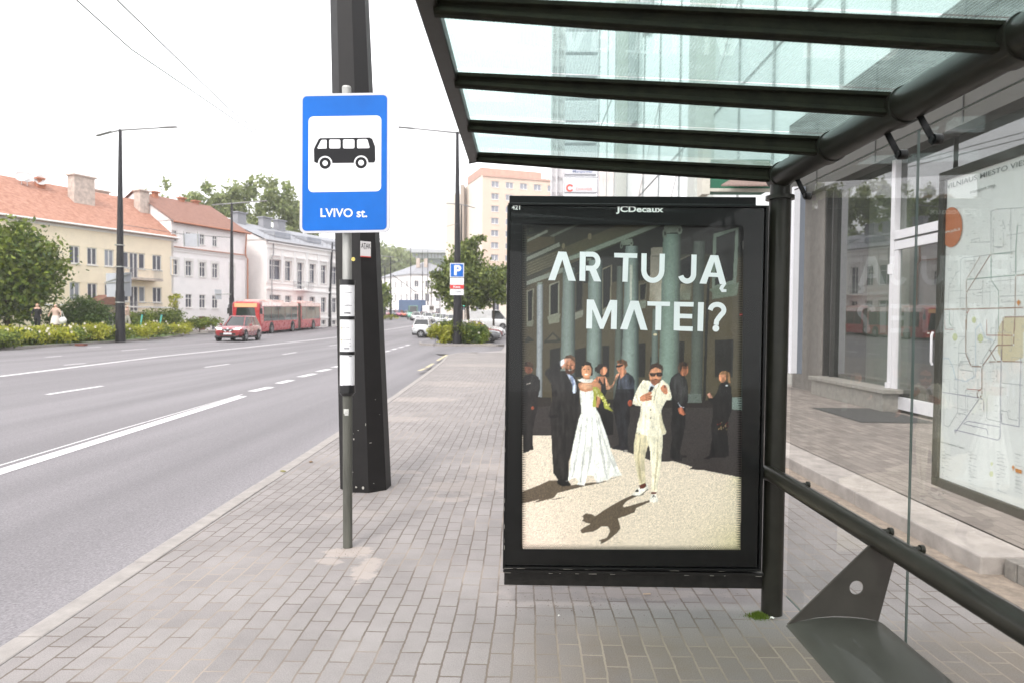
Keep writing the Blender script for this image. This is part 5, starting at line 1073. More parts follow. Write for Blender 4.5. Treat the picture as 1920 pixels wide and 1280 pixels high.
# ------------------------------------------------------------------ street lamps
M_LAMP = mat('lamp_paint', (.020, .019, .022), .5, spec=.3, var=.15, scale=3)
M_ARM = mat('lamp_arm_grey', (.24, .24, .24), .5, var=.1)
def lamp(label, px, base, ptop, al, ar, wpx=.24, base_dz=0, arm=True, rise=0, lean=0, grp='tall street lamps along the road'):
    """px at base, y of the top, arm ends"""
    Y = base; x = P(px, 600, Y).x; z0 = gz(Y) + base_dz; top = P(px + lean, ptop, Y)
    t = thing('street_lamp', label, 'street lamp', (x, Y, z0), group=grp)
    b = MB(); zm = z0 + (top.z - z0) * .42
    b.tube([(x, Y, z0 - .1), (x, Y, z0 + 3.2)], [wpx, wpx * .88], 12); b.tube([(x, Y, z0 + 3.2), (top.x, Y, top.z)], [wpx * .8, wpx * .32], 12)
    b.build('pole', M_LAMP, t, smooth=50)
    if arm:
        L_, R_ = P(al[0], al[1], Y), P(ar[0], ar[1], Y)
        b = MB(); b.tube([L_, top + Vector((0, 0, -.05)), R_], [.05, .07, .05], 8); b.build('arm', M_ARM, t, smooth=50)
        for e_ in (L_, R_):
            d_ = (e_ - top).normalized(); b = MB(); b.bar(e_ - d_ * .5, e_ + d_ * .55, .3, .07); b.build('lamp_head', M_ARM, t, bevel=.02)
    return t
l1 = lamp('tall dark street lamp across the road beside the flowering shrubs, left of the sign', 225.5, 44, 243, (196, 251), (316, 239), .30, .05)
lamp('street lamp in front of the white block with the red roof, behind the red car', 434.5, 65, 381, (408, 384), (490, 377.5), .26, .05)
lamp('tall dark street lamp carrying the parking sign on the planted island', 857.5, 45.4, 248, (762, 240), (872, 252), .30, .0)
lamp('street lamp rising out of the tree behind the parking sign', 865, 78, 383, (812, 379.5), (882, 388), .2, .0)
lamp('dark bare pole on the footway just behind the bus, leaning slightly', 617.5, 86, 455, None, None, .26, .05, arm=False, lean=6)
lamp('thin street lamp at the far junction beside the white building', 732.5, 122, 482, (714, 480), (734, 482), .22, 0)
lamp('thin pole left of the far traffic light', 721.5, 126, 500, None, None, .2, 0, arm=False)
for px, bz, tp, wl in ((770, 150, 445, 'leftmost slim pole before the far white house, at its corner'), (792, 146, 470, 'middle slim pole before the front of the far white house'), (802, 150, 470, 'rightmost slim pole before the far white house')): lamp(wl, px, bz, tp, None, None, .14, 0, arm=False, grp='slim poles before the far white building')
c = P(857.5, 600, 45.4)
b = MB(); 
for z in (2.0, 4.3, 5.7): b.tube([(l1.location.x, 44, z + .5), (l1.location.x, 44, z + .56)], .30, 12)
o = b.build('steel_band', M_GALV, l1, smooth=40)
# parking sign
YPK = 45.0
pk = thing('parking_sign', 'blue P parking sign with white and red plates below, on the island lamp post', 'parking sign', tuple(P(857, 555, YPK)))
def pkq(x0, y0, x1, y1, d, m, nm, par=None):
    b = MB(); a_, c_ = P(x0, y1, YPK - d), P(x1, y0, YPK - d); b.box(((a_.x + c_.x) / 2, YPK - d, (a_.z + c_.z) / 2), (c_.x - a_.x, .02, c_.z - a_.z)); return b.build(nm, m, par or pk)
s1 = pkq(843.5, 494, 870, 520.5, 0, M_SWHITE, 'blue_plate'); pkq(845, 495.5, 868.5, 519, .02, M_SBLUE, 'blue_field', s1)
text('P', 'letter', M_SWHITE, s1, P(851.5, 516.5, YPK - .035), (1, 0, 0), (0, 0, 1), width=.47, height=.66, bold=.04)
s2 = pkq(843.8, 522, 869.8, 542, 0, M_SWHITE, 'text_plate'); pkq(844, 534.5, 869.6, 541.5, .02, mat('sign_red', (.62, .03, .03), .5, var=.05), 'red_strip', s2)
text('Kasa', 'letter', M_SWHITE, s2, P(850, 540, YPK - .035), (1, 0, 0), (0, 0, 1), width=.46, height=.14, bold=.02)
s3 = pkq(843.8, 543, 869.5, 553.5, 0, M_SWHITE, 'lower_plate')
text('Pranešk', 'letter', M_SBLK, s3, P(854, 548.5, YPK - .035), (1, 0, 0), (0, 0, 1), width=.36, height=.08, bold=.02)
# backs of road signs
M_SBACK = mat('sign_back', (.42, .43, .47), .5, metal=.3, var=.08, scale=3)
def sback(label, quadpx, Y, par_posts=None, nm='road_sign_back'):
    t = thing(nm, label, 'road sign', tuple(P((quadpx[0][0] + quadpx[2][0]) / 2, quadpx[2][1], Y)))
    b = MB(); v = [P(x, y, Y) for x, y in quadpx]; v = v + [p + Vector((0, .04, 0)) for p in v]
    b.add(v, [(0, 1, 2, 3), (7, 6, 5, 4), (0, 4, 5, 1), (1, 5, 6, 2), (2, 6, 7, 3), (3, 7, 4, 0)]); b.build('panel', M_SBACK, t)
    b = MB()
    for ln in par_posts or []: b.tube([P(*p, Y - .04) for p in ln], .035, 6)
    if par_posts: b.build('strut', M_GALV, t)
    return t
sback('large pale grey back of a road sign clamped to the tall left street lamp', [(198.5, 513), (246, 511), (246, 556), (200, 557)], 44.55, [[(196, 530.5), (244, 529.5)], [(199, 529), (246, 513)]])
sback('pale grey road sign back hanging high before the white block with red roof', [(342.5, 438), (374, 439), (374, 463), (344, 462)], 62, [[(344, 434), (345.5, 463)], [(370.5, 435), (371, 463)]], nm='hanging_road_sign')
sback('small pale grey sign back low on the white block lamp post', [(402, 543), (415, 544), (415, 562), (404, 561)], 64.6, [[(404, 552), (433, 552)]], nm='small_sign_back')
# overhead wires
M_WIRE = mat('wire', (.06, .06, .06), .6, var=0)
def wire(label, pts, r_=.012, grp='overhead wires above the road'):
    q = [P(x, y, Y) for x, y, Y in pts]; b = MB(); b.tube(q, [r_ * (1 + p.y * .03) for p in q], 5); o = b.build('overhead_wire', M_WIRE); tag(o, label, 'wire', grp)
wire('thin dark wire from the upper left to behind the sign, the lower of two', [(130, -12, 14), (245, 92, 19), (450, 232, 34), (570, 316, 60), (640, 362, 86)])
wire('thin dark wire above the road nearer the sign, upper of the two', [(205, -14, 14), (330, 108, 21), (430, 205, 32), (560, 306, 60), (650, 372, 86)])
wire('thin wire in the sky right of the octagonal pole', [(735, 515, 90), (780, 548, 120)])
wire('thin span wire from the octagonal pole towards the far island lamp', [(690, 452, 20), (760, 443, 30), (858, 420, 45.3)], .006)
wire('thin span wire between the left lamp and the hanging road sign', [(226, 421, 44), (345, 440, 62), (434, 446, 65)], .008)
# small litter and moss by the column
ms = MB(); g = random.Random(4)
for k in range(900):
    t, rr = g.uniform(0, 6.28), abs(g.gauss(0, .5)); x, y = 1.245 + .075 * rr * math.cos(t), 3.545 + .05 * rr * math.sin(t); h = g.uniform(.010, .034) * max(.2, 1.3 - rr)
    ms.add([(x, y, 0), (x + .003, y, 0), (x + g.uniform(-.006, .006), y + g.uniform(-.005, .005), h)], [(0, 1, 2)])
ms.build('moss', leafmat('moss', (.05, .085, .006), (.13, .18, .02)), kind='stuff')
def scrap(name, label, cat, px, py, sz, m, ln=1.6, n=7, z=.006):
    p = G(px, py); g2 = random.Random(px); a0 = g2.uniform(0, 3); pts = []
    for i in range(n):
        t = 6.283 * i / n; x, y = sz * ln * math.cos(t) * g2.uniform(.6, 1.2), sz * math.sin(t) * g2.uniform(.6, 1.2)
        pts.append((p.x + x * math.cos(a0) - y * math.sin(a0), p.y + x * math.sin(a0) + y * math.cos(a0), z + g2.uniform(0, .008)))
    b = MB(); c = (p.x, p.y, z + .012); b.v = [c] + pts; b.c = [None] * (n + 1); b.f = [(0, i + 1, (i + 1) % n + 1) for i in range(n)]; o = b.build(name, m); tag(o, label, cat); return o
M_PAPER = mat('litter_white', (.7, .68, .64), .7, var=.1, scale=40); M_LEAFB = mat('dry_leaf', (.16, .10, .05), .8, var=.3, scale=60)
scrap('paper_scrap', 'crumpled white paper scrap beside the foot of the shelter column', 'litter', 1448, 1161, .011, M_PAPER)
b = MB(); p = G(1216, 1116); b.tube([(p.x - .03, p.y, .01), (p.x + .012, p.y + .006, .01)], .004, 8); o = b.build('cigarette_end', mat('cigarette', (.55, .42, .3), .8, var=.1)); tag(o, 'tan cigarette end on the pavers under the advert display', 'litter')
scrap('paper_chip', 'tiny white chip on the pavers below the left part of the display', 'litter', 1048, 1157, .006, M_PAPER)
scrap('dead_leaf', 'small brown leaf on the pavement edge beside the kerb left of the pole', 'leaf', 583, 866, .022, M_LEAFB)
scrap('fallen_leaf', 'green brown leaf lying against the kerb left of the octagonal pole', 'leaf', 531, 884, .028, mat('leaf_litter', (.2, .18, .06), .8, var=.3, scale=50))
cr = MB(); g = random.Random(6)
for k in range(240):
    if k < 130: p = G(g.gauss(1075, 85), g.gauss(1133, 12))
    elif k < 190: p = G(g.uniform(950, 1440), g.uniform(1112, 1180))
    else: p = G(g.gauss(650, 18), g.gauss(1036, 7))
    r_ = g.uniform(.001, .004); cr.flat([(p.x + r_ * math.cos(t), p.y + r_ * math.sin(t), .0065 + k * .00001) for t in (0, 1.3, 2.5, 3.9, 5.1)])
cr.build('crumbs', mat('crumb', (.10, .06, .04), .9, var=.2), kind='stuff')
# ------------------------------------------------------------------ buildings
M_PANE = mat('window_pane', (.10, .10, .125), .12, var=.25, scale=.8)
M_PANEL = mat('window_pane_pale', (.25, .26, .30), .2, var=.3, scale=.6)
M_WF = mat('window_white', (.72, .70, .68), .6, var=.04)
M_WFB = mat('window_brown', (.16, .10, .08), .6, var=.1)
def facade(bld, name, P0, u, length, z0, z1, holes, m, depth=.16, nout=None):
    """wall sheet with recessed openings; P0 (x,y); u unit along; holes (s0,s1,za,zb)"""
    nout = nout or Vector((u.y, -u.x)); xs = sorted({0, length, *[h[0] for h in holes], *[h[1] for h in holes]}); zs = sorted({z0, z1, *[h[2] for h in holes], *[h[3] for h in holes]})
    pt = lambda s, z, d=0: Vector((P0[0] + u.x * s - nout.x * d, P0[1] + u.y * s - nout.y * d, z)); b = MB()
    for i in range(len(xs) - 1):
        for j in range(len(zs) - 1):
            cx, cz = (xs[i] + xs[i + 1]) / 2, (zs[j] + zs[j + 1]) / 2
            if any(h[0] < cx < h[1] and h[2] < cz < h[3] for h in holes): continue
            b.quad(pt(xs[i], zs[j]), pt(xs[i + 1], zs[j]), pt(xs[i + 1], zs[j + 1]), pt(xs[i], zs[j + 1]))
    for a, c, e, f_ in [h[:4] for h in holes]:
        b.quad(pt(a, e), pt(c, e), pt(c, e, depth), pt(a, e, depth)); b.quad(pt(a, f_), pt(a, f_, depth), pt(c, f_, depth), pt(c, f_))
        b.quad(pt(a, e), pt(a, e, depth), pt(a, f_, depth), pt(a, f_)); b.quad(pt(c, e), pt(c, f_), pt(c, f_, depth), pt(c, e, depth))
    b.build(name, m, bld); return pt
def window(bld, pt, h, depth=.13, fr=None, pane=None, fw=.06, mull=1, trans=.68, sill=True, surround=None, nm='window'):
    a, c, e, f_ = h[:4]; b = MB(); fr = fr or M_WF; pane = pane or M_PANE
    def bb(s0, s1, z0, z1, d0=depth - .05, d1=depth):
        vs = [pt(s, z, d) for d in (d0, d1) for (s, z) in ((s0, z0), (s1, z0), (s1, z1), (s0, z1))]
        b.add(vs, [(0, 1, 2, 3), (7, 6, 5, 4), (0, 4, 5, 1), (1, 5, 6, 2), (2, 6, 7, 3), (3, 7, 4, 0)])
    bb(a, a + fw, e, f_); bb(c - fw, c, e, f_); bb(a + fw, c - fw, f_ - fw, f_); bb(a + fw, c - fw, e, e + fw)
    for k in range(mull): s = a + (c - a) * (k + 1) / (mull + 1); bb(s - fw / 2, s + fw / 2, e + fw, f_ - fw)
    if trans: z = e + (f_ - e) * trans; bb(a + fw, c - fw, z - fw / 2, z + fw / 2, depth - .055, depth - .005)
    if sill: bb(a - .06, c + .06, e - .07, e - .002, -.09, .0)
    if surround:
        for q in ((a - .16, a - .003, e, f_ + .16), (c + .003, c + .16, e, f_ + .16), (a - .003, c + .003, f_ + .003, f_ + .16), (a - .2, c + .2, f_ + .18, f_ + .26)): bb(*q, -.05, -.002)
    w_ = b.build(nm, fr, bld); p_ = MB(); p_.quad(pt(a, e, depth - .015), pt(c, e, depth - .015), pt(c, f_, depth - .015), pt(a, f_, depth - .015)); p_.build('pane', pane, w_); return w_
def rooftiles(name, c1, c2, sc=3.0):
    if name in MATS: return MATS[name]
    m, nt, b, o = newmat(name); L = nt.links.new; tc = N(nt, 'TexCoord')
    n = N(nt, 'TexNoise'); n.inputs['Scale'].default_value = 1.1; n.inputs['Detail'].default_value = 9; n.inputs['Roughness'].default_value = .8
    mp = N(nt, 'Mapping'); mp.inputs[2].default_value = (0, 0, R(-23)); mp.inputs[3].default_value = (1, 3.2, 5); L(tc.outputs[3], mp.inputs[0]); L(mp.outputs[0], n.inputs[0])
    r = N(nt, 'MapRange'); r.inputs[1].default_value = .36; r.inputs[2].default_value = .64; L(n.outputs[0], r.inputs[0])
    c = N(nt, 'Mix', data_type='RGBA'); L(r.outputs[0], c.inputs[0]); c.inputs[6].default_value = (*c1, 1); c.inputs[7].default_value = (*c2, 1); L(c.outputs[2], b.inputs['Base Color'])
    wv = N(nt, 'TexWave', bands_direction='Z'); wv.inputs['Scale'].default_value = sc; L(tc.outputs[3], wv.inputs[0]); bp = N(nt, 'Bump'); bp.inputs['Strength'].default_value = .5; bp.inputs['Distance'].default_value = .05
    L(wv.outputs['Fac'], bp.inputs['Height']); L(bp.outputs[0], b.inputs['Normal']); b.inputs['Roughness'].default_value = .85; MATS[name] = m; return m
M_TILE = rooftiles('tile_orange', (.25, .10, .06), (.48, .26, .19)); M_TILE2 = rooftiles('tile_brown', (.18, .085, .06), (.28, .14, .105)); M_SLATE = rooftiles('slate', (.24, .245, .27), (.34, .345, .37))
U = Vector((.394, .919)).normalized(); NB = Vector((-U.y, U.x))                       # along the row, away from the street
def solid(bld, P0, u, nb, L_, dep, z0, z1, m, nm='side_wall', front=False):
    b = MB(); q = [Vector((*P0, 0)), Vector((P0[0] + u.x * L_, P0[1] + u.y * L_, 0)), Vector((P0[0] + u.x * L_ + nb.x * dep, P0[1] + u.y * L_ + nb.y * dep, 0)), Vector((P0[0] + nb.x * dep, P0[1] + nb.y * dep, 0))]
    for k in (0, 1, 2, 3):
        if k == 0 and not front: continue
        a, c = q[k], q[(k + 1) % 4]; b.quad(Vector((a.x, a.y, z0)), Vector((c.x, c.y, z0)), Vector((c.x, c.y, z1)), Vector((a.x, a.y, z1)))
    b.build(nm, m, bld); return q
def gableroof(bld, P0, u, nb, L_, dep, ze, zr, m, over=.45, wallm=None, hipR=0, hipL=0, gut=None):
    f = lambda s, d, z: Vector((P0[0] + u.x * s + nb.x * d, P0[1] + u.y * s + nb.y * d, z)); sl = (zr - ze) / (dep / 2); zo = ze - over * sl
    b = MB(); A0, A1, B0, B1 = f(-.25, -over, zo), f(L_ + .25, -over, zo), f(-.25, dep + over, zo), f(L_ + .25, dep + over, zo); R0, R1 = f(hipL - .25, dep / 2, zr), f(L_ + .25 - hipR, dep / 2, zr)
    th = Vector((0, 0, .16)); b.quad(A0, A1, R1, R0); b.quad(B1, B0, R0, R1)
    b.quad(A0 - th, A1 - th, A1, A0); b.quad(A1 - th, A0 - th, f(-.25, .0, ze - .2), f(L_ + .25, 0, ze - .2))
    if hipR: b.add([A1, B1, R1], [(0, 1, 2)])
    if hipL: b.add([B0, A0, R0], [(0, 1, 2)])
    r_ = b.build('roof', m, bld)
    if wallm:
        b = MB()
        if not hipL: b.add([f(0, 0, ze - .2), f(0, dep, ze - .2), f(0, dep / 2, zr - .12)], [(0, 1, 2)])
        if not hipR: b.add([f(L_, 0, ze - .2), f(L_, dep, ze - .2), f(L_, dep / 2, zr - .12)], [(0, 1, 2)])
        if b.v: b.build('gable', wallm, bld)
    if gut:
        b = MB(); b.tube([f(-.3, -over - .07, zo - .03), f(L_ + .3, -over - .07, zo - .03)], .08, 8); b.build('gutter', gut, bld)
    return r_, f, sl
def chimney(roof, f, s, d, z0, z1, wx, wy, m, cap=True):
    b = MB(); c = f(s, d, (z0 + z1) / 2); ang = math.atan2(U.y, U.x); b.box(c, (wx, wy, z1 - z0), ang)
    if cap: b.box(f(s, d, z1 + .08), (wx + .3, wy + .3, .14), ang)
    b.build('chimney', m, roof)
M_CREAM = mat('cream_plaster', (.86, .745, .58), .85, var=.05, scale=1.2); M_PLWH = mat('white_plaster', (.84, .81, .81), .85, var=.05, scale=1.2); M_CORN = mat('cornice_white', (.80, .78, .77), .7, var=.05)
M_PLW2 = mat('warm_white_plaster', (.86, .82, .80), .85, var=.05, scale=1.2); M_CHIM = mat('chimney_plaster', (.50, .42, .37), .9, var=.3, scale=3); M_BRK = mat('chimney_brick', (.42, .17, .10), .9, var=.3, scale=8)
M_COP = mat('copper_gutter', (.42, .17, .10), .6, var=.1); M_RAIL = mat('balcony_rail', (.30, .29, .30), .5, var=.1)
# --- A: cream house
A1 = Vector((-34.0, 66.0)); LA = 44.0; A0 = A1 - U * LA; zA = 9.65
ba = thing('apartment_house', 'long cream house with orange tiled roof and two chimneys at the far left', 'house', (A0.x, A0.y, 0))
px2s = lambda px, P0: (lambda k: (k * P0.y - P0.x) / (U.x - k * U.y))((px - 980) / F)       # distance along the row seen at pixel column px
cols = [px2s(p, A0) for p in (133, 166.5, 199)]
holesA = []
for s in cols: 
    for z in (6.05, 3.0): holesA.append((s - .45, s + .45, z, z + 1.5))
for s in [cols[0] - 3.0 * k for k in range(1, 9)]:
    for z in (6.05, 3.0): holesA.append((s - .45, s + .45, z, z + 1.5))
sb = px2s(246, A0); s2 = px2s(290, A0)
for z in (5.15, 2.1): holesA.append((sb - .45, sb + .45, z, z + 2.35))
for z in (6.05, 3.0):
    holesA.append((sb - 1.15, sb - .48, z, z + 1.45)); holesA.append((sb + .48, sb + 1.15, z, z + 1.45)); holesA.append((s2 - .5, s2 + .5, z, z + 1.45))
holesA += [(cols[2] - .3, cols[2] + 1.0, .8, 2.0), (s2 - .5, s2 + .5, .7, 1.3)]
pA = facade(ba, 'front_wall', A0, U, LA, -.5, zA, holesA, M_CREAM)
for h in holesA: window(ba, pA, h, mull=1 if h[1] - h[0] > .8 else 0, trans=0, pane=M_PANE if random.random() < .6 else M_PANEL, fw=.09, nm='window' if h[3] - h[2] < 2 else 'balcony_door')
solid(ba, A0, U, NB, LA, 11, -.5, zA, M_CREAM)
b = MB(); f0 = lambda s, d, z: Vector((A0.x + U.x * s + NB.x * d, A0.y + U.y * s + NB.y * d, z))
for (d0, z, h) in ((-.12, zA - .55, .22), (-.22, zA - .28, .22), (-.06, 2.55, .14)): b.bar(f0(0, d0 / 2, z), f0(LA, d0 / 2, z), -d0, h)
b.build('cornice', M_CORN, ba)
ra, fA, slA = gableroof(ba, A0, U, NB, LA, 11, zA, 13.4, M_TILE, wallm=M_CREAM, gut=M_CORN)
sc1 = px2s(150, A0 + NB * 3.2); chimney(ra, fA, sc1, 3.4, 11.0, 14.1, 1.9, .9, M_CHIM); sc2 = px2s(254, A0 + NB * 3.5); chimney(ra, fA, LA - .6, 3.6, 11.0, 13.9, 1.0, .9, M_CHIM)
chimney(ra, fA, px2s(183, A0 + NB * 6.5), 6.5, 12.4, 13.7, 1.4, .6, M_CHIM); chimney(ra, fA, px2s(70, A0 + NB * 4.6), 4.7, 12.2, 13.45, .6, .5, M_BRK)
for k, (px, py) in enumerate(((33, 333), (44, 336), (71, 333))):
    q = fA(px2s(px, A0 + NB * 4.4), 4.4, 13.4); b = MB(); d = Vector((.5, -.8, .35)).normalized(); rings = []
    X_ = d.cross(Vector((0, 0, 1))).normalized(); Y_ = X_.cross(d)
    for r_, o_ in ((.02, -.10), (.2, -.08), (.38, -.02), (.48, .06)): rings.append([q + d * o_ + (X_ * math.cos(t) + Y_ * math.sin(t)) * r_ for t in [i * math.pi / 8 for i in range(16)]])
    b.loft(rings, caps=False); b.tube([q - d * .1, q - d * .15 - Vector((0, 0, .9))], .03, 6); b.build('satellite_dish', mat('dish_white', (.62, .60, .60), .6, var=0), ra, smooth=60)
b = MB(); q = fA(px2s(58, A0 + NB * 5), 5, 13.2); b.tube([q, q + Vector((0, 0, 2.2))], .03, 6); b.bar(q + Vector((-.3, 0, 2.1)), q + Vector((.4, 0, 2.1)), .04, .04); q2 = fA(px2s(71, A0 + NB * 5), 5, 13.2); b.tube([q2, q2 + Vector((0, 0, 2.6))], .02, 6); b.build('antenna', M_RAIL, ra)
for z in (5.05, 2.0):
    b = MB(); q0, q1 = f0(sb - 2.1, -.6, z), f0(sb + 2.1, -.6, z); b.bar(q0, q1, 1.2, .16); o = b.build('balcony', M_CHIM, ba)
    b = MB(); e_ = [f0(sb - 2.05, 0, z), f0(sb - 2.05, -1.12, z), f0(sb + 2.05, -1.12, z), f0(sb + 2.05, 0, z)]
    for hh in (.95, .12):
        for a_, c_ in zip(e_, e_[1:]): b.tube([a_ + Vector((0, 0, hh)), c_ + Vector((0, 0, hh))], .022, 5)
    for a_, c_ in zip(e_, e_[1:]):
        n = max(2, int((c_ - a_).length / .14))
        for i in range(n + 1): p = a_.lerp(c_, i / n); b.tube([p, p + Vector((0, 0, .95))], .011, 4, caps=False)
    b.build('railing', M_RAIL, o)
# porch with small gable
s3 = px2s(178, A0); b = MB(); ql = [f0(s3 - 1.6, -1.5, 2.65), f0(s3 + 1.6, -1.5, 2.65), f0(s3 + 1.6, 0, 2.65), f0(s3 - 1.6, 0, 2.65), f0(s3, -1.5, 3.5), f0(s3, 0, 3.5)]
b.add(ql, [(0, 4, 5, 3), (1, 2, 5, 4), (0, 1, 4)]); po = b.build('porch_roof', M_TILE2, ba); b = MB()
for s in (-1.3, 1.3): b.tube([f0(s3 + s, -1.3, -.2), f0(s3 + s, -1.3, 2.65)], .12, 8)
b.build('porch_post', M_COP, po)
# --- B: white block with red brown roof
B0 = A1.copy(); LB = 9.2; zB = 11.15
bb_ = thing('white_town_house', 'white three storey house with red brown roof between the cream and slate roofed houses', 'house', (B0.x, B0.y, 0))
colsB = [px2s(p, B0) for p in (323.5, 350, 376, 400)]; holesB = []
for s in colsB: holesB += [(s - .38, s + .38, 5.75, 7.25), (s - .38, s + .38, 2.6, 3.95), (s - .3, s + .3, 9.0, 10.1)]
holesB += [(px2s(432, B0) - .3, px2s(432, B0) + .3, 5.75, 7.25), (px2s(376, B0) - .5, px2s(376, B0) + .4, -.2, 1.75), (px2s(400, B0) - .4, px2s(400, B0) + .3, .3, 1.1)]
pB = facade(bb_, 'front_wall', B0, U, LB, -.5, zB, holesB, M_PLWH)
for i, h in enumerate(holesB): window(bb_, pB, h, fr=M_WF if h[2] > 0 else M_WFB, mull=1, trans=.68 if h[2] > 2 else 0, fw=.07, surround=h[2] in (5.75,), pane=M_PANE if h[2] > 0 else mat('door_wood', (.22, .10, .06), .6, var=.2), nm='window' if h[2] > 0 else 'entrance_door')
solid(bb_, B0, U, NB, LB, 11, -.5, zB, M_PLWH); b = MB(); fB0 = lambda s, d, z: Vector((B0.x + U.x * s + NB.x * d, B0.y + U.y * s + NB.y * d, z))
b.bar(fB0(0, -.07, 8.35), fB0(LB, -.07, 8.35), .14, .16); b.bar(fB0(0, -.05, 8.1), fB0(LB, -.05, 8.1), .1, .1); b.build('cornice', M_CORN, bb_)
b = MB(); b.bar(fB0(0, -.15, 8.47), fB0(LB, -.15, 8.47), .2, .08); b.tube([fB0(LB - .15, -.3, zB - .2), fB0(LB - .15, -.12, 8.4), fB0(LB + .1, -.2, 8.1), fB0(LB + .1, -.2, .2)], .08, 8); b.build('downpipe', M_COP, bb_, smooth=50)
rb, fB, _ = gableroof(bb_, B0, U, NB, LB, 11, zB, 14.2, M_TILE2, wallm=M_PLWH, gut=M_COP)
for s in (2.0, 5.5, 7.5): chimney(rb, fB, s, 4.8 + s * .1, 13.4, 14.35, .5, .4, M_BRK)
b = MB(); q = fB(1.5, 5.5, 14); b.tube([q, q + Vector((0, 0, 1.8))], .03, 6); b.build('antenna', M_RAIL, rb)
# --- C: classical house with slate roof
C0 = Vector((-28.7, 76.0)); LC_ = 21.0; zC = 10.5
bc = thing('classical_house', 'white classical two storey house with grey slate roof and dormers behind the bus', 'house', (C0.x, C0.y, 0))
colsC = [px2s(400 + v / 3.554, C0) for v in (405, 493, 574, 655, 731, 802)]; holesC = []; 
for i, s in enumerate(colsC):
    w_ = .55 if i else .95; holesC += [(s - w_, s + w_, 6.0 if i != 2 else 5.1, 8.3), (s - w_ * .9, s + w_ * .9, 2.4, 4.3)]
    if i > 3: holesC.append((s - .45, s + .45, .9, 1.5))
pC = facade(bc, 'front_wall', C0, U, LC_, -.5, zC, holesC, M_PLW2, depth=.3)
for h in holesC: window(bc, pC, h, depth=.26, mull=1, trans=.7 if h[2] > 1 else 0, fw=.07, surround=h[2] > 4, fr=M_WF)
fC0 = lambda s, d, z: Vector((C0.x + U.x * s + NB.x * d, C0.y + U.y * s + NB.y * d, z))
solid(bc, C0, U, NB, LC_, 12, -.5, zC, M_PLW2); b = MB()
for (d0, z, h) in ((-.16, zC - .9, .16), (-.3, zC - .3, .3), (-.14, 4.95, .18), (-.1, 5.6, .08), (-.1, 1.75, .12)): b.bar(fC0(0, d0 / 2, z), fC0(LC_, d0 / 2, z), -d0, h)
for s in [0.2, LC_ - .2] + [(a_ + c_) / 2 for a_, c_ in zip(colsC, colsC[1:])]: b.bar(fC0(s, -.045, 5.7), fC0(s, -.045, zC - 1.0), .32, .09, up=(U.x, U.y, 0)) if False else b.box(fC0(s, -.04, (5.7 + zC - 1) / 2), (.34, .085, zC - 6.7), math.atan2(U.y, U.x))
for s in colsC: b.box(fC0(s, -.09, 8.75), (1.5, .18, .1), math.atan2(U.y, U.x))
b.build('cornice', M_CORN, bc)
rc, fC, slC = gableroof(bc, C0, U, NB, LC_, 12, zC, 12.9, M_SLATE, wallm=M_PLW2, over=.3, gut=M_RAIL)
for s in (4.0, 9.5, 15.0):
    b = MB(); z = zC + 2.6 * slC; q = [fC(s - 1.3, 1.3, zC + 1.3 * slC + .05), fC(s + 1.3, 1.3, zC + 1.3 * slC + .05), fC(s + 1.3, 1.3, zC + 1.3 * slC + .7), fC(s - 1.3, 1.3, zC + 1.3 * slC + .7), fC(s - 1.5, 3.8, zC + 3.6 * slC + .12), fC(s + 1.5, 3.8, zC + 3.6 * slC + .12)]
    b.add(q, [(3, 2, 5, 4), (0, 4, 5, 1), (0, 3, 4), (1, 5, 2)]); b.build('dormer', M_SLATE, rc); b = MB(); e_ = fC(0, -.03, 0) - fC(0, 0, 0); b.quad(q[0] + e_, q[1] + e_, q[2] + e_, q[3] + e_); b.build('dormer_window', M_PANEL, rc)
for s, px in ((1.5, 1), (5.5, 1), (8.0, 1)): chimney(rc, fC, s, 5.5, 12.2, 13.8, 1.3, .8, mat('chimney_grey', (.26, .26, .28), .8, var=.15))
b = MB()
for k in range(26): b.tube([fC(k * .82, .25, zC + .15), fC(k * .82, .25, zC + .6)], .02, 4)
b.tube([fC(0, .25, zC + .6), fC(LC_, .25, zC + .6)], .025, 4); b.build('snow_guard', M_RAIL, rc)
b = MB(); q = [fC0(colsC[2] - 1.2, -.5, 5.0), fC0(colsC[2] + 1.2, -.5, 5.0)]; b.bar(q[0], q[1], 1.0, .15); bl = b.build('balcony', M_CORN, bc); b = MB()
e_ = [fC0(colsC[2] - 1.2, 0, 5.05), fC0(colsC[2] - 1.2, -.95, 5.05), fC0(colsC[2] + 1.2, -.95, 5.05), fC0(colsC[2] + 1.2, 0, 5.05)]
for a_, c_ in zip(e_, e_[1:]):
    b.tube([a_ + Vector((0, 0, .9)), c_ + Vector((0, 0, .9))], .025, 5)
    for i in range(9): p = a_.lerp(c_, i / 8); b.tube([p, p + Vector((0, 0, .9))], .012, 4, caps=False)
b.build('railing', M_RAIL, bl)
b = MB(); b.tube([fC0(px2s(508, C0), -.2, zC - .4), fC0(px2s(508, C0), -.2, 8.9), fC0(px2s(505, C0), -.2, 8.4), fC0(px2s(505, C0), -.2, .3)], .07, 8); b.build('downpipe', M_RAIL, bc, smooth=50)
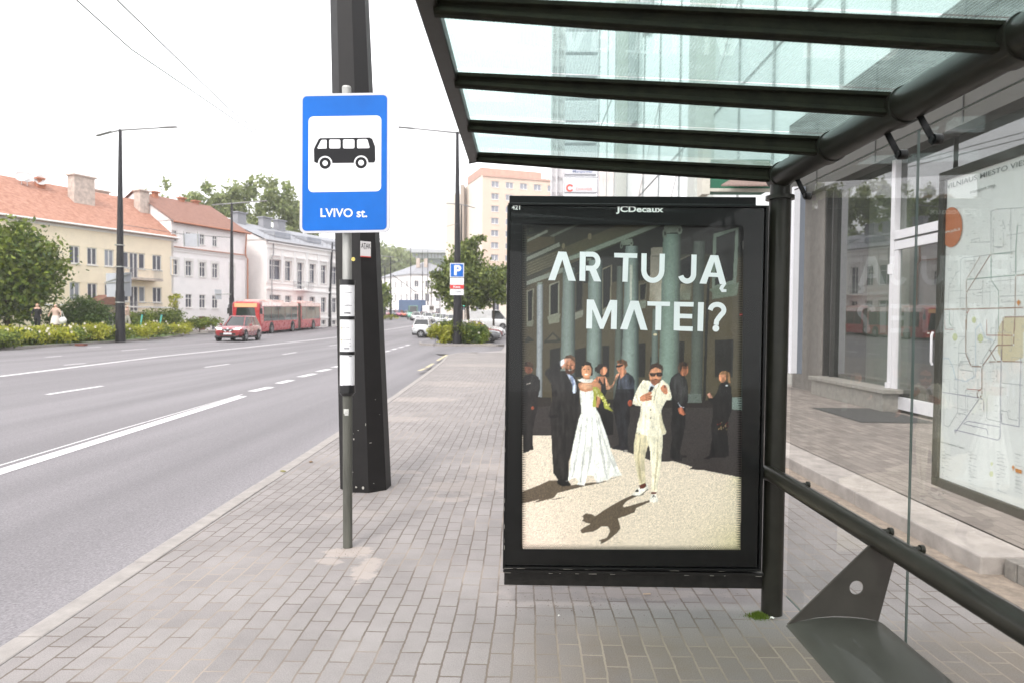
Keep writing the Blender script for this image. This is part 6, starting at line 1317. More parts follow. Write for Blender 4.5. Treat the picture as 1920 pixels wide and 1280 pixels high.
# --- D: far white house at the end of the street
Dp = P(769, 600, 172); D0 = Vector((Dp.x, 172.0)); uR = Vector((.995, .10)).normalized(); uL = Vector((-.55, .835)).normalized(); zD = 13.2
bd = thing('far_white_house', 'pale far house with hipped grey roof closing the view down the street', 'house', (D0.x, D0.y, 3))
LD = 13.5; holesD = []
for k in range(5):
    s = 1.0 + k * 2.7
    for z, h in ((10.0, 1.6), (6.4, 1.9), (3.2, 1.5)): holesD.append((s, s + 1.1, z, z + h))
pD = facade(bd, 'front_wall', D0, uR, LD, 1.5, zD, holesD, M_PLWH, depth=.3, nout=Vector((uR.y, -uR.x)))
for h in holesD: window(bd, pD, h, depth=.25, mull=1, trans=0, fw=.1, sill=True)
hl = []
for k in range(5):
    s = 1.6 + k * 3.6
    for z, h in ((10.0, 1.6), (6.4, 1.9), (3.2, 1.5)): hl.append((s, s + 1.2, z, z + h))
pE = facade(bd, 'side_wall', D0, uL, 20, 1.5, zD, hl, M_PLWH, depth=.3, nout=Vector((-uL.y, uL.x)))
for h in hl: window(bd, pE, h, depth=.25, mull=1, trans=0, fw=.1)
g_ = lambda a_, c_, z: Vector((D0.x + uR.x * a_ + uL.x * c_, D0.y + uR.y * a_ + uL.y * c_, z))
b = MB(); v = [g_(-.5, -.5, zD), g_(LD + .5, -.5, zD), g_(LD + .5, 20.5, zD), g_(-.5, 20.5, zD), g_(6, 6, 16.8), g_(8, 14, 16.8)]
b.add(v, [(0, 1, 4), (1, 2, 5, 4), (2, 3, 5), (3, 0, 4, 5)]); rd = b.build('roof', M_SLATE, bd)
for a_, c_ in ((3.2, 3), (5.4, 3.5)): b = MB(); b.box(g_(a_, c_, 16.2), (.9, .9, 2.4)); b.build('chimney', M_CHIM, rd)
b = MB()
for z in (9.0, 5.6, zD - .25): b.bar(g_(0, -.05, z), g_(LD, -.05, z), .2, .22)
b.build('cornice', M_CORN, bd); b = MB(); b.tube([g_(5.2, -.15, zD), g_(5.2, -.15, 3)], .14, 6); b.tube([g_(7.4, -.15, zD), g_(7.4, -.15, 3)], .1, 6); b.build('downpipe', M_RAIL, bd)
# side blocks beyond
b1 = thing('far_pink_house', 'pale pinkish low house left of the far white house', 'house', tuple(P(722, 600, 200)))
q = P(742, 600, 200); fx = facade(b1, 'front_wall', (P(712, 600, 200).x, 200.0), Vector((1, 0)), 6.5, 1, 12, [(1, 2, 8, 9.6), (3, 4, 8, 9.6), (5, 6, 8, 9.6), (1, 2, 5, 6.6), (3, 4, 5, 6.6), (5, 6, 5, 6.6)], mat('pink_plaster', (.58, .44, .38), .85, var=.06))
for h in [(1, 2, 8, 9.6), (3, 4, 8, 9.6), (5, 6, 8, 9.6), (1, 2, 5, 6.6), (3, 4, 5, 6.6), (5, 6, 5, 6.6)]: window(b1, fx, h, mull=1, trans=0, fw=.12)
b = MB(); b.box((P(712, 600, 200).x + 3.25, 205, 12.4), (8, 11, .8)); b.build('roof', M_SLATE, b1)
# wooded hill and the glass office hall on it
b = MB(); hx = P(742, 600, 330).x
for i in range(24):
    pass
rings = []
for k in range(9):
    r_ = 110 * (1 - k / 8.5); z = 2 + 24 * math.sin(math.pi / 2 * k / 8); rings.append([Vector((hx - 25 + r_ * 1.3 * math.cos(t), 350 + r_ * .8 * math.sin(t), z)) for t in [i * math.pi / 16 for i in range(32)]])
b.loft(rings); b.build('hill', mat('hill_grass', (.15, .19, .05), .95, var=.25, scale=.2), kind='structure', smooth=60)
cs = []; g = random.Random(11)
for k in range(70):
    x = P(g.uniform(690, 776), 600, 262).x; y = g.uniform(258, 290); cs.append((x, y, g.uniform(12, 26) + (3 if x < P(740, 600, 262).x else 0), 4.2, 4, 3.4))
o = leaves('wood', cs, 16000, .8, L_FAR, None, 31); o['kind'] = 'stuff'
oh = thing('glass_office_hall', 'modern glass hall with flat roof on the wooded hill', 'office building', tuple(P(780, 510, 300)))
def boxpx(x0, y0, x1, y1, Y, dep, m, nm, par):
    a_, c_ = P(x0, y1, Y), P(x1, y0, Y); b = MB(); b.box(((a_.x + c_.x) / 2, Y + dep / 2, (a_.z + c_.z) / 2), (c_.x - a_.x, dep, c_.z - a_.z)); return b.build(nm, m, par)
b = MB(); a_, c_ = P(739, 474.5, 300), P(848, 470, 300); zt2 = P(760, 466, 300).z
b.add([Vector((a_.x, 298, a_.z)), Vector((P(752, 466, 298).x, 298, zt2)), Vector((c_.x, 298, zt2 - .6)), Vector((c_.x, 298, a_.z)), Vector((a_.x, 320, a_.z)), Vector((P(752, 466, 298).x, 320, zt2)), Vector((c_.x, 320, zt2)), Vector((c_.x, 320, a_.z))], [(0, 3, 2, 1), (4, 5, 6, 7), (0, 1, 5, 4), (1, 2, 6, 5), (2, 3, 7, 6), (3, 0, 4, 7)]); b.build('roof', mat('hall_roof', (.42, .43, .46), .6, var=.05), oh)
gl = boxpx(752, 475, 846, 484, 302, 16, mat('hall_glass', (.62, .65, .74), .7, var=.1, scale=.3), 'glass_storey', oh); b = MB()
for k in range(16): a_ = P(753 + k * 6.2, 475, 301.9); c_ = P(753 + k * 6.2, 484, 301.9); b.tube([a_, c_], .12, 4)
b.build('mullion', M_RAIL, gl); boxpx(765, 484, 840, 512, 306, 10, mat('hall_base', (.30, .33, .38), .4, var=.1), 'base', oh)
# --- tower block (beige)
T0 = Vector((P(903, 600, 158).x, 158.0)); uT = Vector((.94, .342)).normalized(); nT = Vector((-.342, .94)).normalized()
tb = thing('tower_block', 'tall beige brick apartment tower with brick red parapet beyond the parking sign', 'apartment tower', (T0.x, T0.y, 2)); zTB = 35.2
M_BEI = mat('beige_brick', (.64, .49, .40), .9, var=.05, scale=.5); M_BEI2 = mat('beige_plaster', (.74, .65, .56), .9, var=.05, scale=.4); M_RBR = mat('red_brick', (.50, .31, .25), .9, var=.15, scale=1.2)
holesT = []
for k in range(12):
    for s in (2.1, 5.6, 9.1, 12.6, 16.1): z = zTB - 2.7 - k * 2.82; holesT.append((s, s + 1.9, z, z + 1.45))
pT = facade(tb, 'front_wall', T0, uT, 20, 1, zTB, holesT, M_BEI, depth=.3, nout=Vector((uT.y, -uT.x)))
for h in holesT: window(tb, pT, h, depth=.22, mull=1, trans=0, fw=.12, pane=M_PANEL)
b = MB(); tf = lambda s, d, z: Vector((T0.x + uT.x * s + nT.x * d, T0.y + uT.y * s + nT.y * d, z))
b.quad(tf(0, 0, 1), tf(0, 15, 1), tf(0, 15, zTB), tf(0, 0, zTB)); b.quad(tf(20, 0, 1), tf(20, 0, zTB), tf(20, 15, zTB), tf(20, 15, 1)); b.quad(tf(0, 0, zTB), tf(0, 15, zTB), tf(20, 15, zTB), tf(20, 0, zTB)); b.build('side_wall', M_BEI2, tb)
b = MB(); q = [tf(-.1, 1.2, zTB), tf(15, 1.2, zTB), tf(15, 13, zTB), tf(-.1, 13, zTB)]; b.add(q + [v + Vector((0, 0, 1.9)) for v in q], [(0, 1, 5, 4), (1, 2, 6, 5), (2, 3, 7, 6), (3, 0, 4, 7), (4, 5, 6, 7)]); b.build('parapet', M_RBR, tb)
b = MB(); b.bar(tf(-.1, -.08, zTB - .1), tf(20, -.08, zTB - .1), .3, .5); b.build('eaves_band', M_RBR, tb)
T2 = Vector((P(862, 600, 176).x, 176.0)); b = MB(); q = [P(835, 600, 176), P(864, 600, 176)]; zz2 = P(850, 364, 176).z
b.box(((q[0].x + q[1].x) / 2, 182, zz2 / 2), (q[1].x - q[0].x, 12, zz2)); b.build('rear_wing', M_BEI2, tb)
b = MB(); b.box((P(867, 600, 172).x, 172, zz2 / 2 + 2), (.9, 6, zz2 - 2)); b.build('stair_strip', mat('strip_dark', (.36, .30, .25), .7, var=.1), tb)
# low block behind the parked cars
lb = thing('low_beige_block', 'low beige building behind the parked cars under the tower', 'building', tuple(P(900, 600, 120)))
fx = facade(lb, 'front_wall', (P(838, 600, 120).x, 120.0), Vector((1, 0)), 26, .5, 6.6, [(2 + k * 3, 3.2 + k * 3, 3.4, 5) for k in range(8)] + [(6, 7.2, 1.6, 3)], M_BEI2)
for k in range(8): window(lb, fx, (2 + k * 3, 3.2 + k * 3, 3.4, 5), mull=1, trans=0)
b = MB(); b.box((P(838, 600, 120).x + 13, 125, 6.75), (26.6, 10.6, .3)); b.build('roof', M_SLATE, lb)
# ------------------------------------------------------------------ right side: sign tower, glass office, shop
M_SGREY = mat('sign_tower_grey', (.42, .43, .46), .5, var=.06); M_SPAN = mat('sign_tower_panel', (.62, .62, .66), .4, var=.04)
YT = 44.0
st = thing('advertising_tower', 'tall white tower of stacked company sign panels beside the glass office', 'sign tower', (P(1085, 600, YT).x, YT, 0))
xa, xb = P(1056, 600, YT).x, P(1116, 600, YT).x
for k, (y0, y1) in enumerate(((361, 336), (327, 274), (268, 232), (226, 190), (184, 148), (142, 104), (98, 60), (54, 16))):
    z0, z1 = P(1085, y0, YT).z, P(1085, y1, YT).z; b = MB(); b.box(((xa + xb) / 2, YT + .3, (z0 + z1) / 2), (xb - xa, .6, z1 - z0)); pn = b.build('sign_panel', M_SPAN, st, bevel=.02)
    if k == 0:
        text('DIAVER', 'lettering', mat('sign_pink', (.62, .30, .28), .6, var=0), pn, P(1080, 357.5, YT - .02), (1, 0, 0), (0, 0, 1), width=1.05, height=.17, bold=.01)
        b = MB(); c_ = P(1068.5, 353, YT - .02); n = 20
        for i in range(n):
            t0, t1 = R(30 + i * 15), R(45 + i * 15)
            b.quad(*[c_ + Vector((math.cos(t), 0, math.sin(t))) * r_ for t, r_ in ((t0, .14), (t0, .24), (t1, .24), (t1, .14))])
        b.build('emblem', mat('sign_red2', (.62, .08, .05), .6, var=0), pn)
    if k == 1:
        text('Manpower', 'lettering', mat('sign_blue2', (.16, .20, .38), .6, var=0), pn, P(1074, 326, YT - .02), (1, 0, 0), (0, 0, 1), width=1.28, height=.24, bold=.005)
        for i, (x, cc) in enumerate(((1078, (.05, .16, .5)), (1083, (.05, .16, .5)), (1088.5, (.05, .16, .5)), (1094, (.62, .1, .08)))):
            b = MB(); a_ = P(x, 314, YT - .02); b.quad(a_, a_ + Vector((.10, 0, 0)), a_ + Vector((.2, 0, .26)), a_ + Vector((.1, 0, .26))); b.build('emblem', mat('emb%d' % (i // 3), cc, .6, var=0), pn)
    if k in (2, 4): b = MB(); b.box(((xa + xb) / 2 - .3, YT - .01, (z0 + z1) / 2), (1.2, .02, .28)); b.build('panel_band', mat('band_grey', (.3, .36, .42), .6, var=0), pn)
b = MB(); zt3 = P(1085, -10, YT).z
for x in (xa - .05, xa - .5, xa - .85, xb + .12): b.box((x, YT + .5, zt3 / 2), (.09, .3, zt3))
for k in range(22): b.box(((xa + xb) / 2 - .3, YT + .75, .8 + k * zt3 / 22), (xb - xa + 1.1, .06, .08))
b.build('steel_frame', mat('tower_frame', (.60, .58, .60), .5, var=.1), st)
b = MB(); b.box((xa - .45, YT + .9, zt3 / 2), (.8, .05, zt3)); b.build('lattice_back', mat('lattice_pale', (.74, .72, .73), .5, var=.12, scale=5), st)
go = thing('glass_office_building', 'large pale glass fronted office building behind the shelter roof', 'office building', (9, 45, 0))
M_CURT = mat('curtain_glass', (.80, .84, .85), .2, var=.06, scale=.3, coat=.5); M_MULL = mat('mullion_grey', (.26, .28, .28), .5, var=.1); M_COLM = mat('office_column', (.46, .48, .45), .6, var=.08)
XO = 9.0; b = MB(); b.quad((XO, 12, 5.8), (XO, 84, 5.8), (XO, 84, 46), (XO, 12, 46)); b.quad((XO, 84, 5.8), (40, 84, 5.8), (40, 84, 46), (XO, 84, 46)); b.quad((XO, 12, 5.8), (XO, 12, 46), (40, 12, 46), (40, 12, 5.8)); gw = b.build('glass_skin', M_CURT, go)
b = MB(); ym = [75, 68.6, 60, 52, 46, 40, 33, 29, 25, 22, 19.7, 17, 14.3]
for y in ym: b.box((XO - .03, y, 26), (.06, .14, 40))
for z in (11.4, 24.6): b.box((XO - .03, 48, z), (.05, 72, .05))
b.build('mullion', M_MULL, gw)
b = MB()
for y, w_ in ((33.5, 1.5), (61, 1.3)): b = MB(); b.box((XO - .45, y, 22), (.9, w_, 44)); b.build('column', M_COLM, go)
b = MB()
for y, z0, z1 in ((56, 17.5, 40), (50, 22.6, 40)): b.box((XO - .2, y, (z0 + z1) / 2), (.3, 2.4, z1 - z0))
b.build('hanging_panel', mat('hang_grey', (.3, .33, .33), .6, var=.1), go)
b = MB()
for (y0, z0, y1, z1) in ((62, 6, 44, 17), (46, 6, 26, 20), (33, 12, 20, 22)): b.bar((XO - .12, y0, z0), (XO - .12, y1, z1), .05, .06)
b.build('brace', mat('brace_white', (.6, .6, .6), .5, var=0), go)
b = MB(); b.box((XO + .55, 54, 2.8), (1, 60, 5.9)); b.build('ground_storey', mat('storey_dark', (.2, .2, .2), .6, var=.1), go)
# shop
XS = 6.1
sp = thing('shop_building', 'grey stone shop front with large window and white framed door behind the shelter', 'shop', (XS, 5, .12))
M_STONE = mat('shop_stone', (.17, .155, .14), .75, var=.2, scale=7, bump=.1); M_ALU = mat('white_door_frame', (.62, .61, .63), .45, var=.03); M_SOFF = mat('fascia_dark', (.055, .053, .045), .6, var=.15, scale=3); M_DKF = mat('frame_dark', (.03, .028, .026), .5, var=.1)
zW = 4.25
b = MB()
b.box((XS + .25, 14.75, 2.4), (.5, 1.5, 5.0)); b.box((XS + .25, 14.0 - 1.3, .27), (.5, 3.0, .3)); b.box((XS + .25, 0, .2), (.5, 19.6, .16)) ; b.build('wall', M_STONE, sp, bevel=.01)
b = MB(); b.box((XS - .02, 12.55, .455), (.5, 2.9, .07)); b.box((XS - .1, 12.55, .27), (.26, 2.75, .30)); b.build('window_sill', mat('sill_stone', (.24, .225, .20), .6, var=.2, scale=14), sp, bevel=.008)
b = MB(); b.box((XS + .12, 14.0, 2.35), (.20, .12, 3.75)); b.box((XS + .12, 13.72, 2.35), (.16, .05, 3.75)); b.build('window_frame', M_DKF, sp)
M_SHOPG = glassmat('shop_glass', (.50, .56, .52), 2.3, 0, haze=.02, hcol=(.5, .55, .5))
b = MB(); b.quad((XS + .12, 11.52, .48), (XS + .12, 13.94, .48), (XS + .12, 13.94, zW), (XS + .12, 11.52, zW)); b.build('shop_window', M_SHOPG, sp)
b = MB(); b.box((XS + .06, 11.46, 2.2), (.10, .11, 4.1)); b.box((XS + .06, 10.0, 1.55), (.10, .09, 2.9)); b.box((XS + .06, 10.75, 3.0), (.10, 1.35, .14)); b.build('door_frame', M_ALU, sp, bevel=.004)
dr = None; b = MB()
y0, y1, z0, z1 = 10.06, 11.40, .17, 2.9
for q in (((y0 + y1) / 2, z1 - .07, y1 - y0, .14), ((y0 + y1) / 2, z0 + .10, y1 - y0, .2)): b.box((XS + .05, q[0], q[1]), (.06, q[2], q[3]))
for y in (y0 + .06, y1 - .06): b.box((XS + .05, y, (z0 + z1) / 2), (.059, .12, z1 - z0 - .3))
dr = b.build('shop_door', M_ALU, sp, bevel=.003)
b = MB(); b.quad((XS + .06, y0 + .12, z0 + .2), (XS + .06, y1 - .12, z0 + .2), (XS + .06, y1 - .12, z1 - .14), (XS + .06, y0 + .12, z1 - .14)); b.build('door_glass', M_SHOPG, dr)
b = MB(); b.tube([(XS - .05, 10.16, .95), (XS - .07, 10.16, 1.0), (XS - .07, 10.16, 1.38), (XS - .05, 10.16, 1.43)], .017, 10); b.build('door_handle', M_ALU, dr, smooth=50)
b = MB()
for z in (2.45, .5): b.box((XS - .01, 11.46, z), (.05, .06, .16))
b.build('hinge', M_ALU, dr)
b = MB(); b.quad((XS + .11, 10.05, 3.07), (XS + .11, 11.4, 3.07), (XS + .11, 11.4, zW), (XS + .11, 10.05, zW)); b.build('transom_glass', M_SHOPG, sp)
b = MB(); b.quad((XS + .12, -4, .3), (XS + .12, 9.95, .3), (XS + .12, 9.95, zW), (XS + .12, -4, zW)); b.build('shop_window', M_SHOPG, sp)
b = MB()
for y in (8.2, 6.2, 4.2, 2.2, 0): b.box((XS + .06, y, 2.2), (.08, .08, 4.1))
b.build('window_post', M_ALU, sp)
b = MB(); b.box((XS + .1, 5.4, 5.1), (.55, 20.2, 1.7)); b.build('fascia', M_SOFF, sp); b = MB()
for z in (4.7, 5.15, 5.6): b.box((XS - .18, 5.4, z), (.012, 20.1, .018))
for k in range(9): b.box((XS - .18, 14 - k * 2.3, 5.1), (.014, .02, 1.66))
b.build('fascia_joint', mat('joint_dark', (.015, .015, .013), .6, var=0), sp)
# interior: floor, back wall, pale curtain
b = MB(); b.quad((XS + .5, -4, .2), (XS + .5, 15.4, .2), (12, 15.4, .2), (12, -4, .2)); b.quad((12, -4, .2), (12, 15.4, .2), (12, 15.4, 4.6), (12, -4, 4.6)); b.quad((XS + .5, 15.4, .2), (12, 15.4, .2), (12, 15.4, 4.6), (XS + .5, 15.4, 4.6)); b.quad((XS + .2, -4, 4.3), (12, -4, 4.3), (12, 15.4, 4.3), (XS + .2, 15.4, 4.3)); b.build('interior', mat('shop_interior', (.16, .155, .14), .8, var=.2, scale=1), sp)
b = MB(); b.box((XS + .9, 13.2, 2.2), (.06, 1.5, 3.9)); b.build('inner_panel', mat('inner_pale', (.34, .36, .30), .8, var=.08), sp)
b = MB(); b.quad((4.9, 9.9, .127), (6.0, 9.9, .127), (6.0, 11.6, .127), (4.9, 11.6, .127)); o = b.build('door_mat', mat('mat_dark', (.05, .048, .045), .9, var=.2, scale=40)); tag(o, 'dark ribbed doormat on the pavement before the white shop door', 'door mat')
o['kind'] = 'structure' if False else 'thing'; del o['kind']
ls = thing('projecting_sign', 'tall narrow white sign with blue grey side on the shop corner behind the column', 'sign', (5.65, 14.6, .6))
b = MB(); b.box((5.72, 14.52, 2.45), (.14, .10, 3.9)); b.build('white_face', mat('sign_face', (.66, .66, .70), .4, var=.02), ls); b = MB(); b.box((5.85, 14.56, 2.45), (.11, .14, 3.92)); b.build('side_panel', mat('sign_side', (.16, .18, .22), .5, var=.06), ls)
gk = thing('green_shop_sign', 'dark green shop fascia board with small tiled awning above the advert display', 'shop sign', (6.4, 20, 4.9))
a_, c_ = P(1330, 356, 20), P(1445, 300, 20); b = MB(); b.box(((a_.x + c_.x) / 2, 20.4, (a_.z + c_.z) / 2), (c_.x - a_.x, .8, c_.z - a_.z)); b.build('board', mat('green_board', (.005, .10, .05), .5, var=.06), gk)
b = MB(); b.box(((a_.x + c_.x) / 2, 19.97, a_.z - .02), (c_.x - a_.x + .1, .1, .09)); b.box((a_.x - .12, 20.2, a_.z + .6), (.22, .6, 1.5)); b.build('trim', mat('trim_pale', (.5, .48, .42), .6, var=.1), gk)
b = MB(); q = [P(1352, 347, 19.3), P(1378, 332, 19.9), P(1450, 332, 19.9), P(1450, 347, 19.3)]; b.add(q + [v - Vector((0, 0, .04)) for v in q], [(0, 1, 2, 3), (7, 6, 5, 4), (0, 4, 5, 1), (0, 3, 7, 4)]); b.build('awning', mat('awning_tile', (.20, .14, .12), .8, var=.35, scale=20), gk)
# ------------------------------------------------------------------ vehicles
M_GLS = mat('car_glass', (.012, .015, .016), .06, var=.1, scale=1, coat=.6); M_TYRE = mat('tyre', (.015, .015, .015), .8, var=.1, scale=20); M_RIM = mat('rim', (.35, .35, .36), .35, metal=.7, var=.05); M_PLAS = mat('car_plastic', (.02, .02, .02), .6, var=.1)
M_HEAD = mat('headlight_on', (.7, .7, .65), .2, var=0, emit=(1, .95, .82), es=.9); M_HEAD0 = mat('headlight_off', (.5, .52, .54), .15, var=0, coat=.8); M_TAIL = mat('tail_lamp', (.35, .02, .02), .25, var=0, coat=.6); M_PLATE = mat('number_plate', (.6, .6, .62), .5, var=0); M_CHR = mat('chrome', (.6, .6, .62), .15, metal=1, var=0)
def paint(n, c): return mat('paint_' + n, c, .28, var=.05, scale=3, coat=1)
def ring(x, zb, zt, hw, top, mid=.55):
    zm = zb + (zt - zb) * mid
    h = [(0, zb), (hw * .82, zb), (hw * .95, zb + .06), (hw, zb + (zm - zb) * .6), (hw * 1.0, zm), (hw * .965, zt - (zt - zb) * .14), (top, zt), (top * .55, zt + .035), (0, zt + .045)]
    return [Vector((x, -y, z)) for y, z in h] + [Vector((x, y, z)) for y, z in h[1:-1][::-1]]
def wheelset(t, L_, W_, r_, xs, full=True):
    for x in xs:
        for s in (-1, 1):
            y = s * (W_ / 2 - .10); w_ = MB(); n = 22
            w_.loft([[Vector((x + rr * math.cos(a), y + s * dy, r_ + rr * math.sin(a))) for a in [2 * math.pi * i / n for i in range(n)]][::s] for rr, dy in ((r_ * .62, -.09), (r_ * .97, -.09), (r_, -.05), (r_, .07), (r_ * .96, .115), (r_ * .64, .118))], caps=False)
            w_.loft([[Vector((x + rr * math.cos(a), y + s * dy, r_ + rr * math.sin(a))) for a in [2 * math.pi * i / n for i in range(n)]][::s] for rr, dy in ((r_ * .66, .07), (r_ * .02, .06))])
            wo_ = w_.build('wheel', M_TYRE, t, local=True, smooth=50)
            if full:
                m_ = MB()
                for k in range(5):
                    a = 2 * math.pi * k / 5 + .3; ca, sa = math.cos(a), math.sin(a); p0 = Vector((x, y + s * .10, r_)); p1 = p0 + Vector((ca, 0, sa)) * r_ * .63; m_.bar(p0, p1, .085, .03, up=(0, 1, 0))
                m_.loft([[Vector((x + rr * math.cos(a), y + s * dy, r_ + rr * math.sin(a))) for a in [2 * math.pi * i / n for i in range(n)]] for rr, dy in ((r_ * .6, .085), (r_ * .66, .12), (r_ * .68, .085))], caps=False)
                m_.build('rim', M_RIM, wo_, local=True, smooth=40)
def car(name, label, cat, col, L_=4.4, W_=1.82, H=1.6, kind='suv', group=None, front_lit=False, detail=True):
    t = thing(name, label, cat, (0, 0, 0), group=group); ORG[t.name] = Vector((0, 0, 0)); hw = W_ / 2
    zb = .24 if kind != 'van' else .28; belt = {'suv': .60, 'hatch': .60, 'sedan': .62, 'van': .52}[kind] * H
    if kind == 'van': stn = [(-.5, zb + .1, belt, .94), (-.49, zb, belt, 1), (.2, zb, belt, 1), (.38, zb, belt * .97, 1), (.46, zb, belt * .86, .96), (.5, zb + .1, belt * .66, .86)]
    elif kind == 'sedan': stn = [(-.5, zb + .16, belt * .90, .84), (-.485, zb + .06, belt * 1.0, .93), (-.40, zb, belt * 1.02, .99), (-.1, zb, belt, 1), (.2, zb, belt * .97, 1), (.40, zb, belt * .88, .98), (.47, zb + .05, belt * .76, .91), (.5, zb + .12, belt * .62, .78)]
    else: stn = [(-.5, zb + .2, belt * .92, .86), (-.488, zb + .08, belt * 1.01, .94), (-.40, zb + .02, belt * 1.04, 1), (0, zb, belt * 1.01, 1), (.22, zb, belt * .98, 1), (.39, zb + .02, belt * .92, .985), (.462, zb + .05, belt * .83, .93), (.5, zb + .12, belt * .68, .80)]
    b = MB(); b.loft([ring(f_ * L_, a, c, hw * k, hw * k * .88) for f_, a, c, k in stn]); b.build('body', col, t, smooth=40, local=True)
    cb = {'suv': (-.475, .205, -.37, .03), 'hatch': (-.47, .20, -.37, .02), 'sedan': (-.36, .20, -.22, .02), 'van': (-.495, .40, -.485, .24)}[kind]
    zb2, zt2 = belt * 1.0, H - .05; hb, ht = hw * .88, hw * .70 if kind != 'van' else hw * .84
    def cring(x0, x1, h_, z, e=.06): return [Vector(p) for p in ((x0, -h_ + e, z), (x0 + e, -h_, z), (x1 - e * 2, -h_, z), (x1, -h_ + e * 3, z), (x1 + .02, 0, z), (x1, h_ - e * 3, z), (x1 - e * 2, h_, z), (x0 + e, h_, z), (x0, h_ - e, z), (x0 - .01, 0, z))]
    r0 = cring(cb[0] * L_, cb[1] * L_, hb, zb2); r1 = cring(cb[2] * L_, cb[3] * L_, ht, zt2)
    b = MB(); b.loft([r0, r1], caps=False); b.build('windows', M_GLS, t, local=True, smooth=30)
    b = MB(); r2 = cring(cb[2] * L_ + .04, cb[3] * L_ - .06, ht * .9, H); r1b = [Vector((v.x * 1.005, v.y * 1.02, v.z - .015)) for v in r1]; b.loft([r1b, [v + Vector((0, 0, .03)) for v in r1b], r2]); b.build('roof', col, t, local=True, smooth=50)
    b = MB()
    for s in (-1, 1):
        for (i, j, w_) in ((3, 3, .07), (0, 0, .12)):
            p, q = (r0[i], r1[j]); b.bar(Vector((p.x, s * abs(p.y) * 1.005, p.z)), Vector((q.x, s * abs(q.y) * 1.005, q.z)), w_, .05, up=(0, 1, 0))
        for fx in (.36, .64):
            p = r0[1].lerp(r0[2], fx); q = r1[1].lerp(r1[2], min(1, fx * 1.02)); b.bar(Vector((p.x, s * abs(p.y) * 1.004, p.z)), Vector((q.x, s * abs(q.y) * 1.004, q.z)), .06, .03, up=(0, 1, 0))
    if kind == 'van':
        for s in (-1, 1):
            p0_, p1_ = cb[0] * L_, cb[0] * L_ + (cb[1] - cb[0]) * L_ * .62; b.add([(p0_, s * (hb + .012), zb2 - .03), (p1_, s * (hb + .012), zb2 - .03), (p1_, s * (ht + .014), zt2), (p0_ + .03, s * (ht + .014), zt2)], [(0, 1, 2, 3)])
        b.add([(p0_ - .015, -hb, zb2 - .03), (p0_ - .015, hb, zb2 - .03), (p0_ + .03, ht, zt2), (p0_ + .03, -ht, zt2)], [(0, 1, 2, 3)])
    b.build('pillar', col, t, local=True)
    wr = {'suv': .345, 'hatch': .31, 'sedan': .31, 'van': .33}[kind]; xs = (-.30 * L_, .315 * L_)
    b = MB(); n = 20
    for x in xs:
        for s in (-1, 1):
            b.loft([[Vector((x + rr * math.cos(a), s * (hw + dy), wr + rr * math.sin(a))) for a in [2 * math.pi * i / n for i in range(n)]] for rr, dy in ((wr * 1.2, -.12), (wr * 1.2, .006), (wr * 1.0, .004))], caps=True)
    b.box((0, 0, zb + .03), (L_ * .9, W_ * .985, .12)); b.box((L_ * .485, 0, zb + .12), (.1, W_ * .78, .14)); b.box((-L_ * .49, 0, zb + .17), (.1, W_ * .8, .18)); b.build('cladding', M_PLAS, t, local=True)
    wheelset(t, L_, W_ + .02, wr, xs, detail)
    fz = belt * .72
    for s in (-1, 1):
        b = MB(); b.add([(L_ * .5 + .005, s * hw * .40, fz + .02), (L_ * .462, s * hw * .88, fz + .12), (L_ * .45, s * hw * .92, fz + .17), (L_ * .478, s * hw * .5, fz + .13), (L_ * .43, s * hw * .95, fz + .1), (L_ * .44, s * hw * .93, fz + .16)], [(0, 1, 2, 3), (1, 4, 5, 2)][:1])
        b.ell((L_ * .475, s * hw * .68, fz + .07), (.05, .14, .045), 10, 6); b.build('headlight', M_HEAD if front_lit else M_HEAD0, t, local=True)
        b = MB(); b.ell((-L_ * .487, s * hw * .78, belt * .86), (.05, .15, .08), 10, 6); b.build('tail_light', M_TAIL, t, local=True)
        b = MB(); b.ell((cb[1] * L_ - .28, s * (hw + .07), belt + .07), (.07, .10, .07), 10, 6); b.bar((cb[1] * L_ - .25, s * (hw - .04), belt), (cb[1] * L_ - .28, s * (hw + .04), belt + .04), .05, .05); b.build('mirror', col, t, local=True, smooth=60)
    b = MB(); b.box((L_ * .5 + .012, 0, zb + .24), (.02, .52, .11)); b.box((-L_ * .5 - .008, 0, belt * .62), (.02, .52, .11)); b.build('number_plate', M_PLATE, t, local=True)
    b = MB(); b.box((L_ * .5 - .012, 0, fz + .0), (.03, hw * .75, .13)); b.build('grille', M_PLAS, t, local=True)
    b = MB()
    for s in (-1, 1): b.box((-.02 * L_, s * (hw + .004), belt * .86), (.16, .02, .03)); b.box((-.24 * L_, s * (hw + .004), belt * .88), (.16, .02, .03))
    b.build('door_handle', M_CHR, t, local=True); return t
def place(t, x, y, rz, z=None): t.location = (x, y, gz(y) - .1 if z is None else z); t.rotation_euler = (0, 0, rz); return t
P_RED = paint('red', (.24, .012, .018)); P_WHITE = paint('white', (.68, .68, .68)); P_GREY = paint('grey', (.14, .145, .155)); P_DRED = paint('dark_red', (.16, .015, .015)); P_SIL = paint('silver', (.42, .43, .44)); P_BLACK = paint('black', (.02, .02, .025)); P_ORANGE = paint('orange', (.55, .10, .02)); P_MAG = paint('magenta', (.40, .02, .12)); P_GREEN = paint('green', (.10, .36, .24)); P_BLUE = paint('blue', (.05, .10, .22))
c = car('red_crossover_car', 'red crossover car with lit headlights driving towards the camera in front of the bus', 'car', P_RED, 4.4, 1.84, 1.6, 'suv', front_lit=True)
b = MB()
for s in (-1, 1): b.bar((2.205, s * .10, .60), (2.17, s * .40, .82), .05, .03, up=(1, 0, 0))
b.ell((2.215, 0, .76), (.02, .075, .075), 12, 8); b.build('chrome_bar', M_CHR, c, local=True)
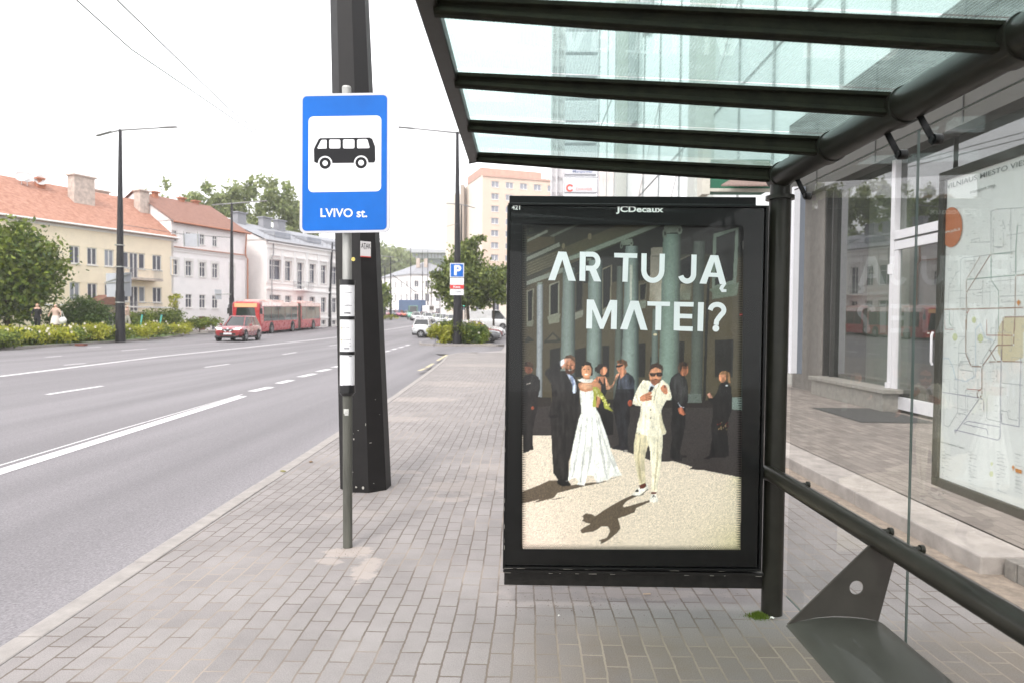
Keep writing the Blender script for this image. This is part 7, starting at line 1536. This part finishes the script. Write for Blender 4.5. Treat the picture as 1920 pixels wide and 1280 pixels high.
b = MB(); b.box((2.17, 0, .45), (.08, 1.0, .12)); b.build('lower_grille', M_PLAS, c, local=True)
pf = G(421, 635, -.1); xfm = P(421, 600, 43.8).x; place(c, P(421, 600, 47.2).x + .05, 47.2 + 2.3, R(-90 + 4)); c.scale = (1.05, 1.07, 1.12)
cw = car('white_hatchback', 'white hatchback driving away on the road beside the planted island', 'car', P_WHITE, 4.3, 1.8, 1.52, 'hatch'); xw = P(789, 600, 64).x; place(cw, xw, 66.1, R(91))
# parked cars seen between the island and the advert panel
pkd = [('dark grey parked hatchback with its nose just past the island shrubs', P_GREY, 'hatch', 50.6, 939), ('dark red parked car behind the grey hatchback', P_DRED, 'sedan', 55.2, 944), ('white parked car behind the dark red one', P_WHITE, 'hatch', 58.6, 948), ('silver parked car fourth in the row by the tree', P_SIL, 'hatch', 62.0, 944), ('white parked sedan fifth in the row by the tree', P_WHITE, 'sedan', 65.5, 941)]
for lab, col, kd, Y, pxn in pkd:
    q = car('parked_car', lab, 'car', col, 4.3, 1.8, 1.5, kd, group='cars parked nose out beside the island'); xn = P(pxn, 600, Y).x; place(q, xn - 2.15, Y, R(-3), gz(Y) - .08)
q = car('silver_saloon_car', 'silver estate car parked between the white hatchback and the shrubs', 'car', P_SIL, 4.5, 1.8, 1.46, 'sedan', group=None); place(q, P(822, 600, 58).x, 59, R(170), gz(59) - .08)
q = car('white_van', 'white van parked behind the row of cars under the trees', 'van', P_WHITE, 5.2, 2.0, 2.3, 'van'); place(q, P(917, 600, 84).x, 84, R(4), gz(84) - .08)
# the far traffic queue
far = [(723, 150, P_WHITE, 'hatch', 'white car'), (731, 146, P_RED, 'hatch', 'red car'), (741, 144, P_BLACK, 'suv', 'black car'), (749, 143, P_MAG, 'hatch', 'magenta car'), (757, 142, P_ORANGE, 'hatch', 'orange car'), (767, 141, P_SIL, 'hatch', 'silver car'),
       (781, 118, P_WHITE, 'suv', 'white car'), (795, 122, P_DRED, 'hatch', 'dark red car'), (803, 112, P_WHITE, 'hatch', 'white hatchback'), (815, 116, P_DRED, 'sedan', 'dark red saloon'), (823, 104, P_WHITE, 'suv', 'white crossover'), (836, 100, P_SIL, 'hatch', 'silver hatchback'), (846, 98, P_WHITE, 'hatch', 'white small car')]
where = ['first from the left', 'second from the left', 'third from the left', 'beside the black car', 'left of the silver one', 'just left of the green van', 'just right of the green van', 'behind the white hatchback roof', 'above the nearer white hatchback', 'near the silver estate car', 'right of the dark red saloon', 'left of the island lamp post', 'just left of the island lamp post']
for (px, Y, col, kd, nm), wh in zip(far, where):
    q = car('distant_car', f'{nm} in the far traffic queue, {wh}', 'car', col, 4.2, 1.8, 1.5, kd, group='cars in the far traffic queue', detail=False); place(q, P(px, 600, Y).x, Y, R(-60 if px < 775 else -75))
q = car('green_van', 'mint green and white van in the far traffic queue', 'van', P_GREEN, 5.4, 2.1, 2.5, 'van'); place(q, P(774.5, 600, 128).x, 128, R(-80))
tk = thing('blue_box_truck', 'grey blue box truck standing above the far queue of cars', 'truck', (0, 0, 0)); ORG[tk.name] = Vector((0, 0, 0))
b = MB(); b.box((-1, 0, 2.25), (5.2, 2.3, 2.7)); b.build('cargo_box', mat('truck_tarpaulin', (.085, .13, .22), .7, var=.1, scale=.8), tk, local=True, bevel=.08)
b = MB(); b.box((2.6, 0, 1.5), (1.7, 2.1, 1.9)); b.build('cab', P_WHITE, tk, local=True, bevel=.15); b = MB(); b.box((3.3, 0, 1.95), (.4, 1.9, .8)); b.build('windscreen', M_GLS, tk, local=True); wheelset(tk, 6, 2.2, .42, (-2.6, 2.4), False)
place(tk, P(781, 600, 142).x, 142, R(-18))
# ------------------------------------------------------------------ articulated bus
bu = thing('articulated_bus', 'long red articulated bus with white roof edge heading towards the camera across the road', 'bus', (0, 0, 0)); ORG[bu.name] = Vector((0, 0, 0))
M_BRED = paint('bus_red', (.46, .03, .035)); M_BWH = paint('bus_cream', (.72, .50, .46)); M_BGL = mat('bus_glass', (.018, .026, .022), .05, spec=.4, var=.3, scale=.5, coat=.5); M_BEL = mat('bellows', (.13, .11, .09), .8, var=.1)
HW = 1.275
def busec(x0, x1, nm_, nose=False):
    def rg(x, zb, zt, k): return [Vector((x, y * k, z)) for y, z in ((-HW * .97, zb), (-HW, zb + .25), (-HW, 1.15), (-HW * .985, zt - .28), (-HW * .93, zt - .08), (-HW * .7, zt), (HW * .7, zt), (HW * .93, zt - .08), (HW * .985, zt - .28), (HW, 1.15), (HW, zb + .25), (HW * .97, zb))]
    st_ = [rg(x0, .3, 2.9, 1), rg(x1 - (.35 if nose else 0), .3, 2.95, 1)]
    if nose: st_ += [rg(x1 - .1, .32, 2.93, .985), rg(x1, .38, 2.85, .93)]
    b = MB(); b.loft(st_); return b.build('body', M_BRED, bu, local=True, smooth=35)
f1 = busec(-1.2, 8.95, 'f', True); f2 = busec(-8.95, -2.2, 'r')
b = MB()
for k in range(13):
    x = -1.2 - k * .083; s = .97 if k % 2 else .90
    pass
b.loft([[Vector((-1.2 - k * .0835, y * (1.0 if k % 2 else .95), 1.62 + (z - 1.62) * (1.0 if k % 2 else .96))) for y, z in ((-HW * .97, .36), (-HW * .97, 2.8), (-HW * .7, 2.92), (HW * .7, 2.92), (HW * .97, 2.8), (HW * .97, .36))] for k in range(13)]); b.build('bellows', M_BEL, bu, local=True)
for (x0, x1, nw) in ((-1.0, 8.1, 5), (-8.7, -2.4, 4)):
    for s in (-1, 1):
        for k in range(nw):
            a_, c_ = x0 + (x1 - x0) * k / nw + .03, x0 + (x1 - x0) * (k + 1) / nw - .03
            b = MB(); b.add([(a_, s * (HW + .012), 1.22), (c_, s * (HW + .012), 1.22), (c_, s * (HW - .0), 2.52), (a_, s * (HW - .0), 2.52)], [(0, 1, 2, 3)] if s < 0 else [(3, 2, 1, 0)]); b.build('side_window', M_BGL, bu, local=True)
b = MB()
for (x0, x1) in ((-1.2, 8.5), (-8.95, -2.2)):
    for s in (-1, 1): b.add([(x0, s * (HW + .02), 2.56), (x1, s * (HW + .02), 2.56), (x1, s * (HW * .975), 2.88), (x0, s * (HW * .975), 2.88), (x0, s * HW * .8, 2.975), (x1, s * HW * .8, 2.975)], [(0, 1, 2, 3), (3, 2, 5, 4)])
b.build('pale_roof_band', M_BWH, bu, local=True)
b = MB()
for (x0, x1, w_) in ((1.5, 4.6, .75), (6.2, 7.6, .7), (-7.8, -5, .75)): b.box(((x0 + x1) / 2, 0, 3.02), (x1 - x0, w_ * 2, .2))
b.build('roof_unit', M_BWH, bu, local=True, bevel=.05)
b = MB(); rg2 = lambda x, y0, z: Vector((x, y0, z)); n = 8
pts0 = [Vector((8.97 - .12 * abs(t) ** 3, t * 1.16, 1.0)) for t in np.linspace(-1, 1, n)]; pts1 = [Vector((8.93 - .12 * abs(t) ** 3, t * 1.14, 2.42)) for t in np.linspace(-1, 1, n)]
for i in range(n - 1): b.quad(pts0[i] + Vector((.06, 0, 0)), pts0[i + 1] + Vector((.06, 0, 0)), pts1[i + 1] + Vector((.06, 0, 0)), pts1[i] + Vector((.06, 0, 0)))
ws = b.build('windscreen', M_BGL, bu, local=True, smooth=40)
b = MB(); b.box((9.0, .28, 1.72), (.03, .1, 1.4)); b.box((9.02, 0, 1.05), (.05, 2.3, .06)); b.build('wiper', M_PLAS, ws, local=True)
b = MB(); b.box((8.93, 0, 2.62), (.1, 2.0, .34)); b.build('destination_display', mat('amber_display', (.5, .3, .15), .4, var=0, emit=(1, .5, .25), es=.18), bu, local=True)
for s in (-1, 1):
    b = MB(); b.ell((8.9, s * .92, .72), (.08, .2, .09), 12, 8); b.build('headlight', M_HEAD, bu, local=True)
    b = MB(); b.tube([(8.7, s * 1.2, 2.75), (9.15, s * 1.45, 2.6), (9.15, s * 1.45, 2.35)], .04, 6); b.box((9.12, s * 1.45, 2.1), (.12, .22, .5)); b.build('mirror', M_PLAS, bu, local=True)
b = MB(); b.box((8.98, 0, .5), (.03, .5, .11)); b.build('number_plate', M_PLATE, bu, local=True)
b = MB(); b.box((0, 0, .3), (17.4, 2.4, .12)); b.build('skirt', M_PLAS, bu, local=True)
b = MB(); n = 20
for x in (6.2, .45, -6.3):
    for s in (-1, 1): b.loft([[Vector((x + rr * math.cos(a), s * (HW + .008), .5 + rr * math.sin(a))) for a in [math.pi * i / n for i in range(n + 1)]] for rr in (.62, .45)], caps=False); b.box((x, s * (HW + .0), .5), (1.16, .02, .3))
b.build('wheel_arch', M_PLAS, bu, local=True)
wheelset(bu, 18, 2.6, .48, (6.2, .45, -6.3))
xb0 = -24.25 - HW; bu.scale = (1.04, 1.04, 1.05); bu.location = (xb0, 72.0, gz(72) - .1 - .05); bu.rotation_euler = (R(0), 0, R(-90.2)); bu.rotation_euler = (0, math.atan(.0205), R(-90.2))
# ------------------------------------------------------------------ traffic light, scooters, people
M_TLB = mat('signal_black', (.02, .02, .02), .6, var=0); M_GRN = mat('green_lamp', (.05, .5, .35), .4, var=0, emit=(.1, 1, .7), es=1.6)
def tlight(label, px, py, Y):
    q = P(px, py, Y); t = thing('traffic_light', label, 'traffic light', (q.x, Y, gz(Y)), group='traffic lights at the far junction'); b = MB(); b.tube([(q.x, Y, gz(Y)), (q.x, Y, q.z + .4)], .07, 8); b.build('post', M_LAMP, t)
    b = MB(); b.box((q.x, Y - .1, q.z + .33), (.42, .3, 1.2)); b.build('signal_head', M_TLB, t, bevel=.03); b = MB(); b.ell((q.x, Y - .3, q.z), (.2, .07, .2), 12, 8); b.build('green_lamp', M_GRN, t)
tlight('green traffic light at the far junction left of the street', 719.5, 572, 124); tlight('green traffic light under the tree behind the parked cars', 872, 573, 90)
M_TEAL = mat('teal', (.12, .50, .46), .5, var=.04)
def scooter(label, px, lean, Y=51.5):
    q = P(px, 600, Y); z0 = gz(Y) + .58; t = thing('kick_scooter', label, 'electric scooter', (q.x, Y, z0), group='electric scooters on the verge'); b = MB(); b.tube([(q.x, Y, z0 + .15), (q.x + lean, Y, z0 + 1.12)], .06, 8); b.build('steering_column', M_TEAL, t, smooth=50)
    b = MB(); b.tube([(q.x + lean - .25, Y, z0 + 1.15), (q.x + lean + .25, Y, z0 + 1.15)], .025, 6); b.build('handlebar', M_PLAS, t); b = MB(); b.box((q.x - .45, Y, z0 + .14), (.8, .16, .06)); b.build('deck', M_TEAL, t, bevel=.01)
    for dx in (.03, -.9):
        b = MB(); n = 14; b.loft([[Vector((q.x + dx + r_ * math.cos(a), Y + dy, z0 + .11 + r_ * math.sin(a))) for a in [2 * math.pi * i / n for i in range(n)]] for r_, dy in ((.07, -.03), (.11, -.03), (.11, .03), (.07, .03))]); b.build('wheel', M_TYRE, t)
scooter('teal electric scooter leaning among the bushes right of the tall lamp', 263, .15); scooter('teal electric scooter further right beside the small orange one', 299, .17)
q = P(291, 600, 51.2); t = thing('orange_scooter', 'small orange scooter lying between the two teal ones', 'electric scooter', (q.x, 51.2, gz(51) + .42)); b = MB(); b.box((q.x, 51.2, gz(51) + .75), (.7, .25, .22)); b.build('battery_box', mat('orange_plastic', (.6, .12, .04), .5, var=.05), t, bevel=.05); b = MB(); b.tube([(q.x + .25, 51.2, gz(51) + .75), (q.x + .1, 51.2, gz(51) + 1.25)], .05, 6); b.build('steering_column', M_PLAS, t)
M_SKIN = mat('skin', (.52, .32, .24), .6, var=.04)
def person(label, px, Y, z0, H, face, top_m, bot_m, hair_m, dress=False, arms=((-.28, .9), (.28, .9)), long_hair=False, bulk=1.0, stride=.12, bag=None, slv=True):
    q = P(px, 600, Y); t = thing('person', label, 'person', (q.x, Y, z0), rz=face); ORG[t.name] = Vector((0, 0, 0)); k = H / 1.7
    V = [(0, 0, .95), (0, 0, 1.12), (0, 0, 1.30), (0, 0, 1.43), (0, -.01, 1.50), (0, -.01, 1.58),
         (.10, 0, .90), (.11, -stride, .50), (.11, -stride * .4, .09), (.11, -stride * .4 - .14, .04), (-.10, 0, .90), (-.11, stride * .6, .50), (-.11, stride * 1.6, .12), (-.11, stride * 1.6 - .13, .05),
         (.18, 0, 1.40), (arms[1][0], .02, 1.14), (arms[1][0] * 1.05, -.10, arms[1][1]), (-.18, 0, 1.40), (arms[0][0], .02, 1.14), (arms[0][0] * 1.05, -.10, arms[0][1])]
    E_ = [(0, 1), (1, 2), (2, 3), (3, 4), (4, 5), (0, 6), (6, 7), (7, 8), (8, 9), (0, 10), (10, 11), (11, 12), (12, 13), (3, 14), (14, 15), (15, 16), (3, 17), (17, 18), (18, 19)]
    RR = [.15, .13, .15, .11, .055, .05, .095, .065, .042, .035, .095, .065, .042, .035, .06, .045, .03, .06, .045, .03]
    me = bpy.data.meshes.new('body'); me.from_pydata([(x * (bulk if abs(x) < .2 else 1.0 + (bulk - 1) * .5) * k, y * k, z * k) for x, y, z in V], E_, []); o = bpy.data.objects.new('body', me); COL.objects.link(o); o.parent = t
    s = o.modifiers.new('skin', 'SKIN'); s.use_smooth_shade = True
    for i, r_ in enumerate(RR): me.skin_vertices[0].data[i].radius = (r_ * k * (bulk if i < 8 else 1), r_ * k * (.85 * bulk if i < 8 else 1))
    me.skin_vertices[0].data[0].use_root = True; o.modifiers.new('sub', 'SUBSURF').levels = 1; o.modifiers['sub'].render_levels = 1; me.materials.append(M_SKIN)
    b = MB(); b.ell((0, -.015 * k, 1.60 * k), (.078 * k, .095 * k, .115 * k), 14, 10); b.ell((0, -.115 * k, 1.59 * k), (.014, .02, .024), 6, 5); b.build('head', M_SKIN, o, local=True, smooth=60)
    b = MB(); b.ell((0, .02 * k, 1.635 * k), (.092 * k, .10 * k, .105 * k), 14, 10)
    if long_hair: b.ell((0, .07 * k, 1.50 * k), (.10 * k, .05 * k, .20 * k), 12, 8)
    b.build('hair', hair_m, t, local=True, smooth=60)
    def ringz(z, rx, ry, oy=0): return [Vector((rx * bulk * k * math.cos(a), oy * k + ry * bulk * k * math.sin(a), z * k)) for a in [2 * math.pi * i / 18 for i in range(18)]]
    b = MB(); b.loft([ringz(.92, .175, .13), ringz(1.02, .16, .12), ringz(1.12, .145, .115), ringz(1.28, .175, .135), ringz(1.38, .17, .11), ringz(1.45, .09, .07)]); tp = b.build('top', top_m, t, local=True, smooth=60)
    for s_, a_ in ((-1, arms[0]), (1, arms[1])):
        b = MB(); e_ = Vector((a_[0] * k * (1 + (bulk - 1) * .5), .02 * k, 1.14 * k)); b.tube([Vector((s_ * .15 * bulk * k, 0, 1.40 * k)), e_.lerp(Vector((s_ * .18 * k, 0, 1.4 * k)), .4), e_] + ([Vector((a_[0] * 1.05 * k, -.08 * k, (a_[1] + .06) * k))] if slv else []), [.075 * k, .07 * k, .06 * k] + ([.045 * k] if slv else []), 10); b.build('sleeve', top_m, tp, local=True, smooth=60)
    b = MB()
    if dress: b.loft([ringz(.97, .17, .13), ringz(.82, .21, .17), ringz(.62, .23, .21), ringz(.40, .25, .25)]); b.build('skirt', bot_m, t, local=True, smooth=60)
    else:
        b.loft([ringz(.98, .165, .125), ringz(.85, .19, .14), ringz(.78, .18, .13)]); 
        b.tube([Vector((.09 * k, 0, .88 * k)), Vector((.11 * k, -stride * k, .5 * k)), Vector((.11 * k, -stride * .4 * k, .12 * k))], [.11 * k, .08 * k, .06 * k], 12); b.tube([Vector((-.09 * k, 0, .88 * k)), Vector((-.11 * k, stride * .6 * k, .5 * k)), Vector((-.11 * k, stride * 1.6 * k, .14 * k))], [.11 * k, .08 * k, .06 * k], 12); b.build('trousers', bot_m, t, local=True, smooth=60)
    return t
M_CLB = mat('black_cloth', (.015, .015, .017), .9, var=.1); M_CLP = mat('beige_cloth', (.50, .36, .30), .9, var=.15, scale=30); M_CLW = mat('white_cloth', (.62, .56, .52), .9, var=.06); M_HBL = mat('hair_blond', (.38, .20, .11), .7, var=.15); M_HGR = mat('hair_grey', (.42, .34, .28), .7, var=.15)
person('person with long reddish blond hair in a black top walking behind the flowering shrubs', 70, 43.6, gz(44) + .66, 1.68, R(25), M_CLB, M_CLB, M_HBL, arms=((-.27, .98), (.20, .95)), long_hair=True)
w2 = person('person in a beige top and pale skirt carrying a white shoulder bag', 104.5, 43.6, gz(44) + .66, 1.66, R(-8), M_CLP, M_CLW, M_HGR, dress=True, arms=((-.40, .88), (.34, .95)), bulk=1.28, slv=False)
q = P(119, 601, 43.5); b = MB(); b.ell((q.x, 43.45, q.z), (.24, .14, .22), 14, 10); sp_ = [Vector((q.x + .12, 43.45, q.z + .15)), Vector((q.x - .06, 43.45, q.z + .62)), Vector((q.x - .15, 43.5, q.z + .10))]; b.tube(sp_, .018, 6); o = b.build('shoulder_bag', mat('bag_white', (.68, .66, .64), .6, var=.04), smooth=60); tag(o, 'white shoulder bag hanging at the side of the woman in beige', 'bag')
person('person in a pale pink top half hidden behind the tall left lamp', 238.5, 52, gz(52) + .66, 1.7, R(90), M_CLP, M_CLW, M_HGR, arms=((-.25, .95), (.25, .95)))
q = P(36, 593, 47); t = thing('small_red_sign', 'small red and white board half hidden under the left tree', 'sign', tuple(q)); b = MB(); b.box((q.x, 47, q.z + .25), (.55, .05, .35)); b.build('white_board', M_CLW, t); b = MB(); b.box((q.x - .05, 46.99, q.z - .05), (.5, .06, .22)); b.build('red_board', mat('board_red', (.5, .04, .03), .6, var=0), t); b = MB(); b.tube([(q.x, 47.04, .4), (q.x, 47.04, q.z)], .03, 6); b.build('post', M_LAMP, t)
# drain cover in the far kerb
dq = G(151, 648.5, -.1); b = MB(); b.box((dq.x + .05, dq.y - .02, -.02), (.55, .3, .12)); o = b.build('gully_grate', mat('rust_iron', (.16, .06, .045), .8, var=.2, scale=20)); tag(o, 'rusty red gully grate set in the far kerb below the shrubs', 'drain')
# ------------------------------------------------------------------ the air
hb = MB(); hb.box((0, 330, 40), (1180, 700, 84))
hm = bpy.data.materials.new('haze'); hm.use_nodes = True; nt = hm.node_tree; nt.nodes.clear(); o_ = nt.nodes.new('ShaderNodeOutputMaterial'); v_ = nt.nodes.new('ShaderNodeVolumePrincipled')
v_.inputs['Color'].default_value = (.98, .97, .98, 1); v_.inputs['Density'].default_value = .0007; nt.links.new(v_.outputs[0], o_.inputs['Volume'])
ho = hb.build('haze', hm); ho['kind'] = 'stuff'
SC.cycles.volume_bounces = 0
